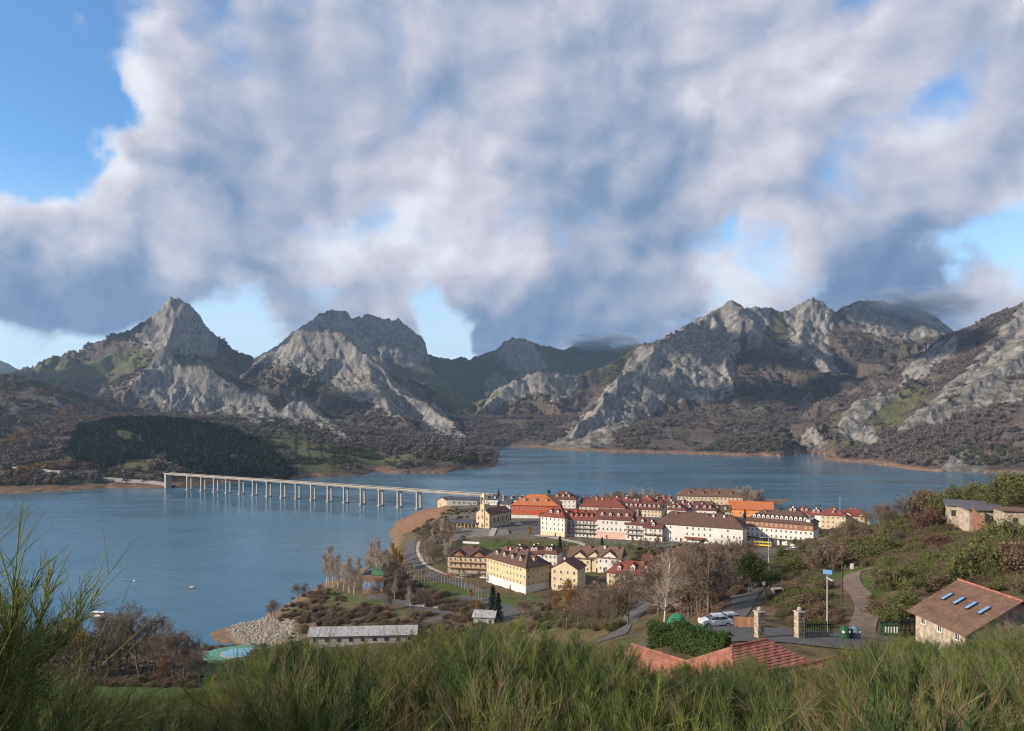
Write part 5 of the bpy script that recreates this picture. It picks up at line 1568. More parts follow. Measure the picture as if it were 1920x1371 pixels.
# --- graffiti hut
m_mural, T, b = new_mat('mural wall')
co = T.n('ShaderNodeTexCoord').outputs['Object']
sp_ = T.n('ShaderNodeSeparateXYZ'); T.put(sp_.inputs[0], co)
blue = T.m('MULTIPLY', T.rng(T.m('ADD', sp_.outputs[2], T.m('MULTIPLY', T.noise(co, 0.7, 4), 2.0)), 6.5, 6.0), T.rng(sp_.outputs[2], 1.2, 2.0))
wcol = T.mix(T.noise(co, 1.0, 5), (0.34, 0.20, 0.13), (0.42, 0.27, 0.19))
wcol = T.mix(blue, wcol, T.mix(T.rng(T.noise(co, 0.8, 5, 0.6, 1.0), 0.4, 0.6), (0.10, 0.24, 0.42), (0.45, 0.50, 0.52)))
T.put(b.inputs['Base Color'], wcol); b.inputs['Roughness'].default_value = 0.9
m_green = mat('green sheet', (0.14, 0.34, 0.16), 0.7, 0.15, 0.6)
x, y, z = gp(699, 1111)
ht_ = empty('pump_house', (x, y, z), R(6)); tag(ht_, 'square pump house with blue mural and green slanted roof front', 'building')
w, d, h = 10, 9, 8.5
MB().box(-w / 2, w / 2, 0, d, -3, h).build('wall', m_mural, ht_)
b_ = MB(); b_.prism([(-0.6, h + 0.002), (w / 2 + 0.2, h + 0.002), (w / 2 + 0.2, h + 0.7), (-0.6, h + 4.3)], -0.15, d * 0.5); b_.build('roof', m_green, ht_)
b_ = MB(); b_.prism([(-w / 2 - 0.2, h + 0.003), (-0.62, h + 0.003), (-0.62, h + 3.0), (-w / 2 - 0.2, h + 0.7)], 0.6, d); b_.build('roof', RF['slate'], ht_)
dd = link('door', DOOR, ht_, (2.4, -0.05, 0))

# --- long grey shed
x, y, z = gp(680, 1208)
sh_ = empty('long_shed', (x, y, z), R(4)); tag(sh_, 'long low shed with pale grey sheet roof in the lower meadow', 'shed')
w, d, h = 41, 9, 3.6
b_ = MB(); b_.box(-w / 2, w / 2, 0, d, -3, h, top=False)
for s in (-1, 1): b_.add([(s * w / 2, 0, h), (s * w / 2, d, h), (s * w / 2, d / 2, h + 2)], [(0, 1, 2)])
b_.build('wall', WL['grey'], sh_)
n = 20
for i in range(n):
    for s in (0, 1):
        p_ = MB(); x0 = -w / 2 - 0.6 + (w + 1.2) * i / n; x1 = x0 + (w + 1.2) / n - 0.05
        y0, y1, z0, z1 = (-0.7, d / 2, h - 0.25, h + 2.15) if s == 0 else (d + 0.7, d / 2, h - 0.25, h + 2.15)
        p_.add([(x0, y0, z0), (x1, y0, z0), (x1, y1, z1), (x0, y1, z1), (x0, y0, z0 + 0.1), (x1, y0, z0 + 0.1), (x1, y1, z1 + 0.1), (x0, y1, z1 + 0.1)], [(3, 2, 1, 0), (4, 5, 6, 7), (0, 1, 5, 4), (1, 2, 6, 5), (2, 3, 7, 6), (3, 0, 4, 7)])
        p_.build('roof_panel', RF['grey'], sh_)
facade(sh_, w, 0, h, 9, 1, 'f', d, WIN['brown'], (1.6, 0.9))
building('small_shed', 'small pale-roofed shed beside the lower access road', 907, 1172, -10, 8, 6, 2.8, 'gable', 1.6, 'grey', 'grey', 1, 2, 1, 'f', cat='shed')

# --- bathing pool by the shore
m_pool = mat('pool water', (0.16, 0.36, 0.46), 0.15, 0.1, 0.3)
m_turq = mat('green pool deck', (0.10, 0.26, 0.20), 0.8, 0.15, 0.5)
x, y, z = gp(462, 1228)
po = empty('splash_pool', (x, y, z + 0.3)); tag(po, 'oval pale blue pool on a green deck by the shore', 'pool')
for nm, rx, ry, z0, z1, mm in (('deck', 17, 11, -2, 0.3, m_turq), ('rim', 10.5, 6.5, 0.3, 0.55, m_conc), ('water', 9.8, 5.9, 0.55, 0.6, m_pool)):
    MB().extr([(rx * math.cos(a), ry * math.sin(a)) for a in np.linspace(0, 2 * math.pi, 32, endpoint=False)], z0, z1).build(nm, mm, po)

# --- hillside barns on the right
m_slab = mat('dark flat roofing', (0.105, 0.105, 0.118), 0.8, 0.15, 0.4)
RF['flat'] = m_slab
building('stone_barn', 'low pale stone barn with flat grey roof on the overgrown hillside', 1815, 985, -28, 8.5, 9, 3.9, 'shed', 0.3, 'rubble', 'flat', 1, 3, 2, 'f', frame='brown', at=P(1812, 978, 190), cat='barn')
building('stone_barn', 'long grey stone barn with flat dark roof and outside stair', 1868, 990, -10, 13, 10, 4.2, 'shed', 0.3, 'rubble', 'flat', 1, 1, 2, '', at=P(1872, 990, 183), cat='barn')
building('stone_barn', 'low stone barn with sloping brown roof beside the flat-roofed barn', 1925, 997, -18, 9, 8, 4.6, 'shed', -0.3, 'rubble', 'umber', 1, 2, 2, 'f', frame='brown', at=P(1925, 997, 172), cat='barn')
x, y, z = P(1853, 987, 180)
st = empty('outside_stair', (x, y, z), R(60)); tag(st, 'steep brick-red outdoor stair climbing the stone barn wall', 'stair')
for i in range(11): MB().box(-0.8, 0.8, i * 0.3, i * 0.3 + 0.298, -1, 0.4 * (i + 1)).build('step', WL['brick'], st)

# --- red-roofed farm on the far left shore
for k, (px, D, w) in enumerate(((28, 985, 12), (42, 990, 7))):
    X_ = (px - 960) / FOC * D
    building('lakeside_farm', ('small white farmhouse with red roof on the far shore' if k == 0 else 'tiny red-roofed outbuilding on the far shore'), 0, 0, -20, w, 7, 3.0, 'gable', 2.2, 'white', 'red', 1, 3, 2, 'f', at=(X_, D, float(far_z(np.array([X_]), np.array([float(D)]))[0]) + 0.3))
# ------------------------------------------------------------------ viaduct
m_bridge = mat('bridge concrete', (0.37, 0.345, 0.31), 0.85, 0.16, 0.15, dirt=(0.3, 0.26, 0.22))
A = Vector(((318 - 960) / FOC * 985, 985, 0)); Bv = Vector(((912 - 960) / FOC * 738, 738, 0))
DZ = 19.6
dirv = (Bv - A); LB = dirv.length; ang = math.atan2(dirv.y, dirv.x)
br = empty('viaduct', (A.x, A.y, 0), ang); tag(br, 'long concrete viaduct on twin piers crossing the lake', 'bridge')
MB().box(-6, LB + 10, -4.6, 4.6, DZ - 0.9, DZ).build('deck', m_bridge, br)
for s in (-1, 1):
    pr = MB(); pr.box(-6, LB + 10, s * 4.62 - 0.16, s * 4.62 + 0.16, DZ - 0.4, DZ + 0.55); pr.build('parapet', m_bridge, br)
    gd = MB(); gd.box(-4, LB + 4, s * 2.9 - 0.7, s * 2.9 + 0.7, DZ - 1.9, DZ - 0.902); gd.build('girder', m_bridge, br)
pl = MB(); pl.box(-6, LB + 10, -4.4, 4.4, DZ + 0.002, DZ + 0.08); pl.build('roadway', m_asph, br)
for i, px in enumerate((355, 381, 405, 428, 453, 478, 504, 531, 558, 587, 618, 648.5, 680, 714, 749, 785)):
    t = (px - 960) / FOC
    u = (t * A.y - A.x) / (dirv.x - t * dirv.y)
    sx = u * LB
    p_ = MB(); p_.box(sx - 1.0, sx + 1.0, -4.3, 4.3, DZ - 3.0, DZ - 1.902); po_ = p_.build('pier', m_bridge, br)
    for s in (-1, 1):
        c_ = MB(); c_.box(sx - 0.75, sx + 0.75, s * 3.1 - 0.8, s * 3.1 + 0.8, -8, DZ - 3.002); c_.build('column', m_bridge, po_)
    f_ = MB(); f_.box(sx - 1.5, sx + 1.5, -4.6, 4.6, -8, 1.0); f_.build('footing', m_bridge, po_)
ab_ = MB(); ab_.box(-5, -1.5, -4.4, 4.4, -4, DZ - 1.0); ab_.build('abutment', WL['rubble'], br)


def far_road(name, pts, width, mm):
    c = catmull([((px - 960) / FOC * D, D) for px, D in pts], 10)
    t = np.gradient(c, axis=0); t /= np.linalg.norm(t, axis=1)[:, None]; nn = np.stack([-t[:, 1], t[:, 0]], 1)
    zc = far_z(c[:, 0], c[:, 1])
    zc = np.convolve(np.pad(zc, 6, mode='edge'), np.ones(13) / 13, 'valid') + 3.0
    V = []; F = []
    for i in range(len(c)):
        a = c[i] - nn[i] * width / 2; b2 = c[i] + nn[i] * width / 2
        V += [(a[0], a[1], zc[i]), (b2[0], b2[1], zc[i]), (a[0], a[1], zc[i] - 4), (b2[0], b2[1], zc[i] - 4)]
        if i:
            o = 4 * i; q_ = o - 4
            F += [(q_, q_ + 1, o + 1, o), (q_ + 2, q_, o, o + 2), (q_ + 1, q_ + 3, o + 3, o + 1)]
    me = bpy.data.meshes.new(name); me.from_pydata(V, [], F); me.materials.append(mm)
    tag(link(name, me), kind='structure')


far_road('shore_road', [(-120, 1110), (0, 1080), (60, 1060), (120, 1030), (200, 1012), (280, 1000), (325, 990)], 8, m_conc)

# ------------------------------------------------------------------ boats
def boat():
    D = D_of(1156, 0); X_ = (187 - 960) / FOC * D
    o = empty('tour_boat', (X_, D, 0), R(-8)); tag(o, 'white tour boat with cabin windows on the lake', 'boat')
    L, w = 8.8, 2.8
    b_ = MB()
    pts = [(-L / 2, w * 0.42), (-L * 0.2, w / 2), (L * 0.2, w / 2), (L * 0.42, w * 0.25), (L / 2, 0), (L * 0.42, -w * 0.25), (L * 0.2, -w / 2), (-L * 0.2, -w / 2), (-L / 2, -w * 0.42)]
    n = len(pts)
    vs = [(x_ * 0.9, y_ * 0.75, -0.5) for x_, y_ in pts] + [(x_, y_, 0.8) for x_, y_ in pts]
    b_.add(vs, [(i, (i + 1) % n, n + (i + 1) % n, n + i) for i in range(n)] + [tuple(range(n, 2 * n)), tuple(reversed(range(n)))])
    b_.build('hull', m_white, o)
    b_ = MB(); b_.box(-3.9, 2.4, -1.15, 1.15, 0.8, 1.2); b_.build('cabin', m_white, o)
    b_ = MB(); b_.box(-4.1, 2.7, -1.3, 1.3, 2.15, 2.3); b_.build('roof', m_white, o)
    for i in range(6):
        xx = -3.8 + i * 1.22
        for s in (-1, 1):
            c_ = MB(); c_.box(xx - 0.06, xx + 0.06, s * 1.1 - 0.05, s * 1.1 + 0.05, 1.2, 2.15); c_.build('post', m_white, o)
    for i in range(5):
        xx = -3.8 + i * 1.22
        c_ = MB(); c_.box(xx + 0.12, xx + 1.1, -1.12, 1.12, 1.22, 2.1); c_.build('window', m_glass, o)
    c_ = MB(); c_.tube((2.6, 0, 2.3), (2.6, 0, 3.4), 0.05, 0.03, 5); c_.build('mast', m_white, o)
    c_ = MB(); c_.box(-4.3, 4.0, -1.42, 1.42, 0.55, 0.68); c_.build('rubbing_strake', WL['wood'], o)
    D = D_of(1103, 0); X_ = (361 - 960) / FOC * D
    o = empty('small_boat', (X_, D, 0), R(10)); tag(o, 'small cream dinghy moored alone on the lake', 'boat')
    b_ = MB(); pts2 = [(p * 0.42, q_ * 0.5) for p, q_ in pts]
    b_.add([(x_ * 0.85, y_ * 0.7, -0.3) for x_, y_ in pts2] + [(x_, y_, 0.5) for x_, y_ in pts2], [(i, (i + 1) % n, n + (i + 1) % n, n + i) for i in range(n)] + [tuple(range(n, 2 * n))]); b_.build('hull', WL['cream'], o)
    b_ = MB(); b_.box(-1.2, 0.4, -0.5, 0.5, 0.502, 1.2); b_.build('cabin', m_white, o)
    D = D_of(1090, 0); X_ = (252 - 960) / FOC * D
    b_ = MB()
    for k in range(6):
        a0, a1 = math.pi * k / 6 - math.pi / 2, math.pi * (k + 1) / 6 - math.pi / 2
        b_.tube((0, 0, 0.6 * math.sin(a0)), (0, 0, 0.6 * math.sin(a1)), max(0.6 * math.cos(a0), 0.01), max(0.6 * math.cos(a1), 0.01), 10, False)
    b_.tube((0, 0, 0.55), (0, 0, 0.8), 0.08, 0.08, 6)
    tag(b_.build('mooring_buoy', m_white, None, (X_, D, 0.1), smooth=True), 'white round mooring buoy floating between the boats', 'buoy')


boat()

# ------------------------------------------------------------------ near farm roofs and house
def tiled_roof(o, rm, w, d, h, rh, ov, hip, courses=13):
    """roof of overlapping tile courses, each its own part"""
    yc = d / 2
    for side in (0, 1):
        for k in range(courses):
            f0, f1 = k / courses, (k + 1) / courses
            y0 = -ov + (yc + ov) * f0; y1 = -ov + (yc + ov) * (f1 + 0.10 / courses)
            z0 = h - 0.1 + (rh + 0.1) * f0; z1 = h - 0.1 + (rh + 0.1) * f1
            xa = w / 2 + ov - (hip * f0); xb = w / 2 + ov - (hip * f1)
            if side: y0, y1 = d - y0, d - y1
            b_ = MB()
            n = max(4, int(2 * xa / 0.55)); vs = []
            for i in range(n + 1):
                u = -1 + 2 * i / n
                bump_ = 0.035 if i % 2 else 0.0
                vs += [(xa * u, y0, z0 + 0.07 + bump_), (xb * u, y1, z1 + 0.015 + bump_), (xa * u, y0, z0 - 0.06)]
            fs = []
            for i in range(n):
                a = 3 * i; fs += [(a, a + 3, a + 4, a + 1), (a + 2, a + 5, a + 3, a)]
            b_.add(vs, fs); b_.build('tile_course', rm, o)
    if hip:
        for s in (-1, 1):
            for k in range(courses):
                f0, f1 = k / courses, (k + 1) / courses
                b_ = MB(); xa = w / 2 + ov - hip * f0; xb = w / 2 + ov - hip * (f1 + 0.1 / courses)
                ya0, ya1 = -ov + (yc + ov) * f0, d + ov - (yc + ov) * f0; yb0, yb1 = -ov + (yc + ov) * f1, d + ov - (yc + ov) * f1
                z0 = h - 0.1 + (rh + 0.1) * f0; z1 = h - 0.1 + (rh + 0.1) * f1
                b_.add([(s * xa, ya0, z0 + 0.07), (s * xa, ya1, z0 + 0.07), (s * xb, yb1, z1 + 0.015), (s * xb, yb0, z1 + 0.015), (s * xa, ya0, z0 - 0.06), (s * xa, ya1, z0 - 0.06)], [(0, 1, 2, 3), (4, 5, 1, 0)])
                b_.build('tile_course', rm, o)
    rx = w / 2 + ov - hip
    nrt = max(3, int(2 * rx / 0.5))
    for i in range(nrt):
        b_ = MB(); x0 = -rx + 2 * rx * i / nrt; b_.tube((x0, yc, h + rh + 0.05), (x0 + 2 * rx / nrt + 0.03, yc, h + rh + 0.06), 0.15, 0.13, 6); b_.build('ridge_tile', RF['terra'], o)


def near_house(name, label, cx, cy, zr, rz, w, d, hw, rh, rm, wallm, hip=0.0, ov=0.5, courses=13):
    """cx, cy: middle of the ridge, zr: its height"""
    rzr = R(rz)
    off = Vector((math.sin(rzr), -math.cos(rzr), 0)) * (d / 2)
    o = empty(name, (cx + off.x, cy + off.y, zr - rh - hw), rzr); tag(o, label, 'house')
    b_ = MB(); b_.box(-w / 2, w / 2, 0, d, -4, hw - 0.05, top=False)
    if not hip:
        for s in (-1, 1): b_.add([(s * w / 2, 0, hw - 0.05), (s * w / 2, d, hw - 0.05), (s * w / 2, d / 2, hw + rh - 0.15)], [(0, 1, 2)])
    b_.build('wall', wallm, o)
    tiled_roof(o, rm, w, d, hw, rh, ov, hip, courses)
    return o


near_house('farm_building', 'terracotta tiled farm roof standing alone beside the clipped hedge', 13.6, 64.4, 81.7, -50, 7.6, 5.4, 2.6, 2.0, RF['terra'], WL['rubble'], 0)
near_house('farm_building', 'terracotta hip-roofed farm building beside the stone gate', 21.2, 66.6, 82.2, 28, 9.4, 6.0, 2.6, 1.9, RF['terra'], WL['orange'], 3.0)
near_house('farm_building', 'terracotta gable-roofed outbuilding with rubble wall among the broom', 24.8, 61.0, 82.4, 28, 8.0, 5.0, 2.8, 1.7, RF['terra'], WL['rubble'], 0)
hs = near_house('stone_house', 'stone house with umber tiled roof and four blue skylights', 54.0, 84.6, 82.6, -86, 9.0, 11.5, 3.3, 3.5, RF['umber'], WL['rubble'], 0, 0.7, 17)
m_sky = mat('skylight glass', (0.14, 0.27, 0.50), 0.08, 0.08, 0.5, spec=0.8)
for i in range(4):
    f = 0.56; sl = math.atan2(3.5, 11.5 / 2 + 0.7)
    k = link('skylight', MB().box(-0.28, 0.28, -0.75, 0.75, 0.0, 0.12).mesh('skylight', m_dark), hs, (-3.0 + i * 2.05, -0.7 + 6.45 * f, 3.3 + 3.5 * f + 0.09)); k.rotation_euler = (sl, 0, 0)
    g_ = link('pane', MB().box(-0.22, 0.22, -0.68, 0.68, 0.121, 0.14).mesh('pane', m_sky), k)
facade(hs, 9.0, 0.9, 3.3, 3, 1, 'f', 11.5, WIN['white'], (0.8, 0.6), zoff=0.5)
facade(hs, 9.0, 0.3, 3.3, 2, 1, 'r', 11.5, WIN['white'], (0.9, 0.9))
near_house('stone_house', 'lower umber-roofed annex of rubble stone next to the skylight house', 58.5, 76.0, 82.0, -70, 7, 9, 3.0, 2.6, RF['umber'], WL['rubble'], 0, 0.5, 13)

# ------------------------------------------------------------------ hedge, gate, lamps and other small things
def hedge(x0, y0, x1, y1, w, h, label):
    L = math.hypot(x1 - x0, y1 - y0); r = np.random.default_rng(int(L * 100))
    n = int(1700 * L / 4)
    c = np.column_stack([r.uniform(0, L, n), r.uniform(-w / 2, w / 2, n), r.uniform(0.05, h, n)])
    f = r.integers(0, 3, n)
    c[f == 0, 2] = h + r.normal(size=(f == 0).sum()) * 0.13 - 0.1 + 0.12 * np.sin(c[f == 0, 0] * 2.3); c[f == 1, 1] = -w / 2 + r.normal(size=(f == 1).sum()) * 0.13
    o = empty('hedge', (x0, y0, gz1(x0, y0)), math.atan2(y1 - y0, x1 - x0)); tag(o, label, 'hedge')
    MB().box(0.2, L - 0.2, -w / 2 + 0.25, w / 2 - 0.25, -0.5, h - 0.35).build('branches', m_ever, o)
    link('leaves', segs_mesh('leaves', [], m_hedge, 3, leaf_tris(c, 0.11, r)), o)


hedge(15.0, 82.5, 19.4, 80.5, 1.6, 3.0, 'dark end of the clipped green hedge beside the playground')
hedge(17.2, 78.5, 21.4, 73.5, 1.8, 2.9, 'bright clipped green hedge above the lone terracotta roof')

m_stone = WL['rubble']
def gate_post(px, py, label):
    x, y, z = gp(px, py)
    o = empty('gate_post', (x, y, z), R(15)); o.scale = (0.82, 0.82, 0.95); tag(o, label, 'gate post', 'stone gate posts')
    r = random.Random(px)
    for k in range(8):
        zz = -0.3 + k * 0.42
        for q_ in (0, 1):
            b_ = MB(); x0 = -0.55 if q_ == 0 else r.uniform(-0.1, 0.15); cut = r.uniform(-0.1, 0.15)
            b_.box(-0.55 if q_ == 0 else cut + 0.02, cut if q_ == 0 else 0.55, -0.5 - r.uniform(0, 0.04), 0.5, zz + 0.02, zz + 0.41); b_.build('stone', m_stone, o, bevel=0.04)
    b_ = MB(); b_.box(-0.62, 0.62, -0.6, 0.6, 3.07, 3.2); b_.build('cap', m_conc, o)
    b_ = MB(); b_.tube((0, 0, 3.2), (0, 0, 3.32), 0.12, 0.3, 8); b_.tube((0, 0, 3.32), (0, 0, 3.6), 0.3, 0.3, 10); b_.tube((0, 0, 3.6), (0, 0, 3.72), 0.3, 0.05, 10); b_.build('lantern', m_conc, o)
    return o


g1 = gate_post(1424, 1197, 'stone gate post with white lantern beside the picket fence')
g2 = gate_post(1499, 1197, 'stone gate post with white lantern by the farmyard gate')


def fence(pA, pB, n, h, mm, label, name='fence', pick=0.12):
    a = Vector(gp(*pA)); b2 = Vector(gp(*pB)); L = (b2 - a).to_2d().length
    o = empty(name, a, math.atan2(b2.y - a.y, b2.x - a.x)); tag(o, label, 'fence')
    dz = b2.z - a.z
    for i in range(n + 1):
        u = i / n; p_ = MB(); xx = L * u; p_.box(xx - pick / 2, xx + pick / 2, -0.03, 0.03, dz * u - 0.4, dz * u + h * random.uniform(0.93, 1.0)); p_.build('picket', mm, o)
    for zz in (0.25, 0.75):
        r_ = MB(); r_.add([(0, 0.032, h * zz), (L, 0.032, dz + h * zz), (L, 0.032, dz + h * zz + 0.09), (0, 0.032, h * zz + 0.09), (0, 0.08, h * zz), (L, 0.08, dz + h * zz), (L, 0.08, dz + h * zz + 0.09), (0, 0.08, h * zz + 0.09)], [(0, 1, 2, 3), (7, 6, 5, 4), (0, 4, 5, 1), (3, 2, 6, 7), (0, 3, 7, 4), (1, 5, 6, 2)]); r_.build('rail', mm, o)


fence((1310, 1163), (1370, 1137), 26, 1.3, WL['brick'], 'rustic wooden picket fence climbing beside the hill street', 'picket_fence')
fence((1378, 1176), (1417, 1178), 18, 1.4, WL['brick'], 'short wooden picket fence reaching the lantern gate post', 'picket_fence')
fence((1507, 1196), (1560, 1196), 16, 1.9, m_dark, 'tall dark iron fence beside the farmyard gate post', 'iron_fence', 0.06)
fence((1650, 1192), (1715, 1190), 26, 2.0, m_dark, 'dark iron railing behind the green waste containers', 'iron_fence', 0.05)


def pole(name, label, px, py, D, hgt, r0, mm, cat):
    x, y, z = P(px, py, D); z = gz1(x, y)
    o = empty(name, (x, y, z)); tag(o, label, cat)
    MB().tube((0, 0, -0.5), (0, 0, hgt), r0, r0 * 0.65, 8).build('pole', mm, o, smooth=False)
    return o


WL['weathered'] = mat('weathered fence wood', (0.20, 0.125, 0.08), 0.9, 0.2, 1.0)
m_galv = mat('galvanised steel', (0.55, 0.55, 0.54), 0.45, 0.08, 1.0, metal=0.3)
o = pole('solar_lamp', 'tall galvanised lamp post with tilted blue solar panel', 1551, 1190, 88, 7.2, 0.09, m_galv, 'lamp post')
k = MB(); k.box(-0.5, 0.5, -0.32, 0.32, -0.03, 0.03); k = k.build('solar_panel', m_sky, o, (0, -0.1, 7.35)); k.rotation_euler = (R(40), 0, R(-25))
b_ = MB(); b_.box(-0.08, 0.08, -1.0, 0.1, 6.6, 6.7); b_.box(-0.12, 0.12, -1.5, -1.0, 6.58, 6.72); b_.build('lamp_head', m_galv, o)
o = pole('wooden_pole', 'dark wooden utility pole beside the dirt track', 1579, 1138, 106, 7.2, 0.13, WL['darkwood'], 'utility pole')
o = pole('street_mast', 'tall pale street lamp mast at the bend of the hill street', 1441, 1085, 190, 10.5, 0.13, m_galv, 'lamp post')
b_ = MB(); b_.box(-1.6, 1.6, -0.06, 0.06, 10.4, 10.52); b_.box(-2.2, -1.6, -0.14, 0.14, 10.36, 10.54); b_.box(1.6, 2.2, -0.14, 0.14, 10.36, 10.54); b_.build('lamp_head', m_galv, o)
for px, py, D, hh, l in ((1519, 1027, 440, 17, 'slim pale light mast at the corner of the arcade block'), (1575, 990, 520, 22, 'slim white mast rising behind the cream house with red roof'), (1647, 985, 420, 18, 'slim white mast above the hillside shrubs')):
    o = pole('light_mast', l, px, py, D, hh, 0.16, m_galv, 'lamp post')
    b_ = MB(); b_.box(-0.5, 0.5, -0.2, 0.2, hh, hh + 0.3); b_.build('lamp_head', m_galv, o)
for i, (px, py) in enumerate(((468, 1240), (938, 1165), (1088, 1030), (1260, 1040), (985, 1115))):
    D = gp(px, py)[1]
    o = pole('street_lamp', ('grey street lamp beside the splash pool', 'grey street lamp on the lower access road', 'grey street lamp on the terrace lawn', 'grey street lamp below the white block', 'grey street lamp by the corner of the yellow apartments')[i], px, py, D, 8, 0.1, m_galv, 'lamp post')
    b_ = MB(); b_.box(-0.1, 0.9, -0.1, 0.1, 7.9, 8.05); b_.build('lamp_head', m_galv, o)
o = pole('round_sign', 'round white road sign on a post beside the hill street', 1432, 1119, 137, 2.2, 0.05, m_galv, 'sign')
b_ = MB(); b_.tube((0, -0.06, 2.2), (0, -0.02, 2.2), 0.36, 0.36, 20); b_.build('sign_face', m_white, o)
o = pole('notice_board', 'small white notice board on a post beside the dirt track', 1597, 1060, 153, 1.6, 0.05, WL['wood'], 'sign')
b_ = MB(); b_.box(-0.35, 0.35, -0.06, 0.0, 1.3, 2.4); b_.build('board', m_white, o)

# bus shelter / board near the sign
x, y, z = gp(1460, 1122)
o = empty('stone_shelter', (x, y, z), R(10)); o.scale = (0.6, 0.6, 0.75); tag(o, 'small concrete shelter at the top of the bank beside the round sign', 'shelter')
for a in ((-1.3, -1.1, 0, 1.6), (1.1, 1.3, 0, 1.6)): MB().box(a[0], a[1], a[2], a[3], -0.5, 1.9).build('wall', m_conc, o)
MB().box(-1.5, 1.5, -0.2, 1.8, 1.9, 2.08).build('roof', m_conc, o)
MB().box(-1.1, 1.1, 1.45, 1.6, -0.5, 1.9).build('wall', m_dark, o)


def car_mesh():
    prof = [(-2.15, 0.35), (-2.2, 0.75), (-2.05, 0.98), (-1.2, 1.05), (-0.55, 1.55), (0.95, 1.6), (1.75, 1.05), (2.1, 0.95), (2.2, 0.6), (2.12, 0.35)]
    b_ = MB(); n = len(prof); vs = []
    for yy, inset in ((-0.86, 0.0), (0.86, 0.0)):
        for x_, z_ in prof: vs.append((x_, yy * (0.86 if z_ > 1.2 else 1.0), z_))
    b_.add(vs, [(i, (i + 1) % n, n + (i + 1) % n, n + i) for i in range(n)] + [tuple(reversed(range(n))), tuple(range(n, 2 * n))])
    return b_


def car(x, y, z, rz, paint, label, name='parked_car', cat='car', s=1.0, group=None):
    o = empty(name, (x, y, z), R(rz)); o.scale = (s, s, s); tag(o, label, cat, group)
    if 'car_w' not in PROTO:
        side = [(-0.98, 1.08), (-0.48, 1.48), (0.2, 1.5), (0.2, 1.08)], [(0.28, 1.08), (0.28, 1.5), (0.9, 1.52), (1.5, 1.08)]
        b_ = MB()
        for pl_ in side:
            for s_ in (-1, 1):
                n = len(pl_); y0 = s_ * 0.885
                vs = [(p, s_ * (0.872 if q_ < 1.2 else 0.752), q_) for p, q_ in pl_]
                b_.add(vs + [(p, s_ * 0.6, q_) for p, q_ in pl_], [tuple(range(n)), tuple(range(2 * n - 1, n - 1, -1))] + [(i, (i + 1) % n, n + (i + 1) % n, n + i) for i in range(n)])
        b_.add([(-1.19, -0.68, 1.1), (-1.19, 0.68, 1.1), (-0.6, 0.62, 1.54), (-0.6, -0.62, 1.54)], [(0, 1, 2, 3)])
        b_.add([(1.72, -0.68, 1.1), (1.72, 0.68, 1.1), (1.0, 0.62, 1.59), (1.0, -0.62, 1.59)], [(3, 2, 1, 0)])
        PROTO['car_w'] = b_.mesh('windows', m_glass)
        w_ = MB(); w_.tube((0, -0.12, 0), (0, 0.12, 0), 0.34, 0.34, 16); PROTO['car_t'] = w_.mesh('tyre', m_dark)
        w_ = MB(); w_.tube((0, -0.125, 0), (0, 0.125, 0), 0.2, 0.2, 10); PROTO['car_r'] = w_.mesh('rim', m_galv)
    key = 'car_' + paint.name
    if key not in PROTO: PROTO[key] = car_mesh().mesh('body', paint, bevel=0.06)
    link('body', PROTO[key], o); link('windows', PROTO['car_w'], o)
    for sx in (-1.35, 1.35):
        for sy in (-0.8, 0.8):
            w_ = link('wheel', PROTO['car_t'], o, (sx, sy, 0.34)); link('rim', PROTO['car_r'], w_)
    return o


m_carw = mat('white car paint', (0.72, 0.72, 0.72), 0.25, 0.03, 1.0, spec=0.6); m_card = mat('dark car paint', (0.05, 0.055, 0.07), 0.25, 0.05, 1.0, spec=0.6); m_carr = mat('red car paint', (0.35, 0.03, 0.03), 0.25, 0.05, 1.0, spec=0.6); m_cars = mat('silver car paint', (0.42, 0.43, 0.45), 0.3, 0.05, 1.0, spec=0.6); m_busy = mat('yellow bus paint', (0.62, 0.45, 0.05), 0.4, 0.05, 1.0)
x, y, z = gp(1342, 1176); car(x, y, z + 0.14, 6, m_carw, 'white car parked beside the picket fence in the yard')
x, y, z = gp(1366, 1173); car(x, y, z + 0.14, 14, m_cars, 'silver car parked behind the white car in the yard')
for px, py, pm, l in ((1484, 1036, m_carw, 'white car on the square in front of the arcade block'), (972, 985, m_carw, 'white car parked on the church square'), (1000, 986, m_card, 'dark car parked on the church square'), (843, 1082, m_carr, 'red car parked beside the chalet'),
                      (870, 1082, m_cars, 'silver car parked in front of the chalet'), (888, 1083, m_card, 'dark car parked in front of the chalet'), (905, 1086, m_carw, 'white car parked between chalet and yellow apartments'), (1405, 1072, m_cars, 'silver car by the bend of the hill street')):
    x, y, z = gp(px, py); car(x, y, z + 0.22, random.uniform(-30, 10), pm, l)
x, y, z = gp(1430, 1026)
o = empty('bus', (x, y, z + 0.3), R(-25)); tag(o, 'yellow bus parked at the corner of the white block', 'bus')
MB().box(-5, 5, -1.2, 1.2, 0.5, 3.0).build('body', m_busy, o, bevel=0.15)
for i in range(6):
    for s in (-1, 1): MB().box(-4.6 + i * 1.55, -3.25 + i * 1.55, s * 1.21 - 0.02, s * 1.21 + 0.02, 1.5, 2.6).build('window', m_glass, o)
MB().box(-5.03, -4.98, -1.05, 1.05, 1.4, 2.7).build('windscreen', m_glass, o)
for sx in (-3.2, 3.0):
    for sy in (-1.05, 1.05): MB().tube((sx, sy - 0.14, 0.48), (sx, sy + 0.14, 0.48), 0.48, 0.48, 14).build('wheel', m_dark, o)

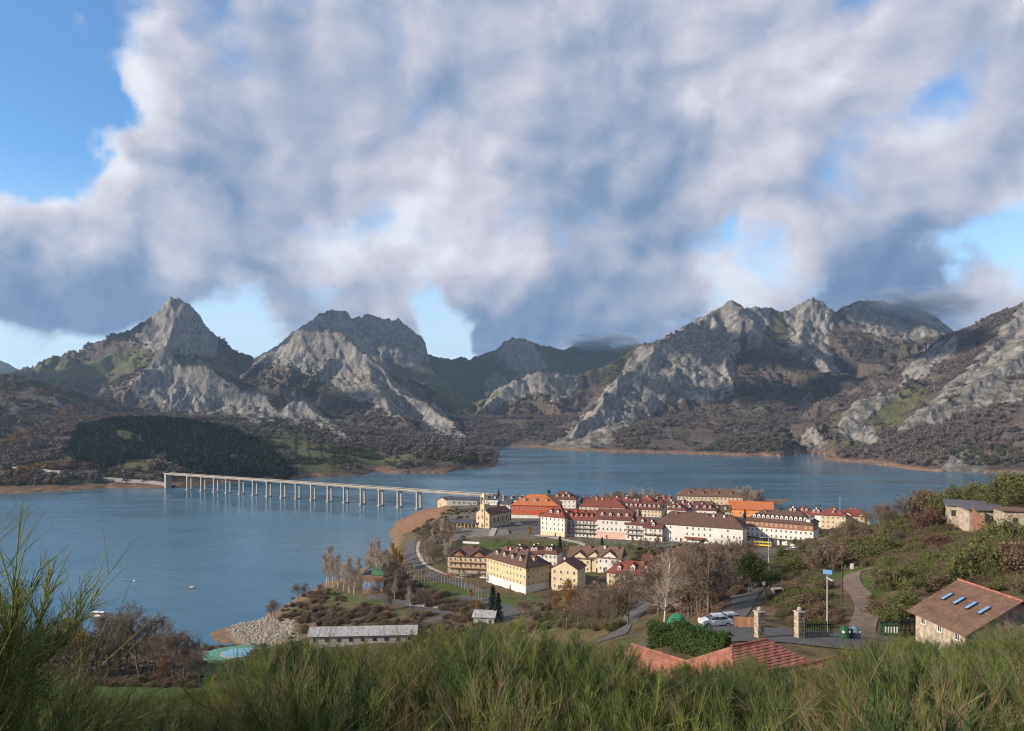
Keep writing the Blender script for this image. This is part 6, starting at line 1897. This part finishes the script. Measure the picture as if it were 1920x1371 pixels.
# playground climber
x, y, z = gp(1270, 1182)
o = empty('play_climber', (x, y, z)); tag(o, 'green dome climbing frame in the playground beside the hedge', 'climbing frame')
m_pg = mat('green play paint', (0.03, 0.22, 0.12), 0.5, 0.1, 1.0); m_teal = mat('teal play paint', (0.04, 0.26, 0.27), 0.5, 0.1, 1.0)
for k in range(8):
    a = math.pi * k / 8; b_ = MB(); pr_ = None
    for t in np.linspace(0, math.pi, 11):
        p_ = (1.3 * math.cos(t) * math.cos(a), 1.3 * math.cos(t) * math.sin(a), 2.0 * math.sin(t))
        if pr_: b_.tube(pr_, p_, 0.07, 0.07, 5)
        pr_ = p_
    b_.build('hoop', m_pg, o)
for t in (0.3, 0.65, 1.0):
    b_ = MB(); rr = 1.3 * math.cos(t); zz = 2.0 * math.sin(t)
    for k in range(16): b_.tube((rr * math.cos(k * math.pi / 8), rr * math.sin(k * math.pi / 8), zz), (rr * math.cos((k + 1) * math.pi / 8), rr * math.sin((k + 1) * math.pi / 8), zz), 0.07, 0.07, 5)
    b_.build('ring', m_pg, o)
x, y, z = gp(1318, 1194)
o = empty('play_bench', (x, y, z + 0.15)); tag(o, 'teal bench on the asphalt beside the bright hedge', 'bench')
MB().box(-0.9, 0.9, -0.22, 0.22, 0.42, 0.5).build('seat', m_teal, o); MB().box(-0.9, 0.9, 0.22, 0.28, 0.55, 0.9).build('backrest', m_teal, o)
for s in (-0.75, 0.75): MB().box(s - 0.05, s + 0.05, -0.2, 0.28, -0.1, 0.42).build('leg', m_dark, o)
for px, py, mm, l in ((1276, 1128, m_carr, 'red and white banner on a pole among bare trees'), (1302, 1132, m_sky, 'blue banner on a pole among bare trees'), (1331, 1130, WL['orange'], 'orange banner on a pole among bare trees')):
    o = pole('banner_pole', l, px, py + 28, 125, 3.4, 0.05, WL['wood'], 'banner')
    MB().box(0.05, 0.75, -0.02, 0.02, 2.3, 3.3).build('banner', mm, o)

# waste containers
m_cont = mat('container green', (0.02, 0.075, 0.045), 0.5, 0.1, 1.0)
x, y, z = gp(1668, 1192)
o = empty('waste_container', (x, y, z + 0.1), R(-5)); o.scale = (0.8, 0.8, 0.85); tag(o, 'dark green waste container with white stripes by the dirt track', 'container')
MB().box(-1.1, 1.1, -0.7, 0.7, 0.15, 1.5).build('bin_body', m_cont, o, bevel=0.05)
MB().box(-1.15, 1.15, -0.75, 0.75, 1.502, 1.66).build('lid', m_cont, o, bevel=0.04)
for i in range(5): MB().box(-0.95 + i * 0.42, -0.78 + i * 0.42, -0.73, -0.702, 0.5, 1.35).build('stripe', m_white, o)
for i, px in enumerate((1584, 1603)):
    x, y, z = gp(px, 1198)
    o = empty('bottle_bank', (x, y, z + 0.1)); o.scale = (0.75, 0.75, 0.8); tag(o, ('dark domed bottle bank beside the yard entrance', 'grey-blue domed bottle bank between yard entrance and waste container')[i], 'container')
    mm = (m_cont, mat('grey blue plastic', (0.12, 0.16, 0.22), 0.5, 0.1, 1.0))[i]
    b_ = MB()
    for r0, r1, z0, z1 in ((0.75, 0.8, 0, 0.9), (0.8, 0.68, 0.9, 1.3), (0.68, 0.4, 1.3, 1.6), (0.4, 0.05, 1.6, 1.72)): b_.tube((0, 0, z0), (0, 0, z1), r0, r1, 14, False)
    b_.build('shell', mm, o, smooth=True)
    for a in (-2.2, -0.9): MB().tube((0.76 * math.cos(a), 0.76 * math.sin(a), 1.0), (0.84 * math.cos(a), 0.84 * math.sin(a), 1.0), 0.16, 0.16, 10).build('slot', m_white, o)

# riprap stones on the point
r_ = np.random.default_rng(5)
def rock_mesh(seed):
    bm = bmesh.new(); bmesh.ops.create_icosphere(bm, subdivisions=1, radius=1.0)
    rr = random.Random(seed)
    for v in bm.verts: v.co *= rr.uniform(0.65, 1.15)
    me = bpy.data.meshes.new('stone'); bm.to_mesh(me); bm.free(); me.materials.append(m_rip); return me
m_rip = mat('pale limestone blocks', (0.30, 0.262, 0.22), 0.9, 0.25, 0.7)
pts = []
while len(pts) < 1100:
    px = r_.uniform(420, 565, 400); py = r_.uniform(1150, 1216, 400)
    ok = in_poly(px, py, [(428, 1176), (470, 1160), (545, 1158), (560, 1190), (530, 1208), (470, 1212), (445, 1196)])
    for a, b2 in zip(px[ok], py[ok]): pts.append(gp(a, b2))
pts = np.array(pts)
scatter('riprap_stones', pts, r_.uniform(0.35, 0.95, len(pts)), [rock_mesh(s) for s in range(4)], '')
# ------------------------------------------------------------------ trees of the village and shore
def at_px(px, py): 
    x, y, z = gp(px, py); return x, y


for i in range(30):
    u = i / 29
    px = 748 + 155 * u; py = 1070 + 52 * u + 8 * math.sin(u * 7)
    x, y = at_px(px, py); tree('sapling', x, y, 'young white-stemmed tree in the row along the lakeside road', random.uniform(0.85, 1.15), group='roadside saplings')
for i, (px, py) in enumerate(((612, 1095), (618, 1097), (625, 1100), (634, 1103), (645, 1108), (655, 1112), (664, 1115))):
    x, y = at_px(px, py); tree('poplar', x, y, 'leafless pale poplar in the group on the grassy point', random.uniform(1.25, 1.6), group='poplars on the point', wide=1.35)
for px, py, s in ((700, 1078, 1.1), (706, 1080, 1.2), (690, 1075, 0.9), (715, 1085, 0.9)):
    x, y = at_px(px, py); tree('poplar', x, y, 'leafless brownish poplar behind the mural pump house', s * 1.3, group='poplars behind the pump house', wide=1.35)
for px, py, s in ((738, 1050, 1.2), (742, 1058, 1.1), (748, 1064, 1.1), (735, 1040, 0.9), (752, 1070, 1.0)):
    x, y = at_px(px, py); tree('yellow', x, y, 'thin yellow-leaved tree between lake and lakeside road', s * 1.1, group='yellow trees by the lake', wide=0.8)
for i in range(34):
    px = random.uniform(788, 850); py = random.uniform(1000, 1062)
    x, y = at_px(px, py); tree(random.choice(('bare', 'poplar', 'dense')), x, y, 'bare tree in the thicket inside the road bend', random.uniform(0.8, 1.15), group='thicket in the road bend')
for px, py, s, l in ((816, 1035, 1.15, 'tall dark conifer in the thicket inside the road bend'), (924, 1162, 1.25, 'dark conifer beside the lower access road'), (934, 1166, 1.05, 'second dark conifer beside the lower access road'), (1050, 1033, 0.8, 'slim conifer on the terrace lawn'), (1129, 1034, 0.75, 'small conifer below the salmon-based hotel wing'),
                     (1091, 952, 0.8, 'round dark conifer behind the town hall'), (935, 935, 0.75, 'conifer above the slate cottages beside the chapel'), (958, 931, 0.9, 'tall conifer above the slate cottages'), (948, 932, 0.6, 'short conifer between the taller ones above the slate cottages'), (975, 932, 0.6, 'small conifer near the chapel knoll'),
                     (1500, 972, 1.0, 'conifer by the water behind the arcade block'), (1465, 972, 0.9, 'conifer beside the orange houses'), (1524, 980, 0.8, 'slim conifer next to the cream houses')):
    x, y = at_px(px, py); tree('conifer', x, y, l, s, cat='conifer')
for px, py, s, l in ((993, 1012, 1.05, 'rounded orange-yellow tree at the edge of the church square'), (843, 1012, 0.8, 'yellow tree beside the church arcade'), (853, 1028, 0.5, 'small yellow tree below the church terraces'), (884, 1128, 0.75, 'yellow tree on the lawn by the lakeside road'), (895, 1145, 0.6, 'small yellow tree near the lower access road'),
                     (1200, 1028, 0.7, 'yellow tree below the stepped houses'), (400, 1296, 0.62, 'slender golden tree in the lower meadow'), (1178, 1040, 0.8, 'yellow-green tree on the bank below the hotel')):
    x, y = at_px(px, py); tree('yellow', x, y, l, s)
x, y = at_px(1063, 1180); tree('ochre', x, y, 'large ochre-leaved tree in front of the cream houses', 2.0, 2)
x, y = at_px(1085, 1165); tree('ochre', x, y, 'ochre tree behind the broom above the lower road', 1.2, 1)
x, y = at_px(1040, 1165); tree('ochre', x, y, 'smaller ochre tree left of the cream gabled house', 1.1, 0) if False else tree('ochre', x, y, 'smaller ochre tree next to the lower access road', 1.1, 0)
x, y = at_px(1178, 1172); tree('bare', x, y, 'spreading bare tree beside the village street', 0.95, 1)
x, y = at_px(1166, 1168); tree('bare', x, y, 'twisted bare tree leaning over the village street', 0.8, 2)
x, y, z = P(1245, 1168, 96); tree('birch', x, y, 'tall white-barked birch beside the playground', 0.80, 1)
for i in range(48):
    px = random.uniform(1222, 1398); py = random.uniform(1090, 1160) if px < 1330 else random.uniform(1072, 1118)
    x, y = at_px(px, py); kk_ = random.choice(('bare', 'dense', 'dense')); tree(kk_, x, y, 'open-branched bare tree in the grove beside the hill street' if kk_ == 'bare' else 'bushy twiggy tree with a few ochre leaves beside the hill street', random.uniform(0.7, 1.1), group=kk_ + ' trees in the grove beside the hill street')
for i in range(10):
    px = random.uniform(1230, 1420); py = random.uniform(1046, 1075)
    x, y = at_px(px, py); tree(random.choice(('bare', 'dense')), x, y, 'bare tree on the bank below the white block', random.uniform(0.5, 0.8), group='trees below the white block')
for px, py, s in ((1405, 1112, 1.2), (1412, 1100, 1.0)):
    x, y = at_px(px, py); tree('evergreen', x, y, 'dense dark evergreen beside the bend of the hill street', s, group='evergreens at the street bend')
# left shore trees
lt = [('bare', 225, 1258, 1.6, 'bare tree with forked trunk between the tour boat and the pool'), ('bare', 290, 1268, 1.6, 'slim bare tree beside the broad shore tree'), ('dense', 130, 1262, 1.5, 'twiggy tree in front of the tall golden tree'), ('yellow', 150, 1268, 1.5, 'shorter golden tree beside the rust-leaved tree'), ('dense', 310, 1275, 1.5, 'tangled bare tree close to the rounded one'), ('bare', 205, 1262, 1.7, 'tall bare tree on the near shore below the tour boat'), ('bare', 262, 1272, 1.9, 'broad bare tree on the near shore'), ('dense', 235, 1268, 1.3, 'low dense bare tree between the tall shore trees'), ('dense', 325, 1280, 1.35, 'rounded bare tree nearest the splash pool'), ('dense', 345, 1275, 1.2, 'grey bushy tree beside the splash pool'), ('bare', 180, 1265, 1.2, 'thin bare tree between the golden tree and the shore'),
      ('yellow', 140, 1260, 1.9, 'tall golden tree behind the large broom bush'), ('ochre', 160, 1270, 1.5, 'rust-leaved tree beside the tall golden tree'), ('dense', 90, 1275, 1.4, 'bare tree half hidden by the large broom bush'), ('ochre', 300, 1285, 0.9, 'small rusty tree between the bare shore trees'), ('bare', 375, 1283, 0.9, 'small bare tree at the meadow edge'), ('bare', 40, 1265, 1.4, 'bare tree behind the large broom bush')]
for k_, px, py, s, l in lt:
    x, y = at_px(px, py); tree(k_, x, y, l, s * 1.22)
# back shore stands
for i in range(48):
    px = random.uniform(1335, 1432); D = random.uniform(735, 790) + (px - 1352) * 0.3; x = (px - 960) / FOC * D
    tree('poplar', x, D, 'leafless poplar in the stand behind the cream hotel', random.uniform(1.05, 1.4), group='poplar stand on the spit', wide=1.3)
for i in range(30):
    px = random.uniform(1118, 1235); D = random.uniform(690, 745); x = (px - 960) / FOC * D
    tree(random.choice(('poplar', 'bare')), x, D, 'leafless tree in the stand behind the rear houses', random.uniform(0.9, 1.25), group='stand behind the rear houses', wide=1.3)
for i in range(16):
    px = random.uniform(925, 1085); D = random.uniform(680, 720); x = (px - 960) / FOC * D
    tree(random.choice(('evergreen', 'conifer', 'evergreen', 'bare')), x, D, 'small tree on the wooded knoll around the chapel', random.uniform(0.4, 0.7), group='trees around the chapel', name='knoll_tree')
for i, (px, py) in enumerate(((508, 1158), (515, 1160), (560, 1125), (573, 1120), (600, 1122))):
    x, y = at_px(px, py); tree('bare', x, y, 'leafless tree on the bank above the stony point', random.uniform(0.7, 0.9), group='trees above the stony point')

for i in range(70):
    px = random.uniform(930, 1540); py = 1.0 * random.choice((958, 966, 975, 982, 990))
    if 1000 < px < 1240 and py > 985: continue
    x, y = at_px(px, py); kk_ = random.choice(('evergreen', 'dense', 'bare', 'conifer'))
    tree(kk_, x, y, {'evergreen': 'small leafy evergreen between the village houses', 'dense': 'small twiggy tree between the village houses', 'bare': 'small bare tree between the village houses', 'conifer': 'small dark conifer between the village houses'}[kk_], random.uniform(0.4, 0.75), group=kk_ + ' trees between the houses')
for i in range(32):
    px = random.uniform(850, 1240); py = random.uniform(1018, 1100)
    x, y = at_px(px, py); kk_ = random.choice(('dense', 'bare', 'ochre'))
    tree(kk_, x, y, {'dense': 'twiggy garden tree on the lower village slope', 'bare': 'bare garden tree on the lower village slope', 'ochre': 'ochre garden tree on the lower village slope'}[kk_], random.uniform(0.45, 0.8), group=kk_ + ' garden trees')

for i in range(22):
    px = random.uniform(985, 1180); py = random.uniform(1128, 1178)
    x, y = at_px(px, py); kk_ = random.choice(('dense', 'bare', 'ochre', 'dense'))
    tree(kk_, x, y, {'dense': 'twiggy tree on the slope between broom and lower road', 'bare': 'bare tree on the slope between broom and lower road', 'ochre': 'ochre-leaved tree on the slope between broom and lower road'}[kk_], random.uniform(0.6, 1.0), group=kk_ + ' trees above the lower road')
for i in range(26):
    px = random.uniform(690, 800); py = random.uniform(1052, 1150)
    if px > 760 and py < 1085: continue
    x, y = at_px(px, py); kk_ = random.choice(('bare', 'poplar', 'dense', 'bare'))
    tree(kk_, x, y, {'bare': 'bare tree on the bank around the pump house', 'poplar': 'thin pale poplar on the bank around the pump house', 'dense': 'twiggy tree on the bank around the pump house'}[kk_], random.uniform(0.5, 0.9), group=kk_ + ' trees around the pump house')
for i in range(16):
    px = random.uniform(1190, 1330); py = random.uniform(1026, 1062)
    x, y = at_px(px, py); kk_ = random.choice(('dense', 'evergreen', 'yellow', 'bare'))
    tree(kk_, x, y, {'dense': 'twiggy tree on the bank under the white block', 'evergreen': 'dark leafy tree on the bank under the white block', 'yellow': 'yellowing tree on the bank under the white block', 'bare': 'leafless tree on the bank under the white block'}[kk_], random.uniform(0.45, 0.8), group=kk_ + ' trees on the bank')

# masses of low growth on the near land
def near_points(polys, n, seed):
    r = np.random.default_rng(seed); out = []
    for pl in polys:
        a = np.array(pl); k = 0
        while k < n:
            px = r.uniform(a[:, 0].min(), a[:, 0].max()); py = r.uniform(a[:, 1].min(), a[:, 1].max())
            if in_poly(np.array([px]), np.array([py]), pl)[0]:
                out.append(gp(px, py)); k += 1
    o = np.array(out); o[:, 2] -= 0.2
    return o, r


sc_b = [bush_mesh(k_, 0) for k_ in ('twiggy', 'russet', 'olive')]
def joined(pair):
    bm = bmesh.new(); bm.from_mesh(pair[0]); n = len(bm.faces); bm.from_mesh(pair[1]); bm.faces.ensure_lookup_table()
    for f in bm.faces[n:]: f.material_index = 1
    me = bpy.data.meshes.new('bush'); bm.to_mesh(me); bm.free(); me.materials.append(pair[0].materials[0]); me.materials.append(pair[1].materials[0]); return me
def thicket(me0, seed):
    rr = random.Random(seed); bm = bmesh.new()
    for i in range(3):
        n0 = len(bm.verts); bm.from_mesh(me0); bm.verts.ensure_lookup_table()
        sx, sy, sz = rr.uniform(0.5, 1.1), rr.uniform(0.5, 1.1), rr.uniform(0.45, 1.05); ox, oy = rr.uniform(-0.7, 0.7), rr.uniform(-0.7, 0.7); a = rr.uniform(0, 6.28)
        for v in bm.verts[n0:]:
            x_, y_ = v.co.x * sx, v.co.y * sy
            v.co = Vector((x_ * math.cos(a) - y_ * math.sin(a) + ox, x_ * math.sin(a) + y_ * math.cos(a) + oy, v.co.z * sz))
    me = bpy.data.meshes.new('thicket'); bm.to_mesh(me); bm.free()
    for m_ in me0.materials: me.materials.append(m_)
    return me


SCB = [thicket(joined(p), k_) for k_, p in enumerate(sc_b)]
pts, r_ = near_points([[(490, 1155), (560, 1118), (612, 1105), (690, 1138), (780, 1150), (900, 1160), (860, 1185), (560, 1175)], [(720, 1085), (800, 1100), (900, 1140), (900, 1155), (780, 1135), (722, 1115)], [(690, 1060), (740, 1060), (760, 1085), (725, 1095), (715, 1080)]], 170, 21)
scatter('brown_undergrowth', pts, r_.uniform(1.0, 2.6, len(pts)), [SCB[0], SCB[1], SCB[1]], '')
pts, r_ = near_points([[(770, 1000), (835, 958), (900, 952), (880, 975), (838, 980), (800, 1010)], [(1195, 1030), (1260, 1030), (1240, 1075), (1180, 1070)], [(540, 1180), (900, 1175), (1000, 1180), (1000, 1200), (540, 1210)], [(380, 1215), (440, 1232), (560, 1235), (540, 1215)], [(1000, 1130), (1100, 1150), (1180, 1185), (1000, 1180)]], 90, 22)
scatter('mixed_undergrowth', pts, r_.uniform(0.8, 2.2, len(pts)), SCB, '')
pts, r_ = near_points([[(1230, 1060), (1400, 1060), (1400, 1110), (1300, 1150), (1230, 1150)], [(100, 1255), (380, 1268), (380, 1290), (100, 1285)], [(40, 1196), (380, 1226), (385, 1262), (40, 1255)]], 170, 23)
scatter('grove_undergrowth', pts, r_.uniform(0.9, 2.0, len(pts)), [SCB[0], SCB[0], SCB[1]], '')
HILL = [(1440, 1062), (1500, 1018), (1570, 985), (1640, 972), (1700, 955), (1770, 945), (1860, 905), (1925, 890), (1925, 1110), (1790, 1090), (1700, 1100), (1660, 1110), (1640, 1064), (1590, 1060), (1540, 1080), (1545, 1140), (1470, 1130), (1440, 1100)]
pts, r_ = near_points([HILL], 1500, 24)
keep = ~in_poly(960 + FOC * pts[:, 0] / pts[:, 1], HOR - FOC * (pts[:, 2] - CAM_Z) / pts[:, 1], [(1785, 965), (1920, 965), (1920, 1022), (1785, 1010)])
scatter('hillside_undergrowth', pts[keep], r_.uniform(0.7, 1.9, keep.sum()), [SCB[2], SCB[1], SCB[2], SCB[0]], '')
pts, r_ = near_points([[(1450, 1125), (1560, 1120), (1575, 1165), (1555, 1180), (1510, 1175), (1470, 1165)], [(1640, 1130), (1725, 1110), (1720, 1150), (1650, 1160)]], 60, 25)
scatter('yard_undergrowth', pts, r_.uniform(0.5, 1.1, len(pts)), [SCB[2], SCB[1], SCB[2], SCB[0]], '')
hl = {'olive': 'olive green shrub on the overgrown hillside', 'russet': 'russet brown shrub on the overgrown hillside', 'red': 'reddish bramble on the overgrown hillside', 'twiggy': 'grey leafless shrub on the overgrown hillside'}
cnt = 0
while cnt < 150:
    px = random.uniform(1440, 1925); py = random.uniform(885, 1140)
    if not in_poly(np.array([px]), np.array([py]), HILL)[0] or (1790 < px < 1925 and 960 < py < 1022): continue
    x, y = at_px(px, py)
    k_ = random.choice(('olive', 'olive', 'olive', 'russet', 'twiggy'))
    if 1740 < px < 1800 and 985 < py < 1040: k_ = 'red'
    if py < 960 and px > 1740: k_ = 'olive'
    sz_ = random.choice((1.4, 2.0, 2.8, 3.6, 4.6)); big_ = 'low ' if sz_ < 2.5 else ('large ' if sz_ > 3.2 else '')
    bush(k_, x, y, sz_ * random.uniform(0.85, 1.15) * (0.75 if y < 160 else 1.0), big_ + hl[k_], big_ + k_ + ' hillside shrubs', random.uniform(0.6, 1.25)); cnt += 1
for px, py, s in ((1690, 985, 0.75), (1735, 968, 0.75), (1745, 962, 0.6), (1620, 1000, 0.7), (1650, 995, 0.8), (1600, 1010, 0.6), (1665, 992, 0.7)):
    x, y = at_px(px, py); tree('dense', x, y, 'bare brownish tree on the crest of the overgrown hillside', s, group='bare trees on the hillside crest')
for px, py in ((1650, 1150), (1700, 1140), (1680, 1165), (1755, 1105), (1770, 1095), (1720, 1110), (1545, 1150), (1530, 1165), (1510, 1140), (1880, 1080), (1860, 1070), (1830, 1075), (1490, 1130)):
    x, y = at_px(px, py); bush('olive' if random.random() < 0.6 else 'russet', x, y, random.uniform(1.5, 2.4), 'shrub growing around the yard and the dirt track', 'shrubs around the yard', 0.8)
for i in range(5):
    x, y, z = P(1880 + i * 12, 1190, 68 - i); tree('bare', x, y, 'straw-coloured leafless bush beside the skylight house', 0.38, group='leafless bushes by the skylight house', cat='shrub', name='leafless_bush')

# ------------------------------------------------------------------ broom on the near slope
def broom_meshes(seed, H=2.0, spread=0.55, nb=16, per=44, dry=0.0, lean=(0, 0), thin=1.0):
    r = np.random.default_rng(seed + 900)
    wood, st, dr = [], [], []
    for b2 in range(nb):
        a = r.uniform(0, 6.28); tilt = r.uniform(0.05, spread)
        d = np.array([math.cos(a) * math.sin(tilt) + lean[0], math.sin(a) * math.sin(tilt) + lean[1], math.cos(tilt)]); d /= np.linalg.norm(d)
        p = np.array([r.normal() * 0.12, r.normal() * 0.12, 0.0]); L = H * r.uniform(0.62, 0.98); n = 7; rad = 0.017 * thin
        pts_ = [p]
        for i in range(n):
            d = d + r.normal(size=3) * 0.12; d[2] += 0.03; d /= np.linalg.norm(d)
            q_ = pts_[-1] + d * L / n; wood.append((pts_[-1], q_, rad, rad * 0.82)); rad *= 0.82; pts_.append(q_)
        for k in range(per):
            f = r.uniform(0.25, 1.0) * n; i = min(int(f), n - 1); q_ = pts_[i] + (pts_[i + 1] - pts_[i]) * (f - i)
            ax = pts_[i + 1] - pts_[i]; ax /= np.linalg.norm(ax)
            d2 = ax * 0.9 + r.normal(size=3) * 0.36 + np.array([0, 0, 0.45]); d2 /= np.linalg.norm(d2)
            LL = (r.uniform(0.18, 0.46) if r.uniform() > 0.035 else r.uniform(0.7, 1.0)) * (H / 2.0) ** 0.5; rr = 0.0064 * thin * r.uniform(0.7, 1.2)
            tgt = dr if r.uniform() < dry else st
            m = 3
            for j in range(m):
                e = q_ + d2 * LL / m; tgt.append((q_, e, rr, rr * 0.72))
                if j < 2:
                    for _ in range(3):
                        d3 = d2 + r.normal(size=3) * 0.36 + np.array([0, 0, 0.10]); d3 /= np.linalg.norm(d3)
                        tgt.append((e, e + d3 * LL * r.uniform(0.3, 0.7), rr * 0.75, rr * 0.35))
                q_ = e; rr *= 0.72; d2 = d2 + r.normal(size=3) * 0.05; d2[2] += 0.02; d2 /= np.linalg.norm(d2)
    return segs_mesh('branches', wood, m_wood, 4), segs_mesh('green_stems', st, m_broom, 3), (segs_mesh('dry_stems', dr, m_broomd, 3) if dr else None)


BR = [broom_meshes(s, 2.0, 0.72, 24, per, dry) for s, dry, per in ((1, 0.04, 30), (2, 0.16, 27), (3, 0.06, 38), (4, 0.40, 26))]


def broom(x, y, s, label, group, k=None, meshes=None, tall=1.0):
    b2 = meshes or BR[random.randrange(4) if k is None else k]
    o = empty('broom_bush', (x, y, gz1(x, y) - 0.05), random.uniform(0, 6.28)); o.scale = (s, s, s * tall)
    tag(o, label, 'bush', group)
    link('branches', b2[0], o)['kind'] = 'stuff'; link('green_stems', b2[1], o)['kind'] = 'stuff'
    if b2[2]: link('dry_stems', b2[2], o)['kind'] = 'stuff'
    return o


TOPX = [-200, 100, 250, 380, 440, 480, 550, 650, 720, 830, 950, 1050, 1130, 1200, 1260, 1330, 1400, 1480, 1560, 1600, 1700, 1800, 1900, 2100]
TOPY = [1225, 1258, 1280, 1305, 1295, 1215, 1170, 1192, 1190, 1155, 1162, 1168, 1182, 1214, 1240, 1220, 1222, 1234, 1222, 1188, 1178, 1190, 1165, 1160]
cnt = 0
rb = random.Random(3)
spots = []
tries = 0
while cnt < 260 and tries < 9000:
    tries += 1
    t = rb.uniform(-0.80, 0.80); px = 960 + FOC * t
    D = 5.0 + (53 if px > 1130 else 40) * rb.random() ** 1.1
    if px < 300 and D < 6: continue
    x, y = t * D, D
    if D > 50 and 10 < x < 31: continue
    if any((x - a) ** 2 + (y - b2) ** 2 < (0.75 + 0.012 * D) ** 2 for a, b2 in spots): continue
    top = np.interp(px, TOPX, TOPY) + abs(rb.gauss(0, 16 if (D > 28 and px > 1150) else 40)) + (60 if D < 9 else 0)
    hh = CAM_Z - (top - HOR) / FOC * D - gz1(x, y)
    s = min(hh / 2.25, 1.25)
    if s < 0.42: continue
    k = rb.randrange(4)
    size = 'low' if s < 0.7 else ('tall' if s > 1.02 else 'middling')
    look = ('fresh green broom bush', 'green broom bush with some straw-coloured stems', 'dense green broom bush', 'broom bush with many dry straw-coloured stems')[k]
    spots.append((x, y))
    broom(x, y, s, size + ' ' + look + ' on the near slope', '%s %s' % (size, look), k, tall=rb.uniform(0.95, 1.08)); cnt += 1
# the big bush reaching into the picture
big = broom_meshes(31, 2.55, 0.55, 62, 90, 0.03, (0.06, 0.0), 0.95)
o = broom(-4.25, 4.65, 1.0, 'large dark broom bush with long woody branches against the lake', None, meshes=big); o.rotation_euler = (0, 0, 0.3)
o = broom(-5.2, 6.1, 1.05, 'second large broom bush close behind the one with long woody branches', None, meshes=big)
o.rotation_euler = (0, 0, 2.1)
big2 = broom_meshes(33, 1.9, 0.95, 14, 46, 0.1, (0.3, -0.1), 1.0)
o = broom(-3.6, 3.9, 0.9, 'low sprawling broom bush with brown woody branches under the large one', None, meshes=big2); o.rotation_euler = (0, 0, 0)
WD = [broom_meshes(60 + k_, 1.7, 0.7, 12, 10, 1.0, (0, 0), 0.8) for k_ in range(2)]
for i in range(26):
    t = rb.uniform(-0.6, 0.7); D = rb.uniform(6, 22); px = 960 + FOC * t; x, y = t * D, D
    top = np.interp(px, TOPX, TOPY) + abs(rb.gauss(25, 40)) + (40 if D < 10 else 0); hh = CAM_Z - (top - HOR) / FOC * D - gz1(x, y)
    if hh < 0.6: continue
    w_ = WD[i % 2]
    o = empty('withered_shrub', (x, y, gz1(x, y) - 0.05), rb.uniform(0, 6.28)); s_ = min(hh / 1.9, 1.1); o.scale = (s_, s_, s_)
    tag(o, 'withered brown shrub of bare stems standing among the broom bushes', 'shrub', 'withered shrubs among the broom')
    link('branches', w_[0], o)['kind'] = 'stuff'; link('dry_stems', w_[2], o)['kind'] = 'stuff'
# grass between the bushes
def tuft(seed):
    r = np.random.default_rng(seed); sg = []
    for i in range(46):
        a = r.uniform(0, 6.28); p = np.array([r.normal() * 0.14, r.normal() * 0.14, 0]); d = np.array([math.cos(a) * 0.25, math.sin(a) * 0.25, 1.0]); L = r.uniform(0.2, 0.55); rr = 0.004
        for j in range(3):
            e = p + d * L / 3; sg.append((p, e, rr, rr * 0.6)); p = e; rr *= 0.6; d = d + np.array([math.cos(a), math.sin(a), 0]) * 0.25
    return segs_mesh('tuft', sg, m_grass, 3)
r_ = np.random.default_rng(8)
Dg = 3.0 + 37 * r_.uniform(0, 1, 9000) ** 1.2; tg = r_.uniform(-0.85, 0.85, 9000)
pts = np.column_stack([tg * Dg, Dg, gz(tg * Dg, Dg) - 0.02])
scatter('grass', pts, r_.uniform(0.7, 1.6, len(pts)), [tuft(s) for s in (1, 2, 3)], '')
# ------------------------------------------------------------------ clouds high to the side, between the sun and the mountains
m_cloud, T, b = new_mat('cloud')
b.inputs['Base Color'].default_value = (0.85, 0.85, 0.87, 1); b.inputs['Roughness'].default_value = 1.0; b.inputs['Specular IOR Level'].default_value = 0.0


def cloud(tx, ty, tz, rx, ry, seed, rot=0.0):
    """a cloud 2200 m above the lake whose shade falls round (tx, ty, tz)"""
    k = (2200 - tz) / SUN_DIR.z
    cx, cy_ = tx + SUN_DIR.x * k, ty + SUN_DIR.y * k
    r = random.Random(seed); bm = bmesh.new()
    n = 46
    for i in range(n):
        a = r.uniform(0, 6.28); u = math.sqrt(r.random()); px_, py_ = u * math.cos(a) * rx * 0.86, u * math.sin(a) * ry * 0.86
        rad = min(rx, ry) * r.uniform(0.22, 0.42) * (1.15 - 0.5 * u)
        ret = bmesh.ops.create_icosphere(bm, subdivisions=3, radius=rad)
        c, s = math.cos(rot), math.sin(rot)
        for v in ret['verts']:
            d = v.co.normalized()
            f = 1 + 0.18 * math.sin(d.x * 5 + i) * math.sin(d.y * 6 + 2 * i) + 0.10 * math.sin(d.z * 11 + d.x * 9 + i)
            v.co = Vector((d.x * rad * f + px_ * c - py_ * s, d.y * rad * f + px_ * s + py_ * c, d.z * rad * f * 0.55 + (1 - u) * rad * 0.4))
    me = bpy.data.meshes.new('clouds'); bm.to_mesh(me); bm.free(); me.materials.append(m_cloud)
    me.polygons.foreach_set('use_smooth', [True] * len(me.polygons))
    o = link('clouds', me, None, (cx, cy_, 2200)); tag(o, kind='stuff')
    return o


cloud(-150, 4400, 420, 1500, 620, 1)
cloud(-100, 3500, 250, 420, 380, 7)
cloud(1000, 2880, 260, 420, 170, 2, 0.2)
cloud(1850, 3520, 430, 420, 260, 3)
cloud(-980, 2780, 260, 220, 150, 4)
cloud(-2000, 2450, 250, 420, 160, 6)
cloud(950, 2550, 150, 560, 130, 8, 0.1)
cloud(-620, 2350, 150, 330, 110, 9)
cloud(1500, 2500, 250, 200, 260, 10)
cloud(-1650, 3100, 420, 260, 110, 11)
